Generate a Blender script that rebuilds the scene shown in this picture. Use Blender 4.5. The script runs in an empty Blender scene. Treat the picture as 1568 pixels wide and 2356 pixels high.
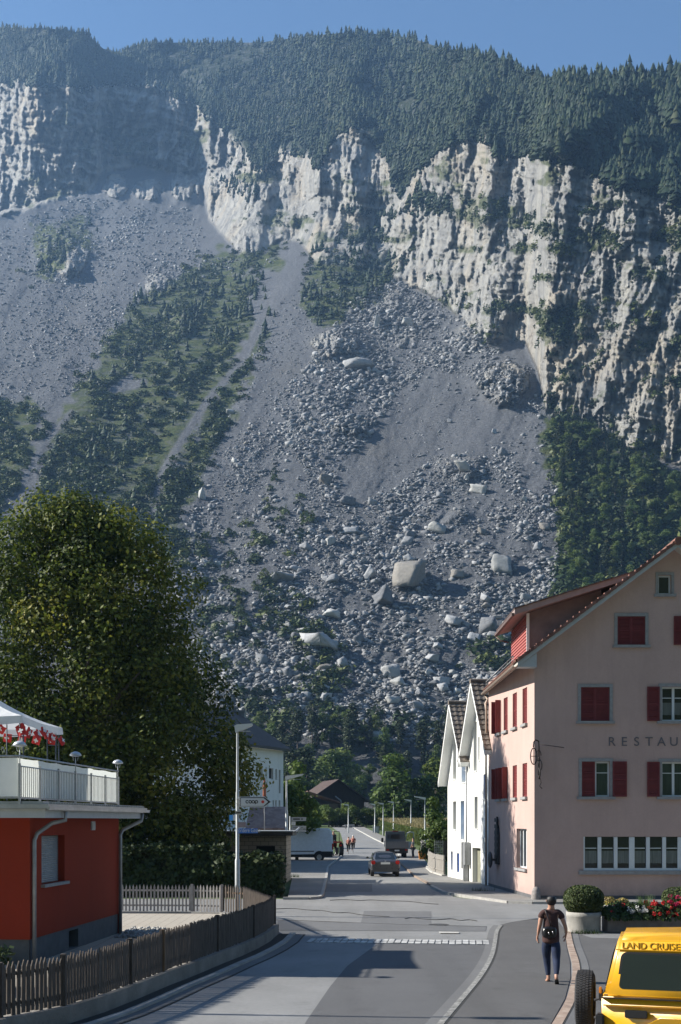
import bpy, bmesh, math, random
import numpy as np
from mathutils import Vector, Matrix
R = math.radians
SC = bpy.context.scene
COL = SC.collection
random.seed(7)
RNG = np.random.default_rng(11)

# ------------------------------------------------------------------ camera
F = 2600.0; CU = 784.0; HV = 1888.0; EYE = 3.3
cam = bpy.data.cameras.new("camera")
cam.sensor_fit = 'VERTICAL'; cam.sensor_height = 24.0
cam.lens = 24.0 * F / 2356.0
cam.shift_y = (HV - 1178.0) / 2356.0
cam.clip_start = 0.2; cam.clip_end = 9000
camo = bpy.data.objects.new("camera", cam); COL.objects.link(camo)
camo.location = (0, 0, EYE); camo.rotation_euler = (R(90), 0, 0)
SC.camera = camo

# ------------------------------------------------------------------ sky and sun
SUN_EL = R(32.0); SUN_AZ = R(-84.5)      # azimuth from +Y, negative = to the left
world = bpy.data.worlds.new("World"); SC.world = world; world.use_nodes = True
wn = world.node_tree; bg = wn.nodes['Background']
sky = wn.nodes.new('ShaderNodeTexSky'); sky.sky_type = 'NISHITA'; sky.sun_disc = False
sky.sun_elevation = SUN_EL; sky.sun_rotation = SUN_AZ
sky.altitude = 600; sky.air_density = 1.35; sky.dust_density = 0.0; sky.ozone_density = 6.0
wn.links.new(sky.outputs[0], bg.inputs[0]); bg.inputs[1].default_value = 0.068
sun = bpy.data.lights.new("sun", 'SUN'); sun.energy = 5.0; sun.angle = R(0.5); sun.color = (1.0, .94, .84)
suno = bpy.data.objects.new("sun", sun); COL.objects.link(suno)
sd = Vector((math.sin(SUN_AZ)*math.cos(SUN_EL), math.cos(SUN_AZ)*math.cos(SUN_EL), math.sin(SUN_EL)))
suno.rotation_euler = sd.to_track_quat('Z', 'Y').to_euler()
suno.location = (-60, 10, 60)
SC.view_settings.view_transform = 'Standard'; SC.view_settings.look = 'None'
SC.view_settings.exposure = 1.0; SC.view_settings.gamma = 1.0
SC.view_settings.use_curve_mapping = False

# ------------------------------------------------------------------ helpers
def P(u, v, D): return ((u-CU)*D/F, D, EYE-(v-HV)*D/F)
def G(u, v, z=0.0):
    D = (EYE-z)*F/(v-HV); return ((u-CU)*D/F, D, z)

def tag(o, label=None, cat=None, group=None, kind=None):
    if label: o['label'] = label
    if cat: o['category'] = cat
    if group: o['group'] = group
    if kind: o['kind'] = kind
    return o
def empty(name, loc, label, cat, group=None, rz=0.0):
    o = bpy.data.objects.new(name, None); COL.objects.link(o)
    o.location = loc; o.rotation_euler = (0, 0, rz); o.empty_display_size = .2
    return tag(o, label, cat, group)
def link_mesh(name, me, mat=None, parent=None):
    o = bpy.data.objects.new(name, me); COL.objects.link(o)
    if mat is not None and not me.materials: me.materials.append(mat)
    if parent is not None: o.parent = parent
    return o
def copy_tree(o, parent=None):
    c = o.copy(); COL.objects.link(c); c.parent = parent
    for ch in list(o.children): copy_tree(ch, c)
    return c
def np_mesh(name, V, Fc, mat=None, smooth=False, n=None):
    """V (k,3) verts, Fc (m,n) faces of constant size"""
    me = bpy.data.meshes.new(name)
    V = np.asarray(V, dtype=np.float32); Fc = np.asarray(Fc, dtype=np.int32)
    m, n = Fc.shape
    me.vertices.add(len(V)); me.vertices.foreach_set('co', V.ravel())
    me.loops.add(m*n); me.loops.foreach_set('vertex_index', Fc.ravel())
    me.polygons.add(m); me.polygons.foreach_set('loop_start', np.arange(0, m*n, n, dtype=np.int32))
    if smooth: me.polygons.foreach_set('use_smooth', np.ones(m, dtype=bool))
    me.update(calc_edges=True)
    if mat: me.materials.append(mat)
    return me
def vattr(me, name, arr):
    a = me.attributes.new(name, 'FLOAT', 'POINT'); a.data.foreach_set('value', np.asarray(arr, dtype=np.float32).ravel())

class MB:
    """collects simple solids; build() links them as one mesh object"""
    def __init__(s): s.v = []; s.f = []; s.sm = []
    def add(s, vs, fs, smooth=False, M=None):
        b = len(s.v)
        for p in vs:
            s.v.append(tuple(M @ Vector(p)) if M is not None else tuple(p))
        for f in fs: s.f.append(tuple(i+b for i in f)); s.sm.append(smooth)
        return s
    def box(s, x0, x1, y0, y1, z0, z1, M=None, bev=0.0):
        if x0 > x1: x0, x1 = x1, x0
        if y0 > y1: y0, y1 = y1, y0
        if z0 > z1: z0, z1 = z1, z0
        if bev > 0:
            bm = bmesh.new(); bmesh.ops.create_cube(bm, size=1)
            bmesh.ops.scale(bm, vec=(x1-x0, y1-y0, z1-z0), verts=bm.verts)
            bmesh.ops.translate(bm, vec=((x0+x1)/2, (y0+y1)/2, (z0+z1)/2), verts=bm.verts)
            bmesh.ops.bevel(bm, geom=bm.edges[:], offset=bev, segments=2, affect='EDGES')
            bm.verts.index_update()
            s.add([v.co[:] for v in bm.verts], [[v.index for v in f.verts] for f in bm.faces], False, M); bm.free(); return s
        vs = [(x0,y0,z0),(x1,y0,z0),(x1,y1,z0),(x0,y1,z0),(x0,y0,z1),(x1,y0,z1),(x1,y1,z1),(x0,y1,z1)]
        fs = [(0,3,2,1),(4,5,6,7),(0,1,5,4),(1,2,6,5),(2,3,7,6),(3,0,4,7)]
        return s.add(vs, fs, False, M)
    def prism(s, poly, a, b, axis='y', M=None):
        """polygon in the two other axes extruded a..b along axis"""
        n = len(poly)
        def mk(p, t):
            return {'x': (t, p[0], p[1]), 'y': (p[0], t, p[1]), 'z': (p[0], p[1], t)}[axis]
        vs = [mk(p, a) for p in poly] + [mk(p, b) for p in poly]
        fs = [tuple(range(n)), tuple(range(2*n-1, n-1, -1))] + [(i, n+i, n+(i+1) % n, (i+1) % n) for i in range(n)]
        return s.add(vs, fs, False, M)
    def lathe(s, prof, n=16, M=None, smooth=True, cap=True):
        vs = []; fs = []
        for (r, z) in prof:
            for i in range(n):
                a = 2*math.pi*i/n; vs.append((r*math.cos(a), r*math.sin(a), z))
        for k in range(len(prof)-1):
            for i in range(n):
                j = (i+1) % n
                fs.append((k*n+i, k*n+j, (k+1)*n+j, (k+1)*n+i))
        s.add(vs, fs, smooth, M)
        if cap:
            k = len(prof)-1
            s.add(vs[:n], [tuple(range(n-1, -1, -1))], False, M)
            s.add(vs[k*n:], [tuple(range(n))], False, M)
        return s
    def tube(s, pts, r, n=8, M=None, smooth=True):
        """round bar through pts; r number or list"""
        pts = [Vector(p) for p in pts]; m = len(pts)
        rs = r if isinstance(r, (list, tuple)) else [r]*m
        vs = []; fs = []
        up = None
        for i, p in enumerate(pts):
            d = (pts[min(i+1, m-1)] - pts[max(i-1, 0)]).normalized()
            if up is None or abs(d.dot(up)) > .95:
                up = Vector((0, 0, 1)) if abs(d.z) < .9 else Vector((0, 1, 0))
            x = d.cross(up).normalized(); y = x.cross(d).normalized(); up = y
            for k in range(n):
                a = 2*math.pi*k/n; vs.append(tuple(p + (x*math.cos(a) + y*math.sin(a))*rs[i]))
        for i in range(m-1):
            for k in range(n):
                j = (k+1) % n; fs.append((i*n+k, i*n+j, (i+1)*n+j, (i+1)*n+k))
        fs.append(tuple(range(n-1, -1, -1))); fs.append(tuple(range((m-1)*n, m*n)))
        return s.add(vs, fs, smooth, M)
    def build(s, name, mat, parent=None, recalc=True):
        me = bpy.data.meshes.new(name); me.from_pydata(s.v, [], s.f)
        me.polygons.foreach_set('use_smooth', s.sm)
        if recalc:
            bm = bmesh.new(); bm.from_mesh(me); bmesh.ops.recalc_face_normals(bm, faces=bm.faces); bm.to_mesh(me); bm.free()
        me.update()
        if mat: me.materials.append(mat)
        return link_mesh(name, me, None, parent)

# ------------------------------------------------------------------ materials
class NT:
    def __init__(s, name):
        s.m = bpy.data.materials.new(name); s.m.use_nodes = True; s.t = s.m.node_tree
        s.b = s.t.nodes['Principled BSDF']; s.out = s.t.nodes['Material Output']
    def n(s, typ, **kw):
        x = s.t.nodes.new('ShaderNode'+typ)
        for k, v in kw.items():
            if k in x.inputs.keys(): x.inputs[k].default_value = v
            else: setattr(x, k, v)
        return x
    def l(s, a, b): s.t.links.new(a, b)
    def coord(s, which='Object', scale=None):
        tc = s.n('TexCoord'); o = tc.outputs[which]
        if scale is not None:
            mp = s.n('Mapping'); mp.inputs['Scale'].default_value = scale; s.l(o, mp.inputs[0]); o = mp.outputs[0]
        return o
    def noise(s, vec, scale, detail=4, rough=.6):
        x = s.n('TexNoise'); x.inputs['Scale'].default_value = scale; x.inputs['Detail'].default_value = detail
        x.inputs['Roughness'].default_value = rough; s.l(vec, x.inputs['Vector']); return x.outputs['Fac']
    def ramp(s, fac, stops):
        x = s.n('ValToRGB'); cr = x.color_ramp
        while len(cr.elements) < len(stops): cr.elements.new(.5)
        for e, (p, c) in zip(cr.elements, stops):
            e.position = p; e.color = (c[0], c[1], c[2], 1) if not isinstance(c, (int, float)) else (c, c, c, 1)
        s.l(fac, x.inputs[0]); return x.outputs[0]
    def mix(s, fac, a, b, mode='MIX'):
        x = s.n('MixRGB'); x.blend_type = mode
        for i, q in ((0, fac), (1, a), (2, b)):
            if isinstance(q, (int, float)): x.inputs[i].default_value = q if i == 0 else (q, q, q, 1)
            elif isinstance(q, tuple): x.inputs[i].default_value = (q[0], q[1], q[2], 1)
            else: s.l(q, x.inputs[i])
        return x.outputs[0]
    def math(s, op, a, b=0.0, clamp=False):
        x = s.n('Math'); x.operation = op; x.use_clamp = clamp
        for i, q in ((0, a), (1, b)):
            if isinstance(q, (int, float)): x.inputs[i].default_value = q
            else: s.l(q, x.inputs[i])
        return x.outputs[0]
    def attr(s, name):
        x = s.n('Attribute'); x.attribute_name = name; return x.outputs['Fac']
    def bump(s, h, dist, strength=1.0):
        x = s.n('Bump'); x.inputs['Distance'].default_value = dist; x.inputs['Strength'].default_value = strength
        s.l(h, x.inputs['Height']); s.l(x.outputs[0], s.b.inputs['Normal']); return x
    def base(s, c):
        if isinstance(c, tuple): s.b.inputs['Base Color'].default_value = (c[0], c[1], c[2], 1)
        else: s.l(c, s.b.inputs['Base Color'])

def mat_simple(name, c, rough=.7, metal=0.0, var=.12, scale=3.0, bump=0.0, bscale=40, coord='Object'):
    t = NT(name); co = t.coord(coord)
    f = t.noise(co, scale, 5, .65)
    lo = tuple(x*(1-var) for x in c); hi = tuple(min(1, x*(1+var)) for x in c)
    t.base(t.ramp(f, [(.3, lo), (.7, hi)]))
    t.b.inputs['Roughness'].default_value = rough; t.b.inputs['Metallic'].default_value = metal
    if bump: t.bump(t.noise(co, bscale, 4, .6), bump)
    return t.m
def mat_leaf(name, stops, trans=.35, attrname='rnd', rough=.6):
    t = NT(name)
    c = t.ramp(t.attr(attrname), stops)
    oi = t.n('ObjectInfo')
    c2 = t.mix(t.math('MULTIPLY', oi.outputs['Random'], .35), c, (.02, .03, .012), 'MIX')
    t.base(c2); t.b.inputs['Roughness'].default_value = rough
    t.b.inputs['Specular IOR Level'].default_value = .25
    tr = t.n('BsdfTranslucent'); t.l(c2, tr.inputs[0])
    mx = t.n('MixShader'); mx.inputs[0].default_value = trans
    t.l(t.b.outputs[0], mx.inputs[1]); t.l(tr.outputs[0], mx.inputs[2]); t.l(mx.outputs[0], t.out.inputs[0])
    return t.m
def mat_glass(name, c=(.02, .025, .03), rough=.06, spec=.6):
    t = NT(name); t.base(c); t.b.inputs['Roughness'].default_value = rough
    t.b.inputs['Specular IOR Level'].default_value = spec
    return t.m

# ------------------------------------------------------------------ numpy noise
_H = RNG.random((256, 256))
def vn(x, y, seed=0):
    x = np.asarray(x, float)+seed*37.13; y = np.asarray(y, float)+seed*11.7
    xi = np.floor(x).astype(int); yi = np.floor(y).astype(int); fx = x-xi; fy = y-yi
    fx = fx*fx*fx*(fx*(fx*6-15)+10); fy = fy*fy*fy*(fy*(fy*6-15)+10)
    a = _H[yi & 255, xi & 255]; b = _H[yi & 255, (xi+1) & 255]; c = _H[(yi+1) & 255, xi & 255]; d = _H[(yi+1) & 255, (xi+1) & 255]
    return (a*(1-fx)+b*fx)*(1-fy)+(c*(1-fx)+d*fx)*fy
def fbm(x, y, o=4, g=.5, seed=0):
    s = 0; a = 1; t = 0
    for i in range(o):
        s = s+a*vn(x*2**i, y*2**i, seed+i*3); t += a; a *= g
    return s/t
def ridged(x, y, o=3, seed=0):
    s = 0; a = 1; t = 0
    for i in range(o):
        s = s+a*(1-abs(2*vn(x*2**i, y*2**i, seed+i*5)-1)); t += a; a *= .5
    return s/t
def inpoly(U, V, poly):
    r = np.zeros(U.shape, bool); n = len(poly); j = n-1
    for i in range(n):
        xi, yi = poly[i]; xj, yj = poly[j]
        c = ((yi > V) != (yj > V)) & (U < (xj-xi)*(V-yi)/(yj-yi+1e-9)+xi); r ^= c; j = i
    return r
def blur(A, k):
    for ax in (0, 1):
        w = np.exp(-np.linspace(-2, 2, 2*k+1)**2); w /= w.sum()
        pad = [(0, 0), (0, 0)]; pad[ax] = (k, k)
        B = np.pad(A, pad, 'edge'); C = np.zeros_like(A)
        for i in range(2*k+1):
            sl = [slice(None), slice(None)]; sl[ax] = slice(i, i+A.shape[ax]); C += w[i]*B[tuple(sl)]
        A = C
    return A
def sst(a, b, x):
    t = np.clip((x-a)/(b-a), 0, 1); return t*t*(3-2*t)
# ------------------------------------------------------------------ the mountain (one continuous piece of terrain)
US = np.arange(-190, 1762, 3.0); VS0 = np.arange(1868, 20, -3.0)
nu = len(US); nv = len(VS0)
def curve(pts):
    p = np.array(pts, float); return np.interp(US, p[:, 0], p[:, 1])
RIDGE = curve([(-560,20),(-200,40),(0,62),(120,66),(200,78),(238,112),(280,122),(340,104),(400,98),(520,98),(600,98),(700,84),(780,76),(850,76),(950,88),(1050,122),(1150,146),(1250,176),(1300,192),(1350,184),(1440,180),(1568,176),(1800,150),(2140,120)])
CTOP = curve([(-560,175),(-200,170),(0,180),(130,187),(200,195),(270,185),(330,186),(400,205),(455,232),(475,262),(520,295),(560,335),(600,388),(622,380),(642,345),(700,348),(735,385),(765,330),(790,288),(830,292),(860,320),(885,360),(915,436),(930,440),(965,385),(1010,335),(1060,316),(1100,312),(1135,332),(1152,372),(1168,352),(1250,350),(1330,372),(1400,412),(1480,432),(1530,452),(1568,475),(1800,500),(2140,520)])
CBOT = curve([(-560,480),(0,500),(60,484),(150,455),(215,438),(238,398),(330,384),(400,402),(455,396),(472,450),(482,505),(520,548),(560,582),(600,590),(640,556),(692,556),(730,610),(860,615),(905,640),(950,662),(1010,696),(1080,752),(1125,784),(1210,790),(1240,860),(1258,955),(1350,972),(1440,1030),(1568,1075),(1800,1150),(2140,1200)])
wob = (fbm(US*.02, US*0+3, 4, .6, 5)-.5)
wob2 = (fbm(US*.06, US*0+8, 3, .6, 9)-.5)
CTOP = CTOP+wob2*26; CBOT = CBOT+wob*22
U2 = np.repeat(US[None, :], nv, 0)
# rows run from the valley floor to the ridge in every column
ROW = np.linspace(0, 1, nv)[:, None]
V2 = 1868+(RIDGE[None, :]-1868)*ROW
Tn = (HV-V2)/F
ct = CTOP[None, :]; cb = CBOT[None, :]
mcl = sst(cb+5, cb-9, V2)*(1-sst(ct+10, ct-14, V2))        # 1 on the cliffs
mfo = sst(ct+10, ct-14, V2)
cl_s = 2.6+1.6*fbm(U2*.012, V2*.02, 3, .5, 2)
# ledges inside the cliffs: gentler bands
ledge = sst(.62, .72, fbm(U2*.006+V2*.004, V2*.022-U2*.004, 3, .5, 21))
cl_s = cl_s*(1-.62*ledge)
mid = inpoly(U2, V2, [(470,470),(600,440),(720,470),(760,560),(700,600),(500,610)])
bench = inpoly(U2, V2, [(455,392),(560,382),(640,402),(700,452),(770,486),(850,520),(920,580),(930,640),(860,640),(730,640),(600,620),(500,620),(466,520)])
cl_s = np.where(bench, .93+.35*sst(.5, .6, fbm(U2*.01, V2*.05, 2, .5, 23)), cl_s)
tal_s = .690+.036*sst(430, 760, U2)+.045*sst(850, 1350, U2)+.05*(fbm(U2*.004, V2*.006, 3, .5, 1)-.5)
fo_s = .98+.25*(fbm(U2*.006, V2*.008, 3, .5, 6)-.3)
S = tal_s*(1-mcl)*(1-mfo)+cl_s*mcl+fo_s*mfo
S = np.maximum(S, Tn+.13)
# jump behind the crest of the left scree fan
lw = (1-sst(430, 500, U2))
crest = np.exp(-((V2-(cb-4))/7.0)**2)*lw
D = np.zeros((nv, nu)); D[0] = 404+0*US
S2 = blur(S, 2)
for j in range(1, nv):
    dt = Tn[j]-Tn[j-1]
    tm = (Tn[j]+Tn[j-1])/2
    D[j] = D[j-1]*(1+dt/np.maximum(S2[j]-tm, .1))+crest[j]*15.0*lw[j]
D = blur(D, 3)
wl_ = 1-sst(455, 530, U2); D = np.where(D > 1700, 1700+(D-1700)*(1-.58*wl_), D)
D = D+280*sst(190, -60, U2)*sst(cb-3, cb-11, V2)
# large-scale form: buttresses and gullies of the rock wall
wu = (fbm(U2*.010, V2*.008, 4, .55, 30)-.5)*95; wv = (fbm(U2*.012, V2*.009, 4, .55, 33)-.5)*110
but = ridged((U2+wu)*.0095+V2*.0022, (V2+wv)*.0042, 3, 31)
rt = sst(440, 760, U2)
D = D-mcl*(but-.5)*(26+12*rt)*np.clip(D/1250.0, .4, 1.2)**1.3
def facet(x, y, seed, tilt=1.0):
    """cells with their own tilted planes: broken rock faces with sharp edges"""
    xi = np.floor(x).astype(int); yi = np.floor(y).astype(int); best = np.full(x.shape, 9e9); val = np.zeros(x.shape)
    for dx in (-1, 0, 1):
        for dy in (-1, 0, 1):
            cx_ = xi+dx; cy_ = yi+dy; h = lambda k: _H[(cy_*3+k*17+seed*7) & 255, (cx_*5+k*29+seed*13) & 255]
            px_ = cx_+h(1); py_ = cy_+h(2); d = (x-px_)**2+(y-py_)**2
            v = h(3)-.5+tilt*((h(4)-.5)*2*(x-px_)+(h(5)-.5)*1.2*(y-py_))
            m_ = d < best; best = np.where(m_, d, best); val = np.where(m_, v, val)
    return val
rib = ridged((U2+.3*wu)*.030+V2*.006, (V2+.6*wv)*.0075, 2, 41)**1.5
f1 = facet((U2+.30*wu)/46+V2*.004, (V2+.4*wv)/95, 1, .9)
f2 = facet((U2+.22*wu)/15+V2*.008, (V2+.3*wv)/52, 2, 1.1)
f3 = facet((U2+.10*wu)/7.0, (V2+.2*wv)/25, 3, 1.2)
fine = ridged(U2*.15+V2*.012+wu*.03, V2*.022, 3, 47)
crack = fbm(U2*.2, V2*.16, 3, .75, 55); strat = ridged(U2*.008+wu*.01, (V2-.22*U2)*.055+wv*.02, 3, 58)
sc = D/1200.0
amp = (1-.42*sst(480, 620, U2))*(1-.45*blur(bench.astype(float), 4))
D = D-mcl*amp*((rib-.5)*22+f1*(16+6*rt)+f2*10+f3*8+(fine-.5)*9+(crack-.5)*10+(strat-.5)*26)*sc
D = D+(mcl+mfo)*.9*np.clip(60-U2, 0, 400)*sst(520, 300, V2)
# scree and forest undulation
D = D-(1-mcl)*(1-mfo)*((fbm(U2*.012+V2*.006, V2*.006, 4, .5, 61)-.5)*26+(fbm(U2*.09, V2*.09, 3, .6, 63)-.5)*5)*sc*sst(1868, 1700, V2)
kk = 34; w_ = np.exp(-np.linspace(-2, 2, 2*kk+1)**2); w_ /= w_.sum(); Dp_ = np.pad(D, ((0, 0), (kk, kk)), 'edge'); Db = sum(w_[i]*Dp_[:, i:i+nu] for i in range(2*kk+1))
wf_ = sst(ct+6, ct-60, V2); D = D*(1-wf_)+Db*wf_
D = D-mfo*((fbm(U2*.007+V2*.004, V2*.010, 4, .55, 66)-.5)*120+(ridged(U2*.018-V2*.008, V2*.012, 2, 68)-.5)*30)
def bumpD(u, v, ru, rv, h, rockmask=None, sharp=2):
    q = ((U2-u)/ru)**2+((V2-v)/rv)**2
    w = np.exp(-q**sharp)
    return w*h
KNOB = [(148,585,62,58,60),(365,655,34,30,22),(412,738,34,44,26),(775,790,60,34,22),(880,700,70,45,22),(812,975,50,26,16),
        (1160,880,62,50,34),(1060,1075,60,30,10),(1020,1180,60,26,8),(940,1325,44,28,5),(560,560,30,30,12),(268,428,34,30,30),(345,436,44,26,24),(428,428,40,36,30),(520,430,46,22,16),(610,440,50,24,16),(735,1490,40,18,5),(1090,770,60,30,14),(440,1265,40,34,7),(930,760,60,36,12)]
mknob = np.zeros_like(D)
KR = {(1060,1075):.2,(1020,1180):.15,(940,1325):.2,(735,1490):.3,(440,1265):.2,(560,560):.7,(930,760):.55,(1090,770):.5,(880,700):.6}
for (u, v, ru, rv, h) in KNOB:
    w = bumpD(u, v, ru, rv, 1.0)
    kn = fbm(U2*.035, V2*.035, 4, .6, u)
    D = D-w*h*(.15+1.7*kn)
    mknob = np.maximum(mknob, sst(.42, .62, w*(.3+1.5*kn))*KR.get((u, v), .9))
mrock = np.clip(mcl+mknob, 0, 1)
D = D-(f3*9+f2*8+(crack-.5)*4)*sc*np.clip(mknob, 0, 1)
X = (U2-CU)*D/F; Z = EYE-(V2-HV)*D/F
def sample(A, u, v):
    """bilinear read of a map at picture direction (u, v)"""
    u = np.asarray(u, float); v = np.asarray(v, float)
    fu = np.clip((u-US[0])/(US[1]-US[0]), 0, nu-1.001); i = fu.astype(int); a = fu-i
    rd = np.interp(u, US, RIDGE)
    fv = np.clip((v-1868)/(rd-1868)*(nv-1), 0, nv-1.001); j = fv.astype(int); b = fv-j
    return (A[j, i]*(1-a)+A[j, i+1]*a)*(1-b)+(A[j+1, i]*(1-a)+A[j+1, i+1]*a)*b
def on_hill(u, v):
    d = sample(D, u, v); return (u-CU)*d/F, d, EYE-(v-HV)*d/F
# vegetation cover masks
VEG = [[(200,880),(240,800),(290,720),(400,640),(450,612),(590,640),(575,740),(560,800),(520,880),(440,990),(375,1090),(352,1245),(200,1240),(90,1220),(100,1080),(120,990)],
       [(-60,930),(80,930),(92,980),(60,1080),(0,1190),(-60,1200)],
       [(600,740),(620,770),(560,890),(500,1040),(440,1160),(400,1215),(368,1200),(400,1090),(500,930),(560,820)],
       [(720,590),(850,590),(930,610),(900,660),(820,720),(740,760),(700,690)],
       [(1250,955),(1380,968),(1430,1030),(1540,1085),(2100,1200),(2100,1600),(1568,1560),(1400,1450),(1265,1400),(1300,1250),(1270,1100)],
       [(380,1220),(430,1210),(440,1290),(400,1300)],[(85,520),(200,500),(210,560),(120,640),(85,640)],
       [(470,580),(640,570),(640,620),(470,640)]]
mveg = np.zeros_like(D)
Uw = U2+(fbm(U2*.03, V2*.03, 3, .6, 81)-.5)*60; Vw = V2+(fbm(U2*.03, V2*.03, 3, .6, 83)-.5)*60
for pl in VEG: mveg = np.maximum(mveg, inpoly(Uw, Vw, pl).astype(float))
def near_line(U, V, pts, w):
    best = np.full(np.shape(U), 1e9)
    for (x0, y0), (x1, y1) in zip(pts[:-1], pts[1:]):
        k = np.clip(((U-x0)*(x1-x0)+(V-y0)*(y1-y0))/((x1-x0)**2+(y1-y0)**2), 0, 1); best = np.minimum(best, np.hypot(U-x0-k*(x1-x0), V-y0-k*(y1-y0)))
    return best < w
GUL = [[(606,740),(560,830),(480,920),(420,1010),(372,1090),(352,1180),(346,1250)], [(165,950),(110,1010),(78,1060),(60,1110)], [(300,870),(255,900),(330,880)]]
def in_gully(U, V): return near_line(U, V, GUL[0], 9) | near_line(U, V, GUL[1], 8) | near_line(U, V, GUL[2], 10)
mveg = mveg*(1-in_gully(U2, V2))
mveg = blur(mveg, 2)*(1-.55*mcl)
mveg = np.maximum(mveg, mfo)
mveg = np.maximum(mveg, mcl*sst(.60, .69, fbm(U2*.016, V2*.03, 4, .55, 91))*.85)
mveg = np.maximum(mveg, .55*sst(1560, 1640, V2)*sst(.45, .6, fbm(U2*.03, V2*.04, 3, .6, 93)))
idx = np.arange(nv*nu).reshape(nv, nu)
Fc = np.stack([idx[:-1, :-1].ravel(), idx[:-1, 1:].ravel(), idx[1:, 1:].ravel(), idx[1:, :-1].ravel()], 1)

t = NT('mountain')
gc = t.n('NewGeometry').outputs['Position']
def mp(scale):
    m = t.n('Mapping'); m.inputs['Scale'].default_value = scale; t.l(gc, m.inputs[0]); return m.outputs[0]
rk, vg = t.attr('rock'), t.attr('veg')
st = t.noise(mp((.06, .05, .012)), 1.0, 8, .62)
rockc = t.ramp(st, [(.28, (.13, .135, .14)), (.39, (.28, .28, .275)), (.52, (.37, .365, .345)), (.68, (.49, .475, .425))])
warm = t.noise(mp((.012, .012, .008)), 1.0, 5, .6)
rockc = t.mix(t.ramp(warm, [(.52, 0.0), (.66, .6)]), rockc, (.46, .395, .30))
darks = t.noise(mp((.11, .09, .02)), 1.0, 6, .7)
rockc = t.mix(t.ramp(darks, [(.30, .75), (.44, 0.0)]), rockc, (.055, .06, .06))
sn = t.noise(mp((.45, .45, .6)), 1.0, 8, .8)
scree = t.ramp(sn, [(.34, (.085, .09, .10)), (.48, (.155, .163, .178)), (.58, (.21, .218, .232)), (.70, (.40, .405, .415))])
sb = t.noise(mp((.012, .010, .014)), 1.0, 5, .6)
scree = t.mix(t.ramp(sb, [(.35, .55), (.65, 0.0)]), scree, (.13, .135, .145))
tan = t.noise(mp((.02, .006, .008)), 1.0, 4, .6)
scree = t.mix(t.ramp(tan, [(.58, 0.0), (.78, .25)]), scree, (.21, .19, .15))
grass = t.ramp(t.noise(mp((.1, .1, .1)), 1.0, 6, .7), [(.3, (.032, .050, .018)), (.5, (.078, .102, .034)), (.7, (.15, .155, .065))])
gm = t.math('MULTIPLY', vg, t.ramp(t.noise(mp((.07, .07, .07)), 1.0, 6, .75), [(.36, .25), (.52, 1.0)]))
grass = t.mix(t.math('MULTIPLY', t.attr('wood'), .8), grass, (.016, .026, .015)); c = t.mix(rk, scree, rockc); c = t.mix(gm, c, grass)
t.base(c); t.b.inputs['Roughness'].default_value = .95; t.b.inputs['Specular IOR Level'].default_value = .15
bb = t.mix(rk, t.math('MULTIPLY', sn, .9), t.math('MULTIPLY', t.math('ADD', st, darks), 1.1))
bn = t.noise(mp((.30, .26, .06)), 1.0, 7, .75); bm1 = t.bump(bb, 4.0)
bm2 = t.n('Bump'); bm2.inputs['Distance'].default_value = 4.0; t.l(t.math('MULTIPLY', bn, rk), bm2.inputs['Height']); t.l(bm1.outputs[0], bm2.inputs['Normal']); t.l(bm2.outputs[0], t.b.inputs['Normal'])
cr = t.ramp(bn, [(.34, .55), (.44, 0.0)]); t.base(t.mix(t.math('MULTIPLY', cr, rk), c, (.06, .062, .065)))
M_HILL = t.m
me = np_mesh('hills', np.stack([X, D, Z], -1).reshape(-1, 3), Fc, M_HILL, False)
vattr(me, 'rock', mrock); vattr(me, 'veg', mveg); vattr(me, 'wood', mfo)
hills = link_mesh('hills', me); tag(hills, kind='structure')
# ------------------------------------------------------------------ rocks
def hull_rock(seed, n=16, flat=.7, j=.30):
    r = random.Random(seed); bm = bmesh.new()
    for c in range(8):
        v = Vector(((c & 1)*2-1, (c >> 1 & 1)*2-1, (c >> 2)*2-1))*.72
        v += Vector((r.uniform(-j, j), r.uniform(-j, j), r.uniform(-j, j)))
        bm.verts.new((v.x*1.1, v.y, v.z*flat))
    for i in range(max(0, n-8)):
        v = Vector((r.gauss(0, 1), r.gauss(0, 1), r.gauss(0, 1))).normalized()*r.uniform(.9, 1.12)
        bm.verts.new((v.x, v.y, v.z*flat))
    bmesh.ops.convex_hull(bm, input=bm.verts)
    for v in [v for v in bm.verts if not v.link_faces]: bm.verts.remove(v)
    bmesh.ops.triangulate(bm, faces=bm.faces)
    bm.verts.index_update()
    V = np.array([v.co[:] for v in bm.verts]); Fc = np.array([[v.index for v in f.verts] for f in bm.faces]); bm.free()
    return V, Fc
def mat_rock(name, lo, hi, white=.0):
    t = NT(name); gp = t.n('NewGeometry'); m = t.n('Mapping'); m.inputs['Scale'].default_value = (.5, .5, .7)
    t.l(gp.outputs['Position'], m.inputs[0])
    f = t.noise(m.outputs[0], 1.0, 7, .7)
    oi = t.n('ObjectInfo'); rr = t.math('ADD', t.attr('rnd'), oi.outputs['Random'])
    k = t.math('ADD', t.math('MULTIPLY', f, .7), t.math('MULTIPLY', rr, .5))
    t.base(t.ramp(k, [(.28, lo), (.62, tuple((a+b)/2 for a, b in zip(lo, hi))), (.92, hi)]))
    t.b.inputs['Roughness'].default_value = .9; t.b.inputs['Specular IOR Level'].default_value = .2
    t.bump(f, .35)
    return t.m
M_ROCK = mat_rock('grey_rock', (.085, .09, .10), (.36, .365, .37))
M_PALE = mat_rock('pale_rock', (.20, .205, .20), (.44, .44, .425))
M_TANR = mat_rock('tan_rock', (.12, .115, .105), (.31, .29, .26))
VARS = [hull_rock(100+i, 8+i % 2, .28+.11*(i % 5)) for i in range(16)]
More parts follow.
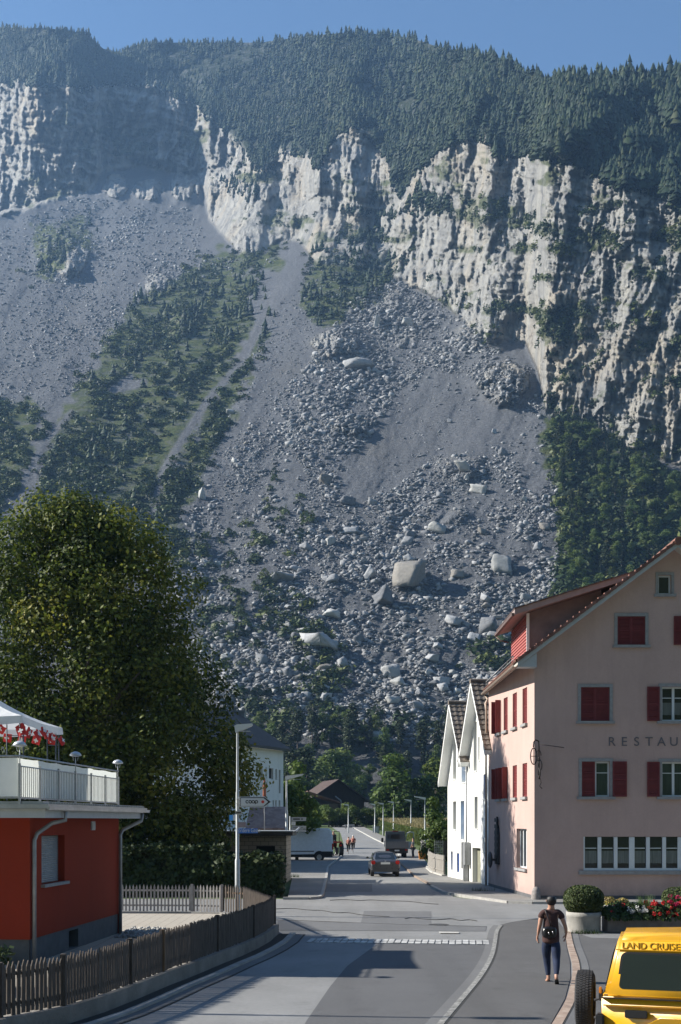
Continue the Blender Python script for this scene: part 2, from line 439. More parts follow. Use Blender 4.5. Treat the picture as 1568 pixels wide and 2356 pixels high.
def rand_rot(n, tilt):
    """n rotation matrices: small tilt times random turn about z"""
    a = RNG.uniform(0, 2*np.pi, n); b = RNG.normal(0, tilt, n); c = RNG.normal(0, tilt, n)
    def mz(t): z = np.zeros((n, 3, 3)); z[:, 0, 0] = np.cos(t); z[:, 0, 1] = -np.sin(t); z[:, 1, 0] = np.sin(t); z[:, 1, 1] = np.cos(t); z[:, 2, 2] = 1; return z
    def mx(t): z = np.zeros((n, 3, 3)); z[:, 1, 1] = np.cos(t); z[:, 1, 2] = -np.sin(t); z[:, 2, 1] = np.sin(t); z[:, 2, 2] = np.cos(t); z[:, 0, 0] = 1; return z
    def my(t): z = np.zeros((n, 3, 3)); z[:, 0, 0] = np.cos(t); z[:, 0, 2] = np.sin(t); z[:, 2, 0] = -np.sin(t); z[:, 2, 2] = np.cos(t); z[:, 1, 1] = 1; return z
    return mx(b) @ my(c) @ mz(a)
def scatter(name, variants, pos, scl, rot, mat, smooth=False, rnd=None):
    """joins many placed copies of a few small meshes into one"""
    n = len(pos); pick = RNG.integers(0, len(variants), n); Vs = []; Fs = []; Rs = []; b = 0
    rnd = RNG.random(n) if rnd is None else rnd
    for k, (V, Fc) in enumerate(variants):
        ii = np.where(pick == k)[0]
        if not len(ii): continue
        W = np.einsum('nij,vj->nvi', rot[ii], V) if rot[ii].ndim == 3 else V
        W = np.einsum('nij,nvj->nvi', rot[ii], V[None]*scl[ii][:, None, :])+pos[ii][:, None, :]
        Vs.append(W.reshape(-1, 3)); Fs.append((Fc[None]+np.arange(len(ii))[:, None, None]*len(V)).reshape(-1, Fc.shape[1])+b)
        Rs.append(np.repeat(rnd[ii], len(V))); b += len(ii)*len(V)
    me = np_mesh(name, np.concatenate(Vs), np.concatenate(Fs), mat, smooth); vattr(me, 'rnd', np.concatenate(Rs)); return me
def dens_sample(n, poly, extra=None):
    p = np.array(poly); u0, v0 = p.min(0); u1, v1 = p.max(0); ou = []; ov = []; c = 0
    while c < n:
        u = RNG.uniform(u0, u1, n*2); v = RNG.uniform(v0, v1, n*2); k = inpoly(u, v, poly)
        if extra is not None: k &= RNG.random(n*2) < extra(u, v)
        ou.append(u[k]); ov.append(v[k]); c += k.sum()
        if k.sum() == 0: break
    return np.concatenate(ou)[:n], np.concatenate(ov)[:n]
FIELD = [(720,830),(800,700),(900,640),(1010,700),(1110,770),(1240,860),(1250,1000),(1290,1100),(1280,1250),(1300,1370),(1230,1500),(1110,1700),(960,1720),(700,1700),(520,1660),(470,1560),(420,1460),(400,1320),(450,1160),(520,1040),(620,930)]
TONGUE = [(985,840),(1120,880),(1250,970),(1180,1010),(1000,1050),(900,1130),(800,1165),(790,1110),(850,1010),(940,930)]
LEFTF = [(-100,560),(180,455),(440,480),(500,590),(640,600),(560,640),(420,640),(300,720),(180,900),(80,940),(-100,950)]
def ftex(u, v):
    c = fbm(u*.012, v*.014, 4, .55, 101); a = .12+1.2*sst(.42, .62, c)
    a = a*np.where(inpoly(u, v, TONGUE), .10, 1)
    a = a*(.8+.3*sst(1250, 1600, v))
    a = a*np.where((u < 620+.15*(v-1300)) & (v > 1200), .45+.3*sst(380, 620, u), 1)
    return np.clip(a, 0, 1)
def rocks_at(u, v, px, name, mat, flat=.75, tilt=.35):
    x, y, z = on_hill(u, v); s = px*y/F*.5
    n = len(u); sc3 = np.stack([s*RNG.uniform(.8, 1.35, n), s*RNG.uniform(.7, 1.1, n), s*RNG.uniform(.6, 1.0, n)], 1)
    tone = np.clip(RNG.random(n)**1.9*1.1, 0, 1)
    return scatter(name, VARS, np.stack([x, y, z+s*.12], 1), sc3, rand_rot(n, tilt), mat, rnd=tone)
u1, v1 = dens_sample(33000, FIELD, ftex); px1 = np.minimum(4.2*(1/np.maximum(RNG.random(len(u1)), .02))**.46, 18)
px1 *= .60+.36*sst(1100, 1600, v1)
u2, v2 = dens_sample(5200, LEFTF, lambda u, v: np.clip(.25+.9*sst(.45, .6, fbm(u*.015, v*.02, 3, .5, 111))*sst(-100, 450, u), 0, 1)); px2 = np.minimum(3.4*(1/np.maximum(RNG.random(len(u2)), .03))**.36, 9)
u3, v3 = dens_sample(1500, [(600,740),(720,620),(900,620),(880,760),(640,950),(420,1290),(370,1240),(560,860)]); px3 = RNG.uniform(2.8, 6.0, len(u3))
CONE = [(640,985),(700,860),(730,800),(790,730),(860,660),(930,650),(1010,700),(1110,765),(1140,800),(1230,850),(1180,930),(1100,880),(985,840),(920,900),(880,960),(850,1010),(800,1060),(700,1080)]
u4, v4 = dens_sample(6000, CONE, lambda u, v: np.clip(.15+1.2*sst(.42, .58, fbm(u*.02, v*.022, 4, .55, 181)), 0, 1)); px4 = np.minimum(3.8*(1/np.maximum(RNG.random(len(u4)), .02))**.48, 18)
u5, v5 = dens_sample(5000, FIELD, lambda u, v: np.clip(sst(.52, .64, fbm(u*.02, v*.024, 3, .55, 191)), 0, 1)*(1-.9*inpoly(u, v, TONGUE))*sst(1000, 1250, v)); px5 = np.minimum(6.5*(1/np.maximum(RNG.random(len(u5)), .03))**.42, 19)
uu = np.concatenate([u1, u2, u3, u4, u5]); vv = np.concatenate([v1, v2, v3, v4, v5]); pp = np.concatenate([px1, px2, px3, px4, px5])
rub = link_mesh('rubble', rocks_at(uu, vv, pp, 'rubble', M_ROCK)); tag(rub, 'loose grey rubble covering the scree slope', 'rubble', kind='stuff')

# single boulders: first the ones the photograph singles out (u, v, width px, height px, kind, label)
def crag(seed, n, flat):
    V, Fc = hull_rock(seed, n, flat, .46); bm = bmesh.new(); vs = [bm.verts.new(v) for v in V]
    for f in Fc: bm.faces.new([vs[i] for i in f])
    bmesh.ops.subdivide_edges(bm, edges=bm.edges, cuts=3, use_grid_fill=True); bmesh.ops.triangulate(bm, faces=bm.faces); r = random.Random(seed)
    for v in bm.verts:
        p = v.co; k = float(ridged(p.x*1.3+p.z*.9+seed, p.y*1.3-p.z*1.4, 3, seed))-.6; v.co = p*(1+.30*k+r.uniform(-.03, .03))
    bm.verts.index_update(); V = np.array([v.co[:] for v in bm.verts]); Fc = np.array([[v.index for v in f.verts] for f in bm.faces]); bm.free(); return V, Fc
BIGV = [crag(300+i, 9+i % 5, .55+.10*(i % 4)) for i in range(12)]
BME = []
for mm, nm in ((M_ROCK, 'g'), (M_PALE, 'p'), (M_TANR, 't')):
    row = []
    for V, Fc in BIGV:
        me = np_mesh('boulder', V, Fc, mm); vattr(me, 'rnd', np.full(len(V), .1)); row.append(me)
    BME.append(row)
def boulder(u, v, w, h, kind, label, group=None, var=None, rz=None):
    x, y, z = [float(q) for q in on_hill(u, v)]
    o = bpy.data.objects.new('boulder', BME[kind][random.randrange(12) if var is None else var]); COL.objects.link(o)
    s = w*y/F*.46; sh = h*y/F*.44
    o.location = (x, y-s*.2, z+sh*.35); o.scale = (s, s*.85, sh/.72)
    o.rotation_euler = (random.gauss(0, .3), random.gauss(0, .3), random.uniform(0, 6.28) if rz is None else rz)
    return tag(o, label, 'boulder', group)
NAMED = [(941,1330,92,62,2,'biggest boulder, blocky and tan grey, casting a long dark shadow to its right',3),
 (882,1388,56,46,0,'grey angular boulder just below left of the biggest blocky boulder',1),
 (765,1417,46,36,1,'brightest white boulder in the lower middle of the scree',4),
 (735,1483,84,44,0,'broad dark grey boulder under the bright white one',2),
 (648,1336,58,18,0,'long flat slab lying left of the biggest blocky boulder',5),
 (1008,1222,52,26,1,'pale tilted slab above the right end of the biggest boulder',6),
 (1153,1308,52,50,1,'pale craggy boulder right of the long boulder shadow',7),
 (938,1292,30,24,0,'small grey block resting behind the top of the biggest boulder',8),
 (820,848,70,26,0,'wide flat topped boulder at the head of the debris cone',9),
 (935,750,34,22,1,'square pale block high on the debris cone below the rock face',10),
 (868,752,18,34,1,'thin upright slab beside the square pale block',11),
 (1068,1082,50,30,1,'light grey boulder at the foot of the smooth scree tongue',0),
 (903,1548,50,32,0,'stack shaped grey boulder low down above the valley wood',3),
 (917,1574,36,26,1,'pale block just under the stack shaped grey boulder',5),
 (870,1695,52,26,1,'pale boulder showing between the pines at the foot of the scree',2),
 (1128,1450,56,38,0,'grey boulder left of the red dormer window',6),
 (807,1225,44,18,0,'flat slab in mid slope above the craggy pale boulder',7),
 (762,1250,28,34,1,'upright pale craggy boulder in mid slope',8),
 (800,1158,36,26,0,'round grey boulder below the tip of the smooth scree tongue',9),
 (747,1110,40,28,2,'tan boulder left of the smooth scree tongue',10),
 (465,1145,28,22,1,'pale cube of rock by itself at the left edge of the rubble',11),
 (1102,1130,38,24,1,'pale boulder in the rubble right of the smooth tongue',1),
 (1036,972,14,14,0,'lone small boulder on the smooth scree below the dark outcrop',4),
 (1138,996,14,14,0,'second lone boulder on the smooth scree, further right',6),
 (530,952,22,18,1,'lone pale boulder among the bushes left of the rubble field',2),
 (700,1452,28,16,1,'small white slab just left below the brightest boulder',0),
 (1420-380,1432,50,26,0,'low grey slab in the rubble left of the red dormer',9),
 (1250,1215,30,20,2,'tan rock at the right edge of the rubble by the wood',3)]
for (u, v, w, h, k, lb, vr) in NAMED: boulder(u, v, w, h, k, lb, None, vr)
ZON = [((-100, 1000, 0, 1000), 'grey boulder of the upper debris cone below the rock face', 'boulders on the upper debris cone'),
       ((0, 760, 1000, 1330), 'grey boulder in the left half of the middle scree', 'boulders in the left middle scree'),
       ((760, 1320, 1000, 1330), 'grey boulder in the right half of the middle scree', 'boulders in the right middle scree'),
       ((0, 850, 1330, 1760), 'grey boulder low on the scree above the wood, left part', 'boulders low on the left scree'),
       ((850, 1320, 1330, 1760), 'grey boulder low on the scree behind the gabled houses', 'boulders low on the right scree')]
def zone_b(u, v):
    side = 'left edge' if u < 620 else ('left middle' if u < 800 else ('centre' if u < 960 else ('right middle' if u < 1120 else 'right edge')))
    row = 'upper debris cone' if v < 1000 else ('scree above the biggest boulder' if v < 1290 else ('scree level with the biggest boulder' if v < 1420 else ('scree below the biggest boulder' if v < 1560 else 'lowest scree above the valley wood')))
    return 'grey boulder on the %s, %s' % (row, side), 'boulders on the %s, %s' % (row, side)
ub, vb = dens_sample(272, FIELD, lambda u, v: np.clip(ftex(u, v)*(.35+.65*sst(900, 1500, v)), 0, 1))
ROCKPX = []
for u, v in zip(ub, vb):
    w = min(12.5*(1/max(random.random(), .05))**.35, 32)*(.7+.4*float(sst(1000, 1500, v)))
    lb, gp = zone_b(u, v)
    boulder(u, v, w, w*random.uniform(.5, .85), 0 if random.random() < .8 else (1 if random.random() < .6 else 2), lb, gp)

# ------------------------------------------------------------------ trees on the mountain
def conifer_lod(seed, tiers=3, n=7):
    r = random.Random(seed); V = []; Fc = []
    for k in range(tiers):
        z0 = .06+.30*k; z1 = min(1.0, z0+.46) if k < tiers-1 else 1.0; rr = .20*(1-.25*k)*(1-z0*.35)
        b = len(V); V.append((r.uniform(-.01, .01), 0, z1))
        for i in range(n):
            a = 2*math.pi*i/n+r.uniform(-.3, .3); q = rr*r.uniform(.6, 1.2)
            V.append((q*math.cos(a), q*math.sin(a), z0+r.uniform(-.06, .06)))
        for i in range(n): Fc.append((b, b+1+i, b+1+(i+1) % n))
    return np.array(V), np.array(Fc)
def blob_lod(seed, n=1):
    r = random.Random(seed); bm = bmesh.new(); bmesh.ops.create_icosphere(bm, subdivisions=2, radius=.5)
    off = [r.uniform(0, 99) for _ in range(2)]
    for v in bm.verts:
        k = 1+.75*(float(fbm(v.co.x*3.0+off[0], v.co.y*3.0+v.co.z*2.6+off[1], 3, .7, seed))-.5)+r.uniform(-.16, .16)
        v.co = Vector((v.co.x*k, v.co.y*k, v.co.z*k+.42))
    bm.verts.index_update()
    V = np.array([v.co[:] for v in bm.verts]); Fc = np.array([[v.index for v in f.verts] for f in bm.faces]); bm.free(); return V, Fc
M_CON = mat_leaf('conifer_needles', [(0, (.010, .020, .013)), (.5, (.021, .039, .022)), (.85, (.042, .066, .030)), (1, (.08, .09, .04))], .1)
M_BUSH = mat_leaf('bush_leaves', [(0, (.016, .030, .014)), (.45, (.038, .064, .022)), (.78, (.085, .115, .03)), (1, (.16, .18, .05))], .15)
def cards(C, N, size, rng=RNG, squash=.75):
    """leaf quads centred on C (n,3), facing roughly N (n,3)"""
    n = len(C); N = N+rng.normal(0, .55, (n, 3)); N /= np.linalg.norm(N, axis=1)[:, None]+1e-9
    A = np.cross(N, rng.normal(0, 1, (n, 3))); A /= np.linalg.norm(A, axis=1)[:, None]+1e-9; B = np.cross(N, A)
    s = (size*rng.uniform(.6, 1.3, n))[:, None]; A = A*s; B = B*s*squash
    V = np.stack([C-A, C-B*.8+A*.1, C+A, C+B], 1).reshape(-1, 3)
    return V, np.arange(4*n).reshape(n, 4)
def bush_lod(seed, n=46):
    rng = np.random.default_rng(seed+70); d = rng.normal(0, 1, (n, 3)); d /= np.linalg.norm(d, axis=1)[:, None]; d[:, 2] = abs(d[:, 2])*1.0-.12
    C = d*rng.uniform(.28, .5, (n, 1))+rng.normal(0, .05, (n, 3)); C[:, 2] = C[:, 2]*1.3+.1
    V = cards(C, d+np.array([0, 0, .3]), np.full(n, .15), rng)[0]
    q = np.arange(4*n).reshape(n, 4); return V, np.concatenate([q[:, [0, 1, 2]], q[:, [0, 2, 3]]])
CONV = [conifer_lod(i) for i in range(10)]; BLV = [bush_lod(i) for i in range(8)]
def place_up(u, v, H, spread, variants, name, mat, sink=.05, smooth=False, tilt=.03):
    x, y, z = on_hill(u, v); n = len(u)
    sc3 = np.stack([H*spread, H*spread, H], 1)
    return scatter(name, variants, np.stack([x, y, z-H*sink], 1), sc3, rand_rot(n, tilt), mat, smooth)
# upper wood: even over the ground, so sample in the rows of the terrain
def upper(n):
    u = RNG.uniform(-185, 1755, n); rd = np.interp(u, US, RIDGE); ctp = np.interp(u, US, CTOP)
    v = rd+(ctp+14-rd)*RNG.random(n)**.92
    return u, v
u, v = upper(18000)
gap = fbm(u*.02, v*.03, 4, .6, 131); k = (gap < .60) | (RNG.random(len(u)) < .22); u, v = u[k], v[k]
H = RNG.uniform(7, 17, len(u))*(1+.25*(fbm(u*.02, v*.02, 3, .5, 161)-.5)*4)
fm = place_up(u, v, H, RNG.uniform(1.1, 1.9, len(u)), CONV, 'forest', M_CON)
tag(link_mesh('forest', fm), 'dark spruce forest covering the mountain above the rock face', 'forest', kind='stuff')
# bushes and small trees on ledges and on the scree
su = []; sv = []
for pl, n in zip(VEG, (3300, 520, 520, 300, 0, 70, 70, 160)):
    if n:
        a, b = dens_sample(n, pl, lambda u, v: np.clip(.15+1.3*sst(.38, .56, fbm(u*.03, v*.03, 3, .6, 141)), 0, 1)); su.append(a+RNG.normal(0, 9, len(a))); sv.append(b+RNG.normal(0, 9, len(b)))
a, b = dens_sample(1150, [(450,330),(620,380),(920,450),(1568,460),(1900,520),(1900,1100),(1568,1060),(1250,940),(1080,740),(900,640),(720,600),(460,470)], lambda u, v: sst(.60, .70, fbm(u*.016, v*.03, 4, .55, 91)).clip(0, 1)+.03)
su.append(a); sv.append(b)
for pl, n in (([(600,1320),(700,1380),(760,1470),(790,1600),(700,1610),(660,1490),(600,1410)], 150), ([(1065,1470),(1190,1470),(1190,1545),(1080,1540)], 40), ([(440,1240),(620,1220),(620,1560),(500,1600),(430,1400)], 90), ([(620,1040),(720,1180),(720,1290),(600,1300),(520,1180)], 40), ([(540,1600),(700,1580),(800,1640),(1030,1650),(1030,1700),(540,1690)], 80)):
    a, b = dens_sample(n, pl); su.append(a); sv.append(b)
su = np.concatenate(su); sv = np.concatenate(sv); kq = ((fbm((su+.62*sv)*.017, (sv-.4*su)*.004, 3, .6, 171) > .44) | (su > 900) | (sv > 1230) | (RNG.random(len(su)) < .18)); su = su[kq]; sv = sv[kq]; su = su+(fbm(su*.022, sv*.022, 3, .6, 155)-.5)*100; kq = ~in_gully(su, sv); su = su[kq]; sv = sv[kq]
bm_ = place_up(su, sv, RNG.uniform(2.4, 8.0, len(su)), RNG.uniform(.8, 1.5, len(su)), BLV, 'bushes', M_BUSH, .12)
tag(link_mesh('bushes', bm_), 'green bushes spread over the scree and rock ledges', 'bushes', kind='stuff')
a, b = dens_sample(90, VEG[0]); a = a+(fbm(a*.02, b*.02, 3, .6, 151)-.5)*90; b = b+(fbm(a*.02, b*.02, 3, .6, 153)-.5)*70; c, d = dens_sample(140, [(280,690),(600,600),(640,760),(560,820),(420,760)]); e, f = dens_sample(130, [(720,570),(850,540),(930,610),(860,680),(730,760),(690,690)])
g, h = dens_sample(160, [(500,350),(600,330),(640,400),(580,470),(520,440),(480,470)]); g2, h2 = dens_sample(170, [(760,480),(860,500),(900,560),(800,560),(930,490),(960,430),(1050,480),(1000,500)])
g3, h3 = dens_sample(60, [(80,500),(210,490),(230,540),(120,640),(80,630)])
cu = np.concatenate([a, c, e, g, g2, g3]); cv = np.concatenate([b, d, f, h, h2, h3]); kq = (fbm((cu+.62*cv)*.017, (cv-.4*cu)*.004, 3, .6, 171) > .46) | (cu > 640) | (RNG.random(len(cu)) < .12); kq &= ~in_gully(cu, cv); cu = cu[kq]; cv = cv[kq]
cm = place_up(cu, cv, RNG.uniform(5, 14, len(cu)), RNG.uniform(1.2, 2.1, len(cu)), CONV, 'pines', M_CON)
wu_, wv_ = dens_sample(620, VEG[4], lambda u, v: (u < 1600)*1.0); wm_ = place_up(wu_, wv_, RNG.uniform(5, 12, len(wu_)), RNG.uniform(.9, 1.3, len(wu_)), BLV, 'undergrowth', M_BUSH, .1)
tag(link_mesh('undergrowth', wm_), 'undergrowth filling the wood below the right rock wall', 'undergrowth', kind='stuff')
tag(link_mesh('pines', cm), 'scattered small pines on the mountain slope', 'pines', kind='stuff')
# shrubs low on the scree, single things
M_SHR = mat_leaf('shrub_leaves', [(0, (.022, .034, .016)), (.5, (.045, .060, .022)), (1, (.10, .10, .04))], .15)
def crown_mesh(name, mat, lobes, n, size, seed=0, shell=.55, attrs=None):
    """foliage as leaf quads spread through a set of ellipsoid lobes (x,y,z,rx,ry,rz)"""
    rng = np.random.default_rng(seed+900); L = np.array(lobes, float)
    w = (L[:, 3]*L[:, 5])**1.0; w /= w.sum(); pick = rng.choice(len(L), n, p=w)
    d = rng.normal(0, 1, (n, 3)); d /= np.linalg.norm(d, axis=1)[:, None]
    rr = shell+(1-shell)*rng.random(n)**.7; rr = rr*(1+.16*rng.normal(0, 1, n).clip(-1.5, 1.5))
    C = L[pick, :3]+d*L[pick, 3:6]*rr[:, None]
    V, Fc = cards(C, d+np.array([0, 0, .35]), size, rng)
    me = np_mesh(name, V, Fc, mat)
    base = rng.random(len(L))[pick]*.5+rng.random(n)*.5
    vattr(me, 'rnd', np.repeat(base, 4)); return me
def lobes_round(r, n, R0, H0, H1, rl):
    """random lobes filling a rounded crown"""
    out = []
    for i in range(n):
        a = r.uniform(0, 6.283); k = r.random()**.6; t = r.random()
        z = H0+(H1-H0)*t; env = R0*math.sqrt(max(.05, 1-((t-.42)/.62)**2))
        q = rl*r.uniform(.7, 1.25)
        out.append((env*k*.8*math.cos(a), env*k*.8*math.sin(a), z, q, q, q*.8))
    return out
M_TRUNK = mat_simple('bark', (.09, .075, .06), .9, var=.35, scale=6, bump=.03, bscale=20)
M_TRUNKG = mat_simple('pine_bark', (.16, .13, .11), .9, var=.3, scale=6)
# --- conifer with drooping branch sprays
def conifer_mesh(seed, H=18, R0=3.2, bare=.12, pine=False):
    rng = np.random.default_rng(seed); C = []; N = []; S = []
    nw = 34
    for k in range(nw):
        t = bare+(1-bare)*(k/nw)**.95; z = H*t
        env = R0*((1-t)/(1-bare))**.85*rng.uniform(.75, 1.1) if not pine else R0*math.sqrt(max(.02, 1-((t-bare-.35*(1-bare))/(.72*(1-bare)))**2))*rng.uniform(.55, 1.1)
        env += .25
        for i in range(int(5+env*2.2)):
            a = rng.uniform(0, 6.283); L = env*rng.uniform(.75, 1.1)
            for q in np.arange(.25, 1.01, .19):
                r_ = L*q
                C.append((r_*math.cos(a)+rng.normal(0, .1), r_*math.sin(a)+rng.normal(0, .1), z-(.28 if not pine else -.15)*r_+rng.normal(0, .12)))
                N.append((math.cos(a)*.5, math.sin(a)*.5, 1.0)); S.append(.34+.22*q)
    C = np.array(C); N = np.array(N); V, Fc = cards(C, N, np.array(S), rng, .6)
    me = np_mesh('crown', V, Fc, M_CON if not pine else M_PINE); vattr(me, 'rnd', np.repeat(rng.random(len(C))*.8+.1*rng.random(), 4)); return me
M_PINE = mat_leaf('pine_needles', [(0, (.022, .036, .018)), (.5, (.042, .062, .026)), (1, (.085, .10, .04))], .12)
M_DEC = mat_leaf('broad_leaves', [(0, (.03, .055, .014)), (.5, (.065, .11, .022)), (1, (.13, .18, .035))], .3)
M_DEC2 = mat_leaf('pale_leaves', [(0, (.05, .085, .022)), (.5, (.10, .15, .03)), (1, (.19, .23, .05))], .3)
def trunk_mesh(H, r0, limbs=0, seed=0, mat=None):
    r = random.Random(seed); m = MB(); pts = [(0, 0, -.5)]; x = y = 0
    for k in range(1, 6):
        x += r.uniform(-.02, .02)*H*.4; y += r.uniform(-.02, .02)*H*.4; pts.append((x, y, H*k/5))
    m.tube(pts, [r0*1.25, r0, r0*.85, r0*.65, r0*.42, r0*.12], 7)
    for i in range(limbs):
        a = r.uniform(0, 6.283); t = r.uniform(.35, .75); z = H*t; L = H*r.uniform(.22, .38)
        m.tube([(x*t, y*t, z), (x*t+L*.45*math.cos(a), y*t+L*.45*math.sin(a), z+L*.35), (x*t+L*math.cos(a), y*t+L*math.sin(a), z+L*.7)], [r0*.45*(1-t*.4), r0*.28, r0*.06], 5)
    o = m.build('trunk', mat or M_TRUNK); me = o.data; bpy.data.objects.remove(o); return me
TREEK = []
for i in range(3): TREEK.append(('spruce', trunk_mesh(17.5, .24, 0, i, M_TRUNKG), conifer_mesh(i+1, 18, 2.9, .06)))
for i in range(3): TREEK.append(('pine', trunk_mesh(17, .26, 3, 10+i, M_TRUNKG), conifer_mesh(i+20, 18, 2.9, .32, True)))
rr_ = random.Random(5)
for i in range(4): TREEK.append(('broadleaf', trunk_mesh(11, .3, 6, 20+i), crown_mesh('crown', M_DEC if i % 2 else M_DEC2, lobes_round(rr_, 16, 4.6, 3.2, 14.6, 2.0), 2600, .42, i)))
def tree(kind, x, y, z, h, label, group=None, name=None, wide=1.0):
    k, tm, cm = TREEK[kind]; e = empty(name or k+'_tree', (x, y, z), label, 'tree', group, random.uniform(0, 6.28))
    base = 18.0 if kind < 6 else 16.0
    s = h/base; e.scale = (s*wide, s*wide, s)
    link_mesh('trunk', tm, None, e); link_mesh('crown', cm, None, e); return e
# ------------------------------------------------------------------ single trees of the two woods
def wood(poly, n, hmin, hmax, kinds, labels, groups, seed, mind=9.0, wide=(0.9, 1.25)):
    random.seed(seed); pts = []
    u, v = dens_sample(n*8, poly)
    for a, b in zip(u, v):
        if len(pts) >= n: break
        if all((a-c)**2+((b-d)*1.4)**2 > mind**2 for c, d in pts): pts.append((a, b))
    for a, b in pts:
        x, y, z = [float(q) for q in on_hill(a, b)]; k = random.choice(kinds); kk = 0 if k < 3 else (1 if k < 6 else 2)
        zn = ('near its left edge, high up' if a < 1360 else 'just below the rock wall') if b < 1160 else (('half way up its left edge' if a < 1360 else 'half way up, to the right') if b < 1270 else ('low down beside the dormer' if a < 1400 else 'low down over the gable roof'))
        tree(k, x, y, z-.3, random.uniform(hmin, hmax)*(1 if kk < 2 else .8), labels[kk]+', '+zn, groups[kk]+', '+zn, None, random.uniform(*wide))
wood([(1262,985),(1330,985),(1420,1060),(1530,1120),(1600,1130),(1650,1300),(1568,1460),(1440,1460),(1340,1440),(1290,1400),(1300,1300),(1310,1200),(1280,1100)], 150, 11, 19, [0,1,2,4,6,6,7,8,8,9,9],
     ['dark spruce in the wood behind the gable', 'thin pine in the wood behind the gable', 'green broadleaf tree in the wood behind the gable'],
     ['spruces behind the gable', 'pines behind the gable', 'broadleaf trees behind the gable'], 3, 13)
wood([(1262,1080),(1310,1080),(1330,1330),(1290,1400),(1262,1380),(1290,1250)], 26, 5, 9, [6,7,8,9],
     ['', '', 'small bushy tree at the rubble edge of the wood'], ['', '', 'small trees at the edge of the right wood'], 4, 10)
# ------------------------------------------------------------------ ground, streets and pavements
def gz(D):
    D = np.asarray(D, float)
    return np.where(D < 110, 0, np.where(D < 300, (D-110)**2*.00009+ (D-110)*.004, 0))*(D < 300)+np.where(D >= 300, 4.0+(D-300)*.0235, 0)
def sheet(name, poly, z, mat, kind='structure', n=None):
    """flat many-sided sheet at height z"""
    me = bpy.data.meshes.new(name); me.from_pydata([(p[0], p[1], z) for p in poly], [], [tuple(range(len(poly)))])
    bm = bmesh.new(); bm.from_mesh(me); bmesh.ops.triangulate(bm, faces=bm.faces)
    for f in bm.faces:
        if f.normal.z < 0: f.normal_flip()
    bm.to_mesh(me); bm.free(); me.materials.append(mat); o = link_mesh(name, me); return tag(o, kind=kind)
def asphalt(name, c, spread=.18, crack=True, speck=.35):
    t = NT(name); gp = t.n('NewGeometry').outputs['Position']
    big = t.noise(gp, .35, 5, .6); fine = t.noise(gp, 9.0, 6, .85); tiny = t.noise(gp, 55, 3, .8)
    k = t.math('ADD', t.math('MULTIPLY', big, .55), t.math('MULTIPLY', fine, .45))
    col = t.ramp(k, [(.35, tuple(q*(1-spread) for q in c)), (.65, tuple(q*(1+spread) for q in c))])
    col = t.mix(t.ramp(tiny, [(.55, 0.0), (.75, speck)]), col, tuple(min(1, q*1.9) for q in c))
    vo = t.n('TexVoronoi'); vo.feature = 'DISTANCE_TO_EDGE'; vo.inputs['Scale'].default_value = .22
    ds = t.n('VectorMath'); ds.operation = 'ADD'; nz = t.n('TexNoise'); nz.inputs['Scale'].default_value = .8; t.l(gp, nz.inputs['Vector'])
    t.l(gp, ds.inputs[0]); t.l(nz.outputs['Color'], ds.inputs[1]); t.l(ds.outputs[0], vo.inputs['Vector'])
    if crack:
        msk = t.math('MULTIPLY', t.ramp(vo.outputs['Distance'], [(.0, 1.0), (.006, 0.0)]), t.ramp(t.noise(gp, .15, 2), [(.5, 0.0), (.6, .55)]))
        col = t.mix(msk, col, tuple(q*.45 for q in c))
    # stains
    col = t.mix(t.ramp(t.noise(gp, 1.1, 4, .7), [(.56, 0.0), (.72, .5)]), col, tuple(q*.62 for q in c))
    sm = t.n('Mapping'); sm.inputs['Scale'].default_value = (.9, .07, 1); t.l(gp, sm.inputs[0]); col = t.mix(t.ramp(t.noise(sm.outputs[0], 1.0, 4, .6), [(.45, 0.0), (.7, .38)]), col, tuple(q*.70 for q in c))
    col = t.mix(t.ramp(t.noise(gp, 3.3, 5, .8), [(.64, 0.0), (.72, .5)]), col, tuple(min(1, q*1.35) for q in c))
    t.base(col); t.b.inputs['Roughness'].default_value = .85; t.b.inputs['Specular IOR Level'].default_value = .3
    t.bump(tiny, .012, .7); return t.m
M_ASPH = asphalt('old_asphalt', (.215, .216, .214)); M_ASPH2 = asphalt('new_asphalt', (.108, .109, .112), .12, False); M_ASPH3 = asphalt('walk_asphalt', (.105, .103, .102), .15)
M_ASPH4 = asphalt('patch_asphalt', (.145, .147, .15), .14, False)
M_CONC = mat_simple('concrete', (.30, .29, .27), .9, var=.22, scale=2.2, bump=.01, bscale=30)
M_CONCL = mat_simple('light_concrete', (.42, .41, .38), .9, var=.2, scale=3, bump=.01, bscale=30)
M_JOINT = mat_simple('dark_joint', (.03, .03, .028), .95)
M_MEAD = mat_simple('meadow', (.065, .10, .028), .95, var=.4, scale=.35, bump=.1, bscale=4)
# big ground sheet reaching the foot of the mountain
ys = np.concatenate([np.array([-60., 0, 40, 80, 110]), np.linspace(118, 300, 24), np.linspace(310, 412, 8)]); xs = np.linspace(-320, 320, 50)
XX, YY = np.meshgrid(xs, ys); ZZ = gz(YY)-.03-.9*sst(395, 412, YY)
gi = np.arange(len(xs)*len(ys)).reshape(len(ys), len(xs))
gf = np.stack([gi[:-1, :-1].ravel(), gi[:-1, 1:].ravel(), gi[1:, 1:].ravel(), gi[1:, :-1].ravel()], 1)
tag(link_mesh('ground', np_mesh('ground', np.stack([XX, YY, ZZ], -1).reshape(-1, 3), gf, M_MEAD, True)), kind='structure')
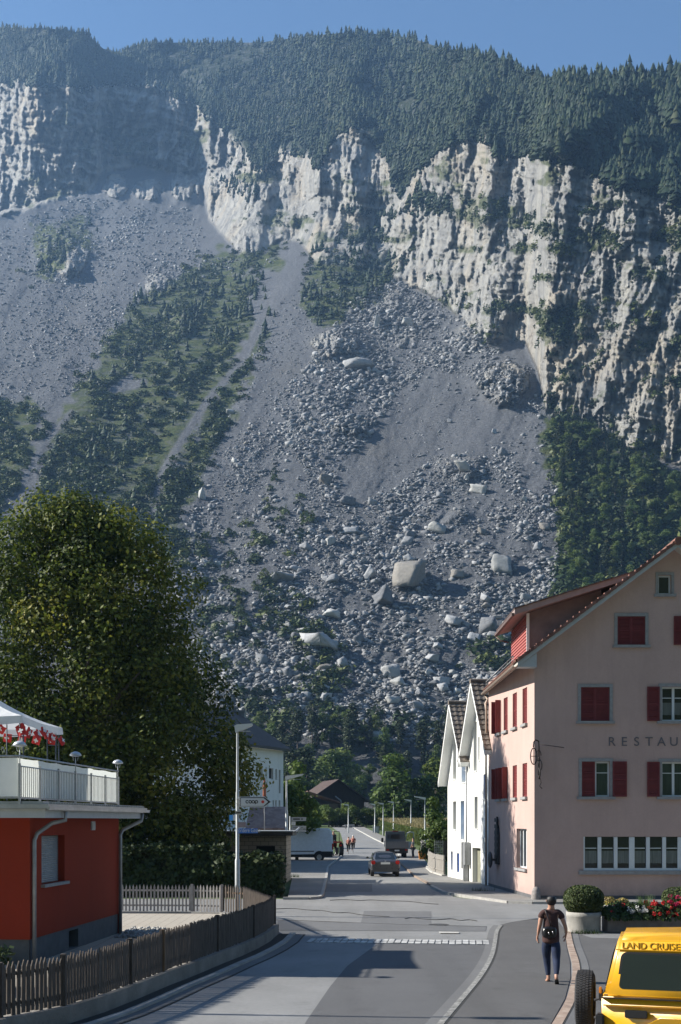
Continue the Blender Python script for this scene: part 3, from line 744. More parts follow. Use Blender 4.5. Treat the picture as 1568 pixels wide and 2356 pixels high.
# street surface: square near the crossing and the road away from the camera
def strip(name, left, right, ds, zoff, mat, h=0.0):
    """band along depth; left(D), right(D) give x"""
    V = []; n = len(ds)
    for d in ds: V += [(left(d), d, float(gz(d))+zoff), (right(d), d, float(gz(d))+zoff)]
    Fq = [(2*i, 2*i+1, 2*i+3, 2*i+2) for i in range(n-1)]
    if h:
        b = len(V); V += [(x, y, z-h) for x, y, z in V]
        Fq += [(2*i, 2*i+2, b+2*i+2, b+2*i) for i in range(n-1)]+[(2*i+3, 2*i+1, b+2*i+1, b+2*i+3) for i in range(n-1)]+[(1, 0, b, b+1)]
    me = bpy.data.meshes.new(name); me.from_pydata(V, [], Fq); me.update(); me.materials.append(mat)
    return tag(link_mesh(name, me), kind='structure')
def interp(pts):
    a = np.array(pts, float); return lambda d: float(np.interp(d, a[:, 0], a[:, 1]))
XL = interp([(40,-1.0),(60,-.86),(79,-.95),(113,.05),(150,.4),(200,.0),(260,-3),(330,-12)])
XR = interp([(40,4.9),(50,4.8),(62,4.6),(97,5.2),(120,6.0),(150,5.6),(200,4.0),(260,1.5),(330,-6)])
sheet('street', [(-45,4),(45,4),(45,47.6),(5.4,47.6),(4.9,49),(4.7,60),(5.4,104),(.1,104),(-.95,79),(-.86,60),(-.8,50),(-1.5,47.6),(-45,47.6)], 0.0, M_ASPH)
strip('road', XL, XR, [104]+list(range(110, 331, 10)), 0.006, M_ASPH)
KL = interp([(40,-.95),(330,-.95)])
M_KERB = mat_simple('kerb_stone', (.33, .32, .30), .85, var=.2, scale=5)
M_WALK = asphalt('pale_walk', (.22, .215, .205), .16)
# pavement left of the road, from the rounded corner
sheet('pavement', [(-2.2,47.3),(-1.35,47.3),(-.95,47.9),(-.86,49.5),(-.86,60),(-.95,79),(-.6,90),(-.2,100),(0,109),(-22,109),(-22,63.2),(-2.7,63.2)], .09, M_WALK)
def kerb(name, pts, w=.14, h=.11, z0=0.0, mat=None):
    m = MB(); P_ = [Vector((p[0], p[1], 0)) for p in pts]
    for a, b in zip(P_[:-1], P_[1:]):
        d = (b-a); L = d.length; d.normalize(); nn = Vector((-d.y, d.x, 0)); k = max(1, int(L/1.0))
        for i in range(k):
            p = a+d*L*i/k; q = a+d*(L*(i+1)/k-.012)
            za = z0+float(gz(p.y)); vs = [p-nn*w/2, q-nn*w/2, q+nn*w/2, p+nn*w/2]
            m.add([(v.x, v.y, za-.05) for v in vs]+[(v.x, v.y, za+h) for v in vs], [(0,1,5,4),(1,2,6,5),(2,3,7,6),(3,0,4,7),(4,5,6,7)])
    o = m.build(name, mat or M_KERB); return tag(o, kind='structure')
kerb('kerb', [(-2.4,47.22),(-1.32,47.22),(-.9,47.85),(-.8,49.5),(-.8,60),(-.88,79),(-.5,90),(.1,104)], h=.105)
# pavement in front of the houses on the right
sheet('pavement', [(4.75,104),(4.35,62),(4.75,51.0),(5.35,49.0),(6.1,46.9),(6.75,45.15),(7.6,44.75),(45,44.5),(45,52),(7.9,52),(7.4,58),(5.9,70),(7.4,104)], .085, M_WALK)
kerb('kerb', [(45,44.44),(7.6,44.69),(6.7,45.1),(6.05,46.87),(5.3,48.97),(4.7,51.0),(4.5,56)], w=.16, h=.10)
kerb('kerb', [(4.6,57.5),(4.35,66),(4.8,104)], w=.12, h=.093, mat=mat_simple('flush_sett', (.25,.19,.15), .9, var=.3, scale=9))
strip('pavement', lambda d: XR(d)+.12, lambda d: XR(d)+2.3, [104]+list(range(110, 261, 10)), .10, M_WALK, .1)
strip('kerb', lambda d: XR(d)-.08, lambda d: XR(d)+.12, [104]+list(range(110, 261, 10)), .11, M_CONCL, .12)
# dark relaid asphalt in the foreground lane, pale lane stays
def GX(u, v): return G(u, v)[:2]
sheet('road_patch', [GX(*p) for p in ((870,2171),(1120,2173),(1118,2195),(1095,2235),(1050,2290),(985,2356),(960,2380),(690,2380),(705,2350),(760,2270),(800,2222))], .004, M_ASPH2)
sheet('road_patch', [GX(*p) for p in ((838,2096),(993,2097),(992,2142),(826,2142))], .004, M_ASPH4)
sheet('road_patch', [GX(*p) for p in ((640,2119),(1120,2131),(1118,2143),(640,2141))], .008, M_ASPH4)
sheet('road_patch', [GX(*p) for p in ((745,2033),(857,2033),(857,2052),(745,2052))], .004, M_ASPH4)
# sett band across the lane
mb = MB(); r = random.Random(3)
A = Vector((*GX(706, 2168), 0)); B = Vector((*GX(1128, 2173), 0)); Dn = (B-A).normalized(); Nn = Vector((-Dn.y, Dn.x, 0)); n = 27; L = (B-A).length
for i in range(n):
    for j in range(2):
        p = A+Dn*(L*i/n+.01)+Nn*(j*.52-.12+r.uniform(-.01, .01)); w = L/n-.035; q = .47
        vs = [p, p+Dn*w, p+Dn*w+Nn*q, p+Nn*q]; z = .018+r.uniform(0, .01)
        mb.add([(v.x, v.y, -.03) for v in vs]+[(v.x, v.y, z) for v in vs], [(0,1,5,4),(1,2,6,5),(2,3,7,6),(3,0,4,7),(4,5,6,7)])
t = NT('setts'); gp = t.n('NewGeometry').outputs['Position']
t.base(t.ramp(t.noise(gp, 2.5, 6, .8), [(.35, (.20, .20, .20)), (.5, (.40, .40, .39)), (.65, (.60, .60, .58))])); t.b.inputs['Roughness'].default_value = .85
tag(mb.build('cobble_band', t.m), kind='structure')
# footway on the right with gutter lines
W1 = [(1150,2130),(1140,2143),(1137,2165),(1130,2200),(1104,2246),(1058,2300),(1015,2350),(990,2380)]
W2 = [(1150,2130),(1190,2118),(1260,2112)]
OUT = [(1300,2140),(1304,2180),(1312,2215),(1313,2250),(1300,2300),(1272,2350),(1255,2380)]
sheet('footway', [GX(*p) for p in W1[::-1]]+[GX(1190,2120), GX(1250,2115), GX(1285,2122)]+[GX(*p) for p in OUT], .014, M_ASPH3)
def band(name, line, off0, off1, z, mat):
    p = [Vector((*GX(*q), 0)) for q in line]; L_, R_ = [], []
    # smooth the line
    for _ in range(2):
        q = [p[0]]
        for a, b in zip(p[:-1], p[1:]): q += [a*.75+b*.25, a*.25+b*.75]
        q.append(p[-1]); p = q
    for i in range(len(p)):
        d = (p[min(i+1, len(p)-1)]-p[max(i-1, 0)]).normalized(); nn = Vector((-d.y, d.x, 0))
        L_.append(p[i]+nn*off0); R_.append(p[i]+nn*off1)
    V = []; 
    for a, b in zip(L_, R_): V += [(a.x, a.y, z), (b.x, b.y, z)]
    V += [(x, y, z-.03) for x, y, _ in V]; k = len(p); b = 2*k
    Fq = [(2*i, 2*i+1, 2*i+3, 2*i+2) for i in range(k-1)]+[(2*i, 2*i+2, b+2*i+2, b+2*i) for i in range(k-1)]+[(2*i+1, b+2*i+1, b+2*i+3, 2*i+3) for i in range(k-1)]
    me = bpy.data.meshes.new(name); me.from_pydata(V, [], Fq); me.update(); me.materials.append(mat); 
    bm = bmesh.new(); bm.from_mesh(me); bmesh.ops.recalc_face_normals(bm, faces=bm.faces)
    if sum(f.normal.z for f in bm.faces) < 0: bmesh.ops.reverse_faces(bm, faces=bm.faces)
    bm.to_mesh(me); bm.free(); return tag(link_mesh(name, me), kind='structure')
M_STRIP = mat_simple('gutter_strip', (.30, .30, .295), .9, var=.2, scale=4)
M_STRIP2 = asphalt('strip_asphalt', (.15, .15, .15), .2, False)
t = NT('gutter_stones'); gp = t.n('NewGeometry').outputs['Position']; t.base(t.ramp(t.noise(gp, 9, 6, .85), [(.35, (.10, .10, .095)), (.52, (.24, .235, .22)), (.68, (.48, .47, .44))])); t.b.inputs['Roughness'].default_value = .9; t.bump(t.noise(gp, 14, 4, .7), .03); M_GRAV = t.m
t = NT('brick_setts'); gp = t.n('NewGeometry').outputs['Position']
t.base(t.ramp(t.noise(gp, 3.2, 3, .7), [(.3, (.20, .15, .12)), (.5, (.30, .22, .17)), (.7, (.38, .31, .25))])); t.b.inputs['Roughness'].default_value = .9; M_BRICKS = t.m
band('gutter', W1, -.02, .09, .022, M_GRAV); band('gutter', W1, .10, .14, .016, M_JOINT); band('gutter', W1, .14, .27, .012, M_STRIP2)
band('gutter', W1, -.20, -.02, .019, M_STRIP2)
band('kerb', [(1300,2140),(1306,2180),(1318,2215),(1318,2250),(1306,2300),(1276,2350),(1258,2380)], .0, .16, .028, M_BRICKS)
band('kerb', [(1300,2140),(1306,2180),(1318,2215),(1318,2250),(1306,2300),(1276,2350),(1258,2380)], .16, .19, .022, M_JOINT)
band('gutter', [(1300,2140),(1306,2180),(1318,2215),(1318,2250),(1306,2300),(1276,2350),(1258,2380)], .19, .36, .018, M_STRIP2)
sheet('parking_place', [GX(1330,2148), GX(1360,2158), GX(1500,2162), (30,33.0), (30,5), GX(1262,2400), GX(1282,2350), GX(1312,2300), GX(1325,2250), GX(1325,2215), GX(1312,2180)], .010, M_ASPH3)
# joints in the asphalt of the crossing
for ln in ([(636,2117),(760,2121),(900,2127),(1010,2130),(1120,2133)], [(1150,2130),(1195,2119),(1260,2113),(1300,2112)]):
    band('asphalt_joint', ln, 0, .05, .012, M_JOINT)
# fine cracks wandering through the asphalt, worn paint
rc = random.Random(17)
for (u0, v0, u1, v1) in ((760,2070,1010,2078), (640,2090,900,2108), (930,2112,1100,2118)):
    pts_ = [(u0+(u1-u0)*k/8+rc.uniform(-5, 5), v0+(v1-v0)*k/8+rc.uniform(-3, 3)) for k in range(9)]
    band('asphalt_joint', pts_, 0, .018, .0225, M_JOINT)
sheet('worn_line', [GX(*p) for p in ((1010,2145),(1056,2146),(1057,2149),(1011,2149))], .026, M_CONCL)
# drain covers
for (u, v, a) in ((1010,2128,.32), (745,2240,.0)):
    if a:
        x, y, _ = G(u, v); o = MB().lathe([(a, .0), (a, .012)], 20).build('manhole_cover', mat_simple('cast_iron', (.06,.06,.06), .6, .3)); o.location = (x, y, 0.003)
        tag(o, 'round dark iron manhole cover in the road before the cobble band', 'manhole cover')
# ------------------------------------------------------------------ building helpers
def plaster(name, c, var=.07, grain=.02, stain=None):
    t = NT(name); gp = t.n('NewGeometry').outputs['Position']
    m = t.n('Mapping'); m.inputs['Scale'].default_value = (1, 1, .45); t.l(gp, m.inputs[0])
    k = t.math('ADD', t.math('MULTIPLY', t.noise(m.outputs[0], .7, 6, .65), .7), t.math('MULTIPLY', t.noise(gp, 14, 4, .7), .3))
    col = t.ramp(k, [(.35, tuple(q*(1-var) for q in c)), (.65, tuple(min(1, q*(1+var)) for q in c))])
    ms = t.n('Mapping'); ms.inputs['Scale'].default_value = (2.4, 2.4, .16); t.l(gp, ms.inputs[0])
    col = t.mix(t.ramp(t.noise(ms.outputs[0], 1.0, 5, .65), [(.50, 0.0), (.74, .30)]), col, tuple(q*.72 for q in c))
    col = t.mix(t.ramp(t.noise(gp, .45, 6, .7), [(.52, 0.0), (.66, .22)]), col, tuple(min(1, q*1.16) for q in c))
    if stain:
        sep = t.n('SeparateXYZ'); t.l(gp, sep.inputs[0])
        mk = t.math('MULTIPLY', t.ramp(sep.outputs['Z'], [(0.0, 1.0), (.9, 0.0)]), t.ramp(t.noise(gp, 1.7, 5, .7), [(.4, .1), (.65, .8)]))
        col = t.mix(mk, col, stain)
    t.base(col); t.b.inputs['Roughness'].default_value = .9; t.b.inputs['Specular IOR Level'].default_value = .2
    t.bump(t.noise(gp, 45, 4, .7), grain, .5); return t.m
def frame(O, d):
    """wall frame seen from outside: x to the right along d, y into the house, z up"""
    d = Vector((d[0], d[1])).normalized()
    return Matrix(((d.x, -d.y, 0, O[0]), (d.y, d.x, 0, O[1]), (0, 0, 1, O[2] if len(O) > 2 else 0), (0, 0, 0, 1)))
def uv2wall(M, u, v, y=0.0):
    """where the sight line through (u, v) meets the plane y of the wall frame -> (s, z)"""
    ox, oy, oz = M.translation; dx, dy = M[0][0], M[1][0]; ox += M[0][1]*y; oy += M[1][1]*y
    k = (u-CU)/F; s = (k*oy-ox)/(dx-k*dy); Dp = oy+s*dy
    return s, EYE-(v-HV)*Dp/F-oz
def clip_poly(poly, x0, x1, z0, z1):
    def cl(p, ins, inter):
        o = []
        for i in range(len(p)):
            a, b = p[i-1], p[i]; ia, ib = ins(a), ins(b)
            if ib:
                if not ia: o.append(inter(a, b))
                o.append(b)
            elif ia: o.append(inter(a, b))
        return o
    def ix(c): return lambda a, b: (c, a[1]+(b[1]-a[1])*(c-a[0])/(b[0]-a[0]))
    def iz(c): return lambda a, b: (a[0]+(b[0]-a[0])*(c-a[1])/(b[1]-a[1]), c)
    p = cl(poly, lambda q: q[0] >= x0-1e-9, ix(x0)); 
    if p: p = cl(p, lambda q: q[0] <= x1+1e-9, ix(x1))
    if p: p = cl(p, lambda q: q[1] >= z0-1e-9, iz(z0))
    if p: p = cl(p, lambda q: q[1] <= z1+1e-9, iz(z1))
    return p
def wall_faces(mb, M, outline, holes, depth=.25):
    """front face of a wall with real openings and their reveals"""
    xs = sorted({min(p[0] for p in outline), max(p[0] for p in outline)} | {h[0] for h in holes} | {h[1] for h in holes})
    zs = sorted({min(p[1] for p in outline), max(p[1] for p in outline)} | {h[2] for h in holes} | {h[3] for h in holes})
    for a, b in zip(xs[:-1], xs[1:]):
        for c, d in zip(zs[:-1], zs[1:]):
            if b-a < 1e-6 or d-c < 1e-6: continue
            mx, mz = (a+b)/2, (c+d)/2
            if any(h[0] < mx < h[1] and h[2] < mz < h[3] for h in holes): continue
            p = clip_poly(outline, a, b, c, d)
            if p and len(p) > 2: mb.add([(q[0], 0, q[1]) for q in p], [tuple(range(len(p)))], False, M)
    for (a, b, c, d) in holes:
        v = [(a,0,c),(b,0,c),(b,0,d),(a,0,d),(a,depth,c),(b,depth,c),(b,depth,d),(a,depth,d)]
        mb.add(v, [(0,1,5,4),(1,2,6,5),(2,3,7,6),(3,0,4,7)], False, M)
M_WHITEP = mat_simple('white_paint', (.72, .73, .72), .45, var=.05)
M_SASH = mat_simple('window_paint', (.62, .66, .68), .4, var=.05)
M_STONE = mat_simple('grey_stone', (.27, .27, .27), .85, var=.15, scale=6, bump=.006, bscale=60)
M_RAILM = mat_simple('galvanised_metal', (.42, .43, .43), .45, .6, var=.15, scale=8)
M_ZINC = mat_simple('zinc', (.30, .31, .32), .5, .5, var=.2, scale=5)
M_GLASS = mat_glass('window_glass', (.018, .022, .025), .05, .7)
M_CURT = mat_simple('net_curtain', (.34, .36, .36), .9, var=.3, scale=14)
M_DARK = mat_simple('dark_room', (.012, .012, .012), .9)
def mat_shutter(name, c):
    t = NT(name); co = t.coord('Generated'); w = t.n('TexWave'); w.wave_type = 'BANDS'; w.bands_direction = 'Z'
    w.inputs['Scale'].default_value = 9; w.inputs['Distortion'].default_value = 0; t.l(co, w.inputs['Vector'])
    gp = t.n('NewGeometry').outputs['Position']
    t.base(t.ramp(t.noise(gp, 3, 5, .7), [(.3, tuple(q*.8 for q in c)), (.7, tuple(q*1.2 for q in c))]))
    t.b.inputs['Roughness'].default_value = .55; t.bump(w.outputs['Fac'], .02, .8); return t.m
M_SHUT = mat_shutter('red_shutter', (.17, .022, .022))
def louvre(mb, M, x0, x1, z0, z1, y0, th=.035):
    """slatted leaf: frame and sloping slats"""
    f = .055
    mb.box(x0, x0+f, y0, y0+th, z0, z1, M); mb.box(x1-f, x1, y0, y0+th, z0, z1, M)
    mb.box(x0+f, x1-f, y0, y0+th, z0, z0+f, M); mb.box(x0+f, x1-f, y0, y0+th, z1-f, z1, M); mb.box(x0+f, x1-f, y0, y0+th, (z0+z1)/2-.03, (z0+z1)/2+.03, M)
    n = max(6, int((z1-z0)/.075)); dz = (z1-z0-2*f)/n
    for i in range(n):
        z = z0+f+i*dz; mb.add([(x0+f, y0+.004, z), (x1-f, y0+.004, z), (x1-f, y0+th-.004, z+dz*1.05), (x0+f, y0+th-.004, z+dz*1.05)], [(0,1,2,3)], False, M)
def window(parent, M, x0, x1, z0, z1, depth=.18, leaves=2, transom=.68, surround=.13, sill=True, sash=M_SASH, glass=M_GLASS, curtain=None, name='window', proud=.03, left=None, right=None, shut=None, bar=True, lab=None):
    """window unit in an opening; shutters: left/right = 'open', shut='both'/'left'"""
    m = MB(); s = surround
    if s:
        m.box(x0-s, x0, -proud, .02, z0, z1+s, M); m.box(x1, x1+s, -proud, .02, z0, z1+s, M); m.box(x0, x1, -proud, .02, z1, z1+s, M)
    else: m.box(x0+.002, x1-.002, depth-.03, depth-.01, z0+.002, z0+.03, M)
    w = m.build(name, M_STONE if s else sash, parent)
    if lab: w['label'] = lab
    if sill: MB().box(x0-s-.07, x1+s+.07, -.11, .03, z0-.11, z0-.002, M).build('sill', M_STONE, w)
    m = MB(); f = .065; d0, d1 = depth-.04, depth+.02
    m.box(x0+.002, x0+f, d0, d1, z0+.002, z1-.002, M); m.box(x1-f, x1-.002, d0, d1, z0+.002, z1-.002, M); m.box(x0+f, x1-f, d0, d1, z0+.002, z0+f, M); m.box(x0+f, x1-f, d0, d1, z1-f, z1-.002, M)
    iw = (x1-x0-2*f)/leaves
    for k in range(1, leaves): xm = x0+f+iw*k; m.box(xm-.05, xm+.05, d0-.01, d1, z0+f, z1-f, M)
    if bar:
        zb = z0+(z1-z0)*transom
        for k in range(leaves): m.box(x0+f+iw*k+(.05 if k else 0), x0+f+iw*(k+1)-(.05 if k < leaves-1 else 0), d0+.008, d1-.004, zb-.016, zb+.016, M)
    m.build('frame', sash, w)
    MB().box(x0+f, x1-f, depth, depth+.012, z0+f, z1-f, M).build('pane', glass, w)
    return w
def mat_pane(name, dark=(.015,.018,.018), curt=(.16,.18,.18), top=.55, lo=.18):
    """glass over a net curtain that hangs in the lower part of the window"""
    t = NT(name); co = t.coord('Generated'); sp = t.n('SeparateXYZ'); t.l(co, sp.inputs[0]); gp = t.n('NewGeometry').outputs['Position']
    m = t.n('Mapping'); m.inputs['Scale'].default_value = (9, 9, .6); t.l(gp, m.inputs[0]); fold = t.noise(m.outputs[0], 1.6, 3, .6)
    hem = t.math('ADD', sp.outputs['Z'], t.math('MULTIPLY', t.noise(gp, 7, 2), .05))
    band = t.math('MULTIPLY', t.math('LESS_THAN', sp.outputs['Z'], top), t.math('GREATER_THAN', hem, lo))
    cc = t.ramp(fold, [(.3, tuple(q*.5 for q in curt)), (.7, curt)])
    t.base(t.mix(band, dark, cc)); t.b.inputs['Roughness'].default_value = .07; t.b.inputs['Specular IOR Level'].default_value = .6; return t.m
M_PANEC = mat_pane('curtained_glass'); M_PANEG = mat_pane('green_room_glass', (.012,.02,.017), (.045,.065,.055), 1.1, -1)

# ------------------------------------------------------------------ pink guest house
GH = empty('guest_house', (7.96, 46.4, 0), 'pink plastered restaurant house with red shutters, tiled gable roof and a red dormer', 'house')
GHI = Matrix.Translation((-7.96, -46.4, 0))
M_PINK = plaster('pink_plaster', (.465, .338, .30), .09, .012, (.24, .20, .19))
fr = frame((7.96, 46.4, 0), (1, 0)); sd_ = frame((7.96-.66, 46.4+9.33, 0), (.0707, -.9975))
frL = GHI @ fr; sdL = GHI @ sd_
W_ = 11.44; LS = 9.353; ZE = 10.15; ZA = 14.42; SL = (ZA-ZE)/(W_/2)
def f_(u0, v1, u1, v0): # picture box (left, bottom, right, top) -> hole on the front
    a = uv2wall(fr, u0, v1); b = uv2wall(fr, u1, v0); return (a[0], b[0], a[1], b[1])
ATT = f_(1515, 1367, 1545, 1323); C1 = f_(1421, 1484, 1485, 1418); C2 = f_(1337, 1659, 1403, 1581)
O2 = f_(1523, 1659, 1580, 1580); C3 = f_(1339, 1833, 1404, 1752); O3 = f_(1523, 1833, 1580, 1753)
R1 = (C1[0]+3.0, C1[1]+3.05, C1[2], C1[3]); R2 = (O2[0]+3.05, O2[1]+3.05, O2[2], O2[3]); R3 = (O3[0]+3.05, O3[1]+3.05, O3[2], O3[3])
GF = f_(1343, 2003, 1343+4*54+6, 1925); GF = (GF[0], GF[0]+5.98, GF[2], GF[3])
wm = MB()
outl = [(0, 0), (W_, 0), (W_, ZE), (W_/2, ZA), (0, ZE)]
wall_faces(wm, frL, outl, [ATT, C1, C2, O2, C3, O3, R1, R2, R3, GF], .22)
def s_(u0, u1, vb, vt, um=None):
    a = uv2wall(sd_, u0, vb); b = uv2wall(sd_, u1, vt); c = uv2wall(sd_, (u0+u1)/2, vb)[1]; d = uv2wall(sd_, (u0+u1)/2, vt)[1]; return (a[0], b[0], c, d)
# four windows on two floors, evenly spaced; one wide window on the ground floor
S2z = (uv2wall(sd_, 1208, 1668)[1], uv2wall(sd_, 1208, 1583)[1]); S1z = (uv2wall(sd_, 1208, 1836)[1], uv2wall(sd_, 1208, 1756)[1])
sxs = [uv2wall(sd_, uu_, 1800)[0] for uu_ in (1148.5, 1164, 1185, 1208)]
SW = [(x-.42, x+.42, S2z[0]+.05, S2z[1]) for x in sxs]+[(x-.42, x+.42, S1z[0]+.05, S1z[1]) for x in sxs]
a = uv2wall(sd_, 1189, 1990); b = uv2wall(sd_, 1213, 1915); SG = (a[0], b[0]-.05, 1.25, 2.95)
wall_faces(wm, sdL, [(0, 0), (LS, 0), (LS, ZE), (0, ZE)], SW+[SG], .26)
# back and right walls
wm.add([(W_, 0, 0), (W_, LS, 0), (W_, LS, ZE), (W_, 0, ZE)], [(0,1,2,3)], False, frL)
wm.add([(-.66, 9.33, 0), (W_, LS, 0), (W_, LS, ZE), (W_/2-.33, LS, ZA), (-.66, 9.33, ZE)], [(0,4,3,2,1)], False, frL)
wm.build('wall', M_PINK, GH)
MB().box(.0, W_, -.012, 0.0, 0, .22, frL).box(0, LS, -.012, 0, 0, .22, sdL).build('plinth', mat_simple('plinth_paint', (.10,.10,.105), .9, var=.25, scale=3), GH)
# dark rooms behind the openings
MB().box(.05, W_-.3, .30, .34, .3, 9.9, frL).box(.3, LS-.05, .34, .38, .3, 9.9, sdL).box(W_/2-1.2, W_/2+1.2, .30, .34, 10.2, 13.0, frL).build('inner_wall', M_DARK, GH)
def leaf(x0, x1, z0, z1, y, M, parent, name='shutter'):
    m = MB(); louvre(m, M, x0, x1, z0, z1, y); 
    m.box(x0+.06, x1-.06, y+.034, y+.038, z0+.06, z1-.06, M)
    m.build(name, M_SHUT, parent)
def shutter_pair(w, M, h, mode):
    x0, x1, z0, z1 = h; c = (x0+x1)/2; ww = c-x0
    if mode == 'closed': leaf(x0+.01, c-.004, z0+.01, z1-.01, .01, M, w); leaf(c+.004, x1-.01, z0+.01, z1-.01, .01, M, w)
    if mode in ('open', 'half'):
        if mode == 'half': leaf(x0+.01, c-.03, z0+.01, z1-.01, .01, M, w)
        else: leaf(x0-ww-.10, x0-.10, z0, z1, -.075, M, w)
        leaf(x1+.10, x1+ww+.10, z0, z1, -.075, M, w)
w = window(GH, frL, *ATT, leaves=1, bar=False, surround=.11, sill=True)
for h, md, gl in ((C1, 'closed', M_GLASS), (C2, 'closed', M_GLASS), (R1, 'open', M_GLASS), (O2, 'open', M_PANEC), (R2, 'open', M_PANEC), (C3, 'half', M_PANEG), (O3, 'open', M_PANEG), (R3, 'open', M_PANEG)):
    w = window(GH, frL, *h, glass=gl, lab={'closed': 'window behind closed red shutters', 'half': 'window with one red shutter shut over it'}.get(md)); shutter_pair(w, frL, h, md)
# long ground-floor band of nine lights
w = window(GH, frL, *GF, leaves=1, bar=False, surround=0, sill=False, name='window_band', glass=M_DARK)
m = MB(); pn = MB(); nn_ = 9; lw_ = (GF[1]-GF[0])/nn_
for k in range(nn_):
    x0 = GF[0]+k*lw_; zb = GF[2]+(GF[3]-GF[2])*.66
    fw = .11 if k % 3 == 2 else .075
    m.box(x0+lw_-fw, x0+lw_+(.11 if k % 3 == 2 else .075)*(k < 8), .02, .10, GF[2]+.02, GF[3]-.02, frL)
    m.box(x0+.08, x0+lw_-.12, .05, .08, zb-.016, zb+.016, frL)
m.box(GF[0]+.002, GF[0]+.06, .02, .10, GF[2], GF[3], frL); m.box(GF[0]+.06, GF[1]-.07, .021, .10, GF[2], GF[2]+.10, frL)
m.build('frame', M_SASH, w)
for k in range(nn_):
    x0 = GF[0]+k*lw_; MB().box(x0+.08, x0+lw_-.10, .07, .078, GF[2]+.1, GF[3], frL).build('pane', M_PANEC, w)
MB().box(GF[0]-.2, GF[1]+.2, -.10, .0, GF[2]-.16, GF[2]-.005, frL).build('sill', M_STONE, w)
# side windows: upper row closed, first with open leaves
def side_leaf(x, z0, z1, M, parent, hinge):
    # leaf swung out at right angles to the wall
    m = MB(); m.box(x-.018, x+.018, -.27, -.03, z0, z1, M); o = m.build('shutter', M_SHUT, parent)
for i, h in enumerate(SW):
    w = window(GH, sdL, *h, surround=0, depth=.16, leaves=1, glass=M_GLASS)
    MB().box(h[0]-.08, h[1]+.08, -.10, .02, h[2]-.12, h[2]-.002, sdL).build('sill', M_STONE, w)
    m = MB()
    if i in (0, 4, 5):
        side_leaf(h[0]-.03, h[2], h[3], sdL, w, 0); side_leaf(h[1]+.03, h[2], h[3], sdL, w, 1)
        leaf(h[0]+.02, h[1]-.02, h[2]+.01, h[3]-.01, .10, sdL, w)
    else:
        leaf(h[0]+.01, h[1]-.01, h[2]+.01, h[3]-.01, .05, sdL, w)
w = window(GH, sdL, *SG, surround=0, depth=.20, leaves=3, bar=False, glass=M_GLASS)
MB().box(SG[0]-.1, SG[1]+.1, -.09, .02, SG[2]-.12, SG[2]-.002, sdL).build('sill', M_STONE, w)
# lettering
def text_mesh(body, size, depth=.02):
    c = bpy.data.curves.new('lettering', 'FONT'); c.body = body; c.size = size; c.extrude = depth/2; c.align_x = 'CENTER'
    o = bpy.data.objects.new('tmp', c); COL.objects.link(o); dg = bpy.context.evaluated_depsgraph_get(); me = bpy.data.meshes.new_from_object(o.evaluated_get(dg))
    bpy.data.objects.remove(o); me.name = 'lettering'; return me
def add_text(body, size, mat, parent, loc, rot=(R(90), 0, 0), depth=.02, spacing=None, name='lettering', sx=1.0):
    obs = []
    if spacing is None: items = [(body, 0)]
    else: items = [(ch, i*spacing) for i, ch in enumerate(body)]
    bm = bmesh.new()
    for ch, off in items:
        me = text_mesh(ch, size, depth); me.transform(Matrix.Translation((off, 0, 0)) @ Matrix.Diagonal((sx, 1, 1, 1))); bm.from_mesh(me)
    me = bpy.data.meshes.new(name); bm.to_mesh(me); bm.free(); me.materials.clear(); me.materials.append(mat)
    for p in me.polygons: p.material_index = 0
    o = link_mesh(name, me, None, parent); o.location = loc; o.rotation_euler = rot; return o
M_LET = mat_simple('grey_lettering', (.13, .12, .13), .8)
sx0, sz0 = uv2wall(fr, 1408, 1716)
add_text('RESTAURANT', .52, M_LET, GH, (sx0, -.012, sz0), spacing=.51, sx=1.02)
# roof
M_TILE = None
def mat_tiles(name, lo, hi, sx=4.2, sz=3.4):
    t = NT(name); gp = t.n('NewGeometry').outputs['Position']; v_ = t.n('TexVoronoi'); v_.inputs['Scale'].default_value = 3.5; t.l(gp, v_.inputs['Vector'])
    k = t.math('ADD', t.math('MULTIPLY', v_.outputs['Color'], .5), t.math('MULTIPLY', t.noise(gp, 1.3, 5, .7), .6))
    t.base(t.ramp(k, [(.3, lo), (.8, hi)])); t.b.inputs['Roughness'].default_value = .8; t.bump(t.noise(gp, 20, 3), .02); return t.m
M_TILE = mat_tiles('red_tiles', (.10, .045, .034), (.25, .12, .09)); M_TILEB = mat_tiles('brown_tiles', (.10, .085, .07), (.25, .21, .175))
M_BARGE = mat_simple('barge_board', (.40, .43, .44), .6, var=.08)
OS, OF = .78, .62   # overhang side, front
def roof_tiled(mb, M, p0, along, up, nA, nU, th=.05):
    """courses of rounded pantiles: p0 lower corner, along = vector along the eave, up = vector up the slope"""
    p0 = Vector(p0); A_ = Vector(along); U_ = Vector(up); Nn = A_.cross(U_).normalized()
    if Nn.z < 0: Nn = -Nn
    seg = 4
    for j in range(nU):
        a = p0+U_*(j/nU); b = p0+U_*((j+1.12)/nU); vs = []; fs = []
        for i in range(nA*seg+1):
            h = th*.55*(1+math.cos(2*math.pi*i/seg))*.5+th*.1
            q = A_*(i/(nA*seg)); vs += [tuple(a+q+Nn*(h+th*.8)), tuple(b+q+Nn*(h*.9)), tuple(a+q+Nn*(h-.02))]
        for i in range(nA*seg):
            fs += [(3*i, 3*i+3, 3*i+4, 3*i+1), (3*i, 3*i+2, 3*i+5, 3*i+3)]
        mb.add(vs, fs, False, M)
m = MB(); t_ = .16
xe, ze = -OS, ZE-OS*SL; xr, zr = W_+OS, ZE-OS*SL
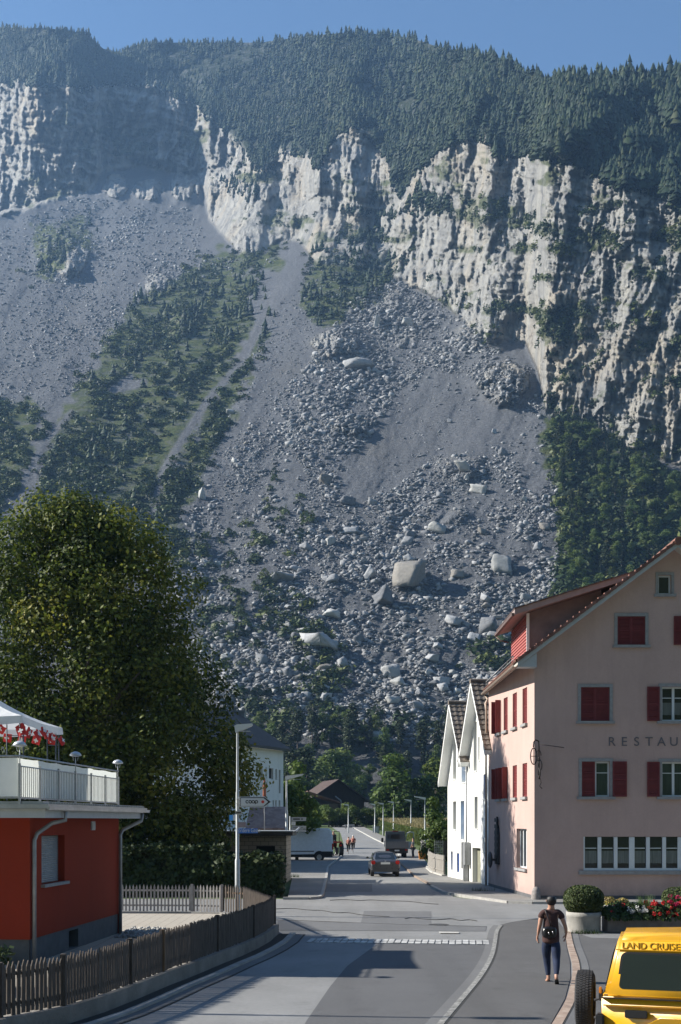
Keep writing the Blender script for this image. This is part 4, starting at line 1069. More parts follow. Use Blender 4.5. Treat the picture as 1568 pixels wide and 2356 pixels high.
# roof body (slab, underside visible)
for sg in (0, 1):
    if sg == 0: pl = [(xe, ze), (W_/2, ZA), (W_/2, ZA+t_*1.25), (xe, ze+t_*1.25)]
    else: pl = [(W_/2, ZA), (xr, zr), (xr, zr+t_*1.25), (W_/2, ZA+t_*1.25)]
    m.prism(pl, -OF+.05, LS+.6, 'y', frL)
rf = m.build('roof', mat_simple('roof_soffit', (.50, .47, .42), .8, var=.08), GH)
nx = 30; m = MB(); hw = W_/2+OS; rise = hw*SL
roof_tiled(m, frL, (xe-.06, -OF-.02, ze+t_*1.25-.02), (0, LS+1.2, 0), (hw+.06, 0, rise+.02), 44, 24, .06)
roof_tiled(m, frL, (xr+.06, -OF-.02, zr+t_*1.25-.02), (0, LS+1.2, 0), (-hw-.06, 0, rise+.02), 44, 24, .06)
m.build('tiles', M_TILE, rf)
m = MB(); # verge tiles seen end on, and ridge
for sg in (0, 1):
    for j in range(26):
        q0 = j/26; q1 = (j+1)/26
        xa = (xe+(W_/2-xe)*q0) if sg == 0 else (xr+(W_/2-xr)*q0); xb = (xe+(W_/2-xe)*q1) if sg == 0 else (xr+(W_/2-xr)*q1)
        za = ze+(ZA-ze)*q0; zb = ze+(ZA-ze)*q1; up = t_*1.25
        m.prism([(xa, za+up-.03), (xb, zb+up-.05), (xb, zb+up+.08), (xa, za+up+.15)], -OF-.07, -OF+.12, 'y', frL)
m.lathe([(.17, -OF-.1), (.15, LS+.7)], 10, frL @ Matrix.Translation((W_/2, 0, ZA+t_*1.3)) @ Matrix.Rotation(R(-90), 4, 'X'))
m.build('verge_tiles', M_TILE, rf)
m = MB()
for sg in (0, 1):
    x_, z_ = (xe, ze) if sg == 0 else (xr, zr)
    m.prism([(x_, z_-.02), (W_/2, ZA-.02), (W_/2, ZA+t_*1.1), (x_, z_+t_*1.1)], -OF, -OF+.045, 'y', frL)
# boxed eave return at the corner
m.prism([(xe+.02, ze-.03), (0.0, ze-.03), (0.0, ZE-.04), (xe+.02, ze+.0)], -OF+.055, -.005, 'y', frL)
m.build('barge_board', M_BARGE, rf)
m = MB(); gzz = ze-.02
pts = [(xe-.09, -OF-.02, gzz), (xe-.09, LS+.55, gzz)]
vs = []; fs = []
for y in (-OF-.02, LS+.55):
    for k in range(9):
        a_ = math.pi*k/8; vs.append((xe-.10-.09*math.cos(a_), y, gzz+.08-.10*math.sin(a_)))
fs = [(k, k+1, 10+k, 9+k) for k in range(8)]; m.add(vs, fs, True, frL)
m.tube([(xe-.02, LS+.3, gzz-.02), (xe+.1, LS+.1, gzz-.25), (-.82, LS-.1, gzz-.5), (-.80, LS-.15, gzz-.8), (-.80, LS-.15, .1)], .05, 8, frL)
m.build('gutter', mat_simple('copper_gutter', (.34, .27, .22), .5, .5, var=.2), rf)
m = MB(); # snow guard rails on the eave
for y0, y1 in ((.9, LS+.3),):
    m.tube([(xe+.05, y0, ze+.35), (xe+.05, y0, ze+.62), (xe+.05, y1, ze+.62), (xe+.05, y1, ze+.3)], .022, 6, frL)
    m.tube([(xe+.05, y0, ze+.48), (xe+.05, y1, ze+.48)], .014, 6, frL)
m.build('snow_guard', M_ZINC, rf)
# dormer
DM = MB(); dy0, dy1 = 1.75, 6.2; xf = .02; zb_ = ZE+.25; zt = 12.15
def zroof(x): return ZE+x*SL+t_*1.25
xq = 3.15
dw = MB(); dw.prism([(xf, zroof(xf)-.2), (xq, zroof(xq)-.2), (xq, zt+.31*xq), (xf, zt)], dy0, dy0+.12, 'y', frL)
dw.prism([(xf+.1, zt-.4), (xq, zroof(xq)-.2), (xq, zt+.31*xq), (xf+.1, zt)], dy0+.12, dy1, 'y', frL)
dorm = dw.build('dormer', mat_simple('brown_cladding', (.17, .13, .125), .8, var=.2, scale=2), GH)
m = MB(); nrow = 14
for k in range(nrow):
    z0_ = zroof(xf)-.1+(zt-zroof(xf)+.1)*k/nrow; z1_ = zroof(xf)-.1+(zt-zroof(xf)+.1)*(k+1)/nrow
    m.add([(xf-.05, dy0, z0_), (xf-.05, dy1, z0_), (xf-.01, dy1, z1_), (xf-.01, dy0, z1_), (xf+.05, dy0, z0_), (xf+.05, dy1, z0_)], [(0,3,2,1), (0,1,5,4)], False, frL)
m.build('shingle_front', mat_simple('red_shingles', (.33, .085, .075), .7, var=.2, scale=5), dorm)
MB().box(xf-.06, xf+.06, dy0-.05, dy0+.005, zroof(xf)-.1, zt-.02, frL).build('corner_board', M_WHITEP, dorm)
m = MB(); x0_, x1_ = -.62, 4.9; m.prism([(x0_, zt+.31*x0_+.02), (x1_, zt+.31*x1_+.02), (x1_, zt+.31*x1_+.26), (x0_, zt+.31*x0_+.26)], dy0-.55, dy1+.45, 'y', frL)
m.build('dormer_roof', mat_simple('dormer_boards', (.30, .235, .22), .7, var=.12), dorm)
m = MB(); m.prism([(x0_-.02, zt+.31*x0_+.262), (x1_, zt+.31*x1_+.262), (x1_, zt+.31*x1_+.30), (x0_-.02, zt+.31*x0_+.30)], dy0-.6, dy1+.5, 'y', frL)
m.box(x0_-.12, x0_-.005, dy0-.5, dy1+.4, zt+.31*x0_-.02, zt+.31*x0_+.10, frL)
m.tube([(x0_-.06, dy1+.3, zt+.31*x0_-.04), (x0_+.15, dy1+.2, zt-.45), (xf-.12, dy1+.1, zt-.55)], .035, 6, frL)
m.build('dormer_cover', mat_simple('rusty_sheet', (.13, .09, .08), .6, .3, var=.25), dorm)
# wrought-iron sign bracket at the corner
SG_ = empty('inn_sign', (7.9, 46.3, 0), 'wrought iron inn sign with round emblem on a scrolled bracket at the pink house corner', 'sign')
M_IRON = mat_simple('wrought_iron', (.035, .03, .028), .6, .5, var=.2)
zc = 3.3+(1888-1742)/56.0
m = MB()
m.tube([(.22, -.02, zc-.75), (.22, -.05, zc+.45), (.18, -.25, zc+.62), (.0, -.55, zc+.66), (-.12, -.8, zc+.55), (-.14, -.85, zc+.35)], .028, 6)
m.tube([(.24, -.03, zc+.52), (1.25, -.04, zc+.38)], .016, 6)
pts = [(.22+.0*k, -.12-.18*math.sin(k*.8), zc-.9+.11*k) for k in range(9)]; m.tube(pts, .03, 6)
m.tube([(.22, -.1, zc-.75), (.30, -.1, zc-1.05), (.24, -.1, zc-1.2), (.34, -.1, zc-1.3)], .018, 5)
pts = [(.2+.10*math.cos(a_), -.1, zc+.05+.22*math.sin(a_)) for a_ in np.linspace(0, 5.5, 14)]; m.tube(pts, .018, 5)
pts = [(.26+.08*math.cos(a_), -.1, zc-.35+.2*math.sin(a_)) for a_ in np.linspace(2, 8, 14)]; m.tube(pts, .018, 5)
m.build('bracket', M_IRON, SG_)
m = MB(); pts = [(-.13+.13*math.cos(a_), -.86, zc-.02+.33*math.sin(a_)) for a_ in np.linspace(0, 2*math.pi, 20)]; m.tube(pts, .022, 6)
m.tube([(-.13, -.86, zc-.35), (-.13, -.86, zc+.35)], .014, 5); m.tube([(-.26, -.86, zc-.02), (.0, -.86, zc-.02)], .014, 5)
m.build('emblem', M_IRON, SG_)
SC_ = empty('shooting_club_board', (7.3, 46.4+6.7, 0), 'tall dark carved board and round ornament hanging on the sunlit side wall', 'wall ornament')
# local frame of the side wall, board about 8 m back from the corner
Mq = Matrix.Translation((-7.3, -46.4-6.7, 0)) @ sd_
ba = uv2wall(sd_, 1147, 1950)[0]; z_t = uv2wall(sd_, 1147, 1896)[1]; z_b = uv2wall(sd_, 1147, 1988)[1]
m = MB(); m.box(ba-.38, ba+.38, -.10, -.01, z_b, z_t-.4, Mq); m.prism([(ba-.36, z_t-.4), (ba+.36, z_t-.4), (ba+.2, z_t-.12), (ba+.05, z_t-.05), (ba, z_t+.35), (ba-.05, z_t-.05), (ba-.2, z_t-.12)], -.10, -.01, 'y', Mq)
for k in range(7): m.box(ba-.30, ba+.30, -.13, -.10, z_b+.25+k*.29, z_b+.43+k*.29, Mq)
m.build('board', mat_simple('dark_carving', (.028, .03, .034), .7, var=.3, scale=6), SC_)
zc2 = uv2wall(sd_, 1140, 1977)[1]; m = MB()
m.lathe([(.02, -.06), (.30, -.05), (.40, .0), (.36, .06), (.05, .09)], 18, Mq @ Matrix.Translation((ba-.1, -.36, zc2)) @ Matrix.Rotation(R(90), 4, 'X'))
m.box(ba-.15, ba-.05, -.34, -.1, zc2-.05, zc2+.05, Mq)
m.build('ornament', mat_simple('dark_ornament', (.04, .04, .045), .5, .3, var=.3), SC_)
# stone bollard at the corner
bo = MB().lathe([(.20, -.05), (.20, .12), (.17, .36), (.12, .48), (.04, .52)], 14).build('guard_stone', mat_simple('granite', (.24, .22, .21), .9, var=.3, scale=14)); bo.location = (7.98, 46.12, 0.08)
tag(bo, 'rounded granite guard stone at the pink house corner', 'guard stone')

# ------------------------------------------------------------------ white gabled row houses
wf = frame((6.165, 65.0, 0), (.1327, -.9912)); WL = 12.6
M_WPL = plaster('white_plaster', (.74, .74, .71), .035, .006, (.55, .54, .50))
def row_house(s0, s1, zap, zfar, znear, label, holes, name='row_house', back=7.0):
    O = (6.165+.1327*s0, 65.0-.9912*s0, 0)
    e = empty(name, O, label, 'house'); Mi = Matrix.Translation((-O[0], -O[1], 0)) @ wf
    m = MB(); c = (s0+s1)/2; out = [(s0, 0), (s1, 0), (s1, znear), (c, zap), (s0, zfar)]
    wall_faces(m, Mi, out, [h[:4] for h in holes], .30)
    m.add([(s0, 0, 0), (s0, back, 0), (s0, back, zfar), (s0, 0, zfar)], [(0,1,2,3)], False, Mi)
    m.add([(s1, 0, 0), (s1, back, 0), (s1, back, znear), (s1, 0, znear)], [(0,1,2,3)], False, Mi)
    m.add([(p[0], back, p[1]) for p in out], [tuple(range(5))], False, Mi)
    m.build('wall', M_WPL, e)
    # roof slabs with deep white verges
    ov = .48; th = .14; m = MB(); tl = MB(); vg_ = MB()
    for (xa, za, sgn) in ((s0, zfar, -1), (s1, znear, 1)):
        sl = (zap-za)/(c-xa); xo = xa+sgn*.30; zo = za+sl*(xo-xa)
        m.prism([(xo, zo), (c, zap), (c, zap+th*1.7), (xo, zo+th*1.7)], -ov+.03, back, 'y', Mi)
        vg_.prism([(xo, zo-.03), (c, zap-.03), (c, zap+th*1.6), (xo, zo+th*1.6)], -ov-.03, -ov+.03, 'y', Mi)
        n_ = Vector((c-xo, 0, zap-zo)); 
        roof_tiled(tl, Mi, (xo, -ov-.05, zo+th*1.7-.01), (0, back+ov, 0), tuple(n_), int((back+ov)/.3), int(n_.length/.33), .05)
    r_ = m.build('roof', M_WHITEP, e); tl.build('tiles', M_TILEB, r_); vg_.build('verge', M_WHITEP, r_)
    MB().lathe([(.13, -ov-.05), (.13, back)], 8, Mi @ Matrix.Translation((c, 0, zap+.22)) @ Matrix.Rotation(R(-90), 4, 'X')).build('ridge', M_TILEB, r_)
    for h in holes:
        typ = h[4]
        g = MB(); g.box(h[0]+.02, h[1]-.02, .26, .30, h[2]+.02, h[3]-.02, Mi)
        if typ == 'recess': g.build('doorway', mat_simple('olive_panel', (.20, .20, .15), .9), e)  # even olive panel closing the back of the doorway
        else:
            w = g.build('window', {'blue': M_BLUE, 'slat': M_BLUE, 'grey': M_BLIND, 'bluegl': M_BLUEG}[typ], e)
            if typ == 'slat':
                q = MB(); louvre(q, Mi, h[0]+.02, h[1]-.02, h[2]+.02, h[3]-.02, .08); q.build('slats', M_BLUE, w)
            if typ == 'bluegl':
                q = MB(); zz = h[2]+(h[3]-h[2])*.42
                for a_, b_ in ((h[2], h[2]+.07), (zz, zz+.06), (h[3]-.06, h[3])): q.box(h[0]+.02, h[1]-.02, .2, .255, a_, b_, Mi)
                q.build('frame', M_WHITEP, w)
        MB().box(h[0]-.03, h[1]+.03, -.05, .03, h[2]-.06, h[2]-.002, Mi).build('sill', M_WHITEP, w if typ != 'recess' else e)
    return e, Mi
M_BLUE = mat_simple('blue_shutter', (.03, .07, .24), .5, var=.15); M_BLIND = mat_simple('grey_blind', (.15, .16, .16), .7, var=.1, scale=10); M_BLUEG = mat_simple('blue_panel', (.09, .20, .42), .4, var=.15)
def wh(u0, v0, u1, v1, typ):
    a = uv2wall(wf, u0, (v0+v1)/2)[0]; b = uv2wall(wf, u1, (v0+v1)/2)[0]; uc = (u0+u1)/2
    return (a, b, uv2wall(wf, uc, v1)[1], uv2wall(wf, uc, v0)[1], typ)
def d1(x): return (1240+x*.19133)*.81667
def d1y(y): return (2180+y*.19133)*.81667
def d2(x): return (1220+x*.19133)*.81667
def d2y(y): return (1850+y*.19133)*.81667
def Hd(x0, y0, x1, y1, t, k=1): return wh((d1 if k == 1 else d2)(x0), (d1y if k == 1 else d2y)(y0), (d1 if k == 1 else d2)(x1), (d1y if k == 1 else d2y)(y1), t)
far_h = [Hd(193,405,240,820,'grey'), Hd(303,398,360,970,'bluegl'), Hd(157,1140,192,1415,'blue'), Hd(247,1168,287,1450,'slat'), Hd(345,1200,386,1490,'grey'), Hd(298,1090,345,1800,'grey',2), Hd(420,1440,505,1850,'bluegl',2)]
near_h = [Hd(508,335,557,808,'grey'), Hd(640,5,693,368,'slat'), Hd(640,948,657,1150,'grey'), Hd(702,955,719,1170,'grey'), Hd(478,1090,600,1700,'recess'), Hd(598,960,648,1680,'grey',2), Hd(668,1180,690,1530,'grey',2), Hd(742,900,835,1250,'grey',2)]
sj = uv2wall(wf, 1078, 1900)[0]
far_h = [h for h in far_h if h[0] > .05 and h[1] < sj-.02]; near_h = [h for h in near_h if h[0] > sj+.02]
near_h = [(h[0], h[1], max(h[2], .02), h[3], h[4]) for h in near_h]
capB = 2*uv2wall(wf, 1052, 1700)[0]; 
e1, _ = row_house(0, sj, 9.6, 5.75, 6.55, 'far white row house, narrow steep gable beside the bright bush', far_h)
e2, Mi2 = row_house(sj, sj*2+.1, 10.2, 6.6, 6.9, 'near white row house with steep gable against the pink house', near_h)
m = MB(); m.tube([(sj-.02, -.10, 6.3), (sj-.02, -.10, .1)], .05, 8, Mi2); m.build('downpipe', M_ZINC, e2)
m = MB(); m.box(sj-.3, sj-.12, -.32, -.02, .75, 2.15, Mi2).box(sj+.25, sj+.55, -.32, -.02, .95, 2.15, Mi2); m.box(sj-.06, sj+.16, -.30, -.05, 0, 2.1, Mi2)
m.build('meter_box', M_ZINC, e2)
# ------------------------------------------------------------------ red house with roof terrace
RH = empty('red_house', (-6.89, 25.05, 0), 'red plastered flat roofed house with a railed roof terrace', 'house')
rs = frame((-6.89, 25.05, 0), (.0834, .9965)); rfm = frame((-6.89-9.0*.9965, 25.05+9.0*.0834, 0), (.9965, -.0834))
RI = Matrix.Translation((-6.89, -25.05*-1*-1, 0)) if False else Matrix.Translation((6.89, -25.05, 0))
sL = RI @ rs; fL = RI @ rfm; RL = 7.08; ZP = .66; ZT = 3.36
M_REDP = plaster('red_plaster', (.25, .033, .015), .07, .01)
def r_(x0, y0, x1, y1):
    u0, u1 = x0*.41667, x1*.41667; v0, v1 = 1551.7+y0*.41667, 1551.7+y1*.41667
    a = uv2wall(rs, u0, v1); b = uv2wall(rs, u1, v1); c = uv2wall(rs, (u0+u1)/2, v0); d = uv2wall(rs, (u0+u1)/2, v1); return (a[0], b[0], d[1], c[1])
WN = r_(231, 888, 358, 1150); BW = r_(388, 1424, 440, 1515); VN = r_(503, 812, 522, 860)
m = MB(); wall_faces(m, sL, [(0, ZP), (RL, ZP), (RL, ZT), (0, ZT)], [WN], .32); wall_faces(m, fL, [(0, ZP), (9.0, ZP), (9.0, ZT), (0, ZT)], [], .3)
m.add([(RL, 0, 0), (RL, 8, 0), (RL, 8, ZT), (RL, 0, ZT)], [(0,1,2,3)], False, sL); m.build('wall', M_REDP, RH)
m = MB(); wall_faces(m, sL @ Matrix.Translation((0, .03, 0)), [(.03, -.3), (RL, -.3), (RL, ZP), (.03, ZP)], [(BW[0], BW[1], .12, .58)], .3); wall_faces(m, fL @ Matrix.Translation((0, .03, 0)), [(0, -.3), (8.97, -.3), (8.97, ZP), (0, ZP)], [], .3)
m.build('plinth', mat_simple('grey_plinth', (.085, .095, .10), .9, var=.2, scale=4), RH)
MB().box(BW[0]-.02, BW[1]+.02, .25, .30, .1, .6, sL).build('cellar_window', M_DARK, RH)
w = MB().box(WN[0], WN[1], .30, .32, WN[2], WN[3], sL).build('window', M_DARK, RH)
m = MB(); n = 24
for k in range(n):
    z = WN[2]+(WN[3]-WN[2])*k/n; dz = (WN[3]-WN[2])/n
    m.add([(WN[0]+.01, .18, z), (WN[1]-.01, .18, z), (WN[1]-.01, .15, z+dz*.5), (WN[0]+.01, .15, z+dz*.5), (WN[1]-.01, .18, z+dz), (WN[0]+.01, .18, z+dz)], [(0,1,2,3), (3,2,4,5)], False, sL)
m.build('roller_blind', mat_simple('metal_blind', (.42, .44, .45), .45, .3, var=.08), w)
MB().box(WN[0]-.05, WN[1]+.10, -.10, .06, WN[2]-.07, WN[2]-.002, sL).build('sill', M_STONE, w)
MB().box(VN[0], VN[1], -.03, .0, VN[2], VN[3], sL).box(VN[0]+.02, VN[1]-.02, -.04, -.03, VN[2]+.04, VN[3]-.04, sL).build('vent_grille', M_BARGE, RH)
# roof slab, white fascia, metal edge
OV = .55; m = MB(); m.box(-OV, RL+.62, -OV, 8, ZT, ZT+.20, sL).box(-9.5, -OV-.003, -OV*.0-.0, 8, ZT, ZT+.20, sL) if False else m.box(-OV, RL+.62, -OV, 8.5, ZT, ZT+.20, sL)
rf2 = m.build('roof', M_BARGE, RH)
m = MB(); m.box(-OV-.08, RL+.70, -OV-.09, 8.5, ZT+.203, ZT+.30, sL); m.box(-OV-.12, RL+.78, -OV-.14, -OV-.092, ZT+.17, ZT+.245, sL)
for k in range(44): m.box(-OV+.1+k*.18, -OV+.125+k*.18, -OV-.12, -OV-.05, ZT+.303, ZT+.345, sL)
m.box(-OV-.02, RL+.62, -OV+.05, 8.4, ZT+.303, ZT+.36, sL)
m.build('roof_edge', mat_simple('zinc_edge', (.40, .41, .41), .4, .5, var=.2, scale=3), rf2)
m = MB()
m.tube([(.55, -OV-.08, ZT+.15), (.55, -OV-.08, ZT-.05), (.45, -.35, ZT-.12), (.18, -.10, ZT-.35), (.10, -.07, ZT-.5), (.10, -.07, .05)], .05, 8, sL)
m.build('downpipe', M_ZINC, RH); m = MB()
m.tube([(RL+.35, -OV-.05, ZT+.15), (RL+.35, -OV-.02, ZT-.06), (RL+.02, -.12, ZT-.32), (RL-.08, -.07, ZT-.45), (RL-.08, -.07, .02)], .05, 8, sL)
m.build('downpipe', M_ZINC, RH)
# terrace railing
ZD = ZT+.40; RTOP = 4.70
posts = [uv2wall(rs, x*.41667, 1760)[0] for x in (110, 222, 325, 418, 505, 583, 655)]
RA = empty('terrace_railing', (-6.89, 25.05, ZD), 'grey metal railing with pale windscreen cloth round the roof terrace', 'railing')
sR = Matrix.Translation((6.89, -25.05, -ZD)) @ rs
s0 = posts[0]; s1 = posts[-1]
m = MB()
for s in posts: m.box(s-.022, s+.022, -.022, .022, ZD-.12, RTOP-.16, sR)
for k in range(1, 6): m.box(s0-.022, s0+.022, 1.2*k, 1.2*k+.044, ZD-.12, RTOP, sR)
m.build('posts', M_RAILM, RA)
m = MB(); m.tube([(s0, 7.2, RTOP), (s0, 0, RTOP), (s1, 0, RTOP)], .022, 6, sR); m.tube([(s0, 0, RTOP-.22), (s1, 0, RTOP-.22)], .016, 6, sR); m.box(s0, s1, -.015, .015, ZD+.02, ZD+.05, sR); m.box(s0-.015, s0+.015, .03, 7.2, ZD+.02, ZD+.05, sR)
m.build('rails', M_RAILM, RA)
m = MB(); s = s0
while s < s1-.05:
    m.box(s-.007, s+.007, -.008, .008, ZD+.05, RTOP-.23, sR); s += .12
m.build('balusters', M_RAILM, RA)
vs = []; n = 60
for i in range(n+1):
    s = s0+.03+(s1-s0-.06)*i/n; y = .06+.012*math.sin(i*1.9)+.008*math.sin(i*.7); vs += [(s, y, ZD+.06), (s, y+.02*math.sin(i*.9), RTOP-.03-.02*abs(math.sin(i*.31)))]
m = MB(); m.add(vs, [(2*i, 2*i+2, 2*i+3, 2*i+1) for i in range(n)], True, sR)
m.add([(s0+.05, y, z) for y in np.linspace(.05, 7.1, 20) for z in (ZD+.06, RTOP-.04)], [(2*i, 2*i+2, 2*i+3, 2*i+1) for i in range(19)], True, sR)
t = NT('screen_cloth'); gp = t.n('NewGeometry').outputs['Position']; t.base(t.ramp(t.noise(gp, 2, 4), [(.3, (.50, .54, .54)), (.7, (.66, .68, .66))])); t.b.inputs['Roughness'].default_value = .8
tr_ = t.n('BsdfTranslucent'); tr_.inputs[0].default_value = (.7, .72, .68, 1); mx_ = t.n('MixShader'); mx_.inputs[0].default_value = .35; t.l(t.b.outputs[0], mx_.inputs[1]); t.l(tr_.outputs[0], mx_.inputs[2]); t.l(mx_.outputs[0], t.out.inputs[0])
m.build('screen_cloth', t.m, RA, recalc=False)
# solar lamps on the railing
M_LAMPW = mat_simple('lamp_plastic', (.55, .57, .60), .35, .3)
for k, (x, lb) in enumerate(((118, 'solar lamp on the railing corner nearest the camera, left of the other two'), (425, 'solar lamp at the middle of the terrace railing'), (658, 'solar lamp at the far end of the terrace railing'))):
    s = uv2wall(rs, x*.41667, 1740)[0]; p = rs @ Vector((s, .03, RTOP-.2))
    e = empty('solar_lamp', p, lb, 'lamp', 'solar lamps on the railing')
    MB().tube([(0, 0, 0), (0, 0, .42)], .012, 6).tube([(-.05, 0, .30), (-.07, 0, .42)], .008, 4).tube([(.05, 0, .30), (.07, 0, .42)], .008, 4).build('pole', M_RAILM, e)
    MB().lathe([(.02, .40), (.14, .42), (.155, .44), (.11, .50), (.04, .53), (.0, .535)], 14).build('shade', M_LAMPW, e)
# gazebo
GZ = empty('gazebo', (-8.9, 27.9, ZD), 'white canvas gazebo standing on the roof terrace', 'gazebo')
gc = [(-7.33, 26.0), (-7.26, 29.5), (-10.8, 29.6), (-10.85, 26.1)]; cx, cy = -8.85, 27.5
M_CANV = None
t = NT('white_canvas'); gp = t.n('NewGeometry').outputs['Position']; t.base(t.ramp(t.noise(gp, 1.5, 3), [(.3, (.62, .64, .66)), (.7, (.74, .75, .75))])); t.b.inputs['Roughness'].default_value = .8
tr_ = t.n('BsdfTranslucent'); tr_.inputs[0].default_value = (.7, .72, .74, 1); mx_ = t.n('MixShader'); mx_.inputs[0].default_value = .3; t.l(t.b.outputs[0], mx_.inputs[1]); t.l(tr_.outputs[0], mx_.inputs[2]); t.l(mx_.outputs[0], t.out.inputs[0]); t.bump(t.noise(gp, 3, 3), .04); M_CANV = t.m
def canopy(c, zc_, k0, ztop, kt, val):
    m = MB(); n = 10
    for i in range(4):
        a, b = c[i], c[(i+1) % 4]; vs = []
        for q in range(n+1):
            f = q/n; f2 = k0+(kt-k0)*f
            for r_i in range(9):
                g_ = r_i/8; ex = a[0]+(b[0]-a[0])*g_; ey = a[1]+(b[1]-a[1])*g_
                sag = -.10*math.sin(f*math.pi)-.05*math.sin(g_*math.pi)*(1-f)
                vs.append((cx+(ex-cx)*f2, cy+(ey-cy)*f2, zc_+(ztop-zc_)*f+sag))
        fs = [(q*9+r_i, q*9+r_i+1, (q+1)*9+r_i+1, (q+1)*9+r_i) for q in range(n) for r_i in range(8)]
        vs2 = []
        for r_i in range(9):
            g_ = r_i/8; ex = cx+(a[0]+(b[0]-a[0])*g_-cx)*k0; ey = cy+(a[1]+(b[1]-a[1])*g_-cy)*k0
            vs2 += [(ex, ey, zc_-.05*math.sin(g_*math.pi)), (cx+(ex-cx)*1.01, cy+(ey-cy)*1.01, zc_-val-.05*math.sin(g_*math.pi)-.02*(r_i % 2))]
        m.add([(x-GZ.location.x, y-GZ.location.y, z-ZD) for x, y, z in vs], fs, True)
        if val: m.add([(x-GZ.location.x, y-GZ.location.y, z-ZD) for x, y, z in vs2], [(2*i_, 2*i_+2, 2*i_+3, 2*i_+1) for i_ in range(8)], True)
    return m
canopy(gc, 5.72, 1.0, 6.45, .10, .17).build('canopy', M_CANV, GZ, recalc=False)
canopy(gc, 6.36, .24, 6.62, .02, .06).build('canopy_cap', M_CANV, GZ, recalc=False)
M_POLE = mat_simple('dark_pole', (.10, .11, .12), .5, .5)
for (x, y) in gc:
    ix = (cx-x)*.045; iy = (cy-y)*.045; m = MB()
    for (ax, ay) in ((0, 0), (.30 if x < cx else -.30, 0), (0, .30 if y < cy else -.30)):
        m.tube([(x+ix+ax-GZ.location.x, y+iy+ay-GZ.location.y, 0), (x+ix+ax-GZ.location.x, y+iy+ay-GZ.location.y, 5.68-ZD)], .016, 6)
    for zz in (.5, 1.0, 1.5):
        for (ax, ay) in ((.30 if x < cx else -.30, 0), (0, .30 if y < cy else -.30)):
            m.tube([(x+ix-GZ.location.x, y+iy-GZ.location.y, zz), (x+ix+ax-GZ.location.x, y+iy+ay-GZ.location.y, zz)], .009, 5)
    m.build('pole', M_POLE, GZ)
BT = empty('bunting', (-7.3, 27.5, 5.5), 'string of red and white flags hanging under the gazebo edge', 'bunting')
M_FR = mat_simple('red_cloth', (.60, .035, .03), .8, var=.2, scale=6); M_FW = mat_simple('white_cloth', (.75, .74, .72), .8)
def flag(x, y, dx, dy, z, s, tilt):
    M = Matrix.Translation((x+7.3, y-27.5, z-5.5)) @ Matrix.Rotation(math.atan2(dy, dx), 4, 'Z') @ Matrix.Rotation(tilt, 4, 'Y') @ Matrix.Rotation(tilt*.7, 4, 'X')
    vs = [(s*(i/4-.5), .03*math.sin(i*1.7+tilt*9), -s*j/4) for j in range(5) for i in range(5)]
    m = MB(); m.add(vs, [(j*5+i, j*5+i+1, j*5+i+6, j*5+i+5) for j in range(4) for i in range(4)], True, M)
    f = m.build('flag', M_FR, BT, recalc=False)
    for yy in (-.035, .035):
        m = MB(); m.add([(-s*.09, yy, -s*.22), (s*.09, yy, -s*.22), (s*.09, yy, -s*.78), (-s*.09, yy, -s*.78)], [(0,1,2,3)], False, M); m.add([(-s*.28, yy*1.1, -s*.41), (s*.28, yy*1.1, -s*.41), (s*.28, yy*1.1, -s*.59), (-s*.28, yy*1.1, -s*.59)], [(0,1,2,3)], False, M)
        m.build('cross', M_FW, f, recalc=False)
rr = random.Random(8)
for i in range(8): g_ = (i+.5)/8; flag(-7.33+.07*g_, 26.0+3.5*g_, .2, 1, 5.54+rr.uniform(-.08, .04), .22, rr.uniform(-.9, .9))
for i in range(5): g_ = (i+.1)/9; flag(-7.35-3.5*g_, 26.02, 1, 0, 5.53+rr.uniform(-.08, .04), .22, rr.uniform(-.9, .9))
for i in range(5): g_ = (i+.5)/9; flag(-7.3-3.5*g_, 29.4, 1, 0, 5.53+rr.uniform(-.08, .04), .22, rr.uniform(-.9, .9))

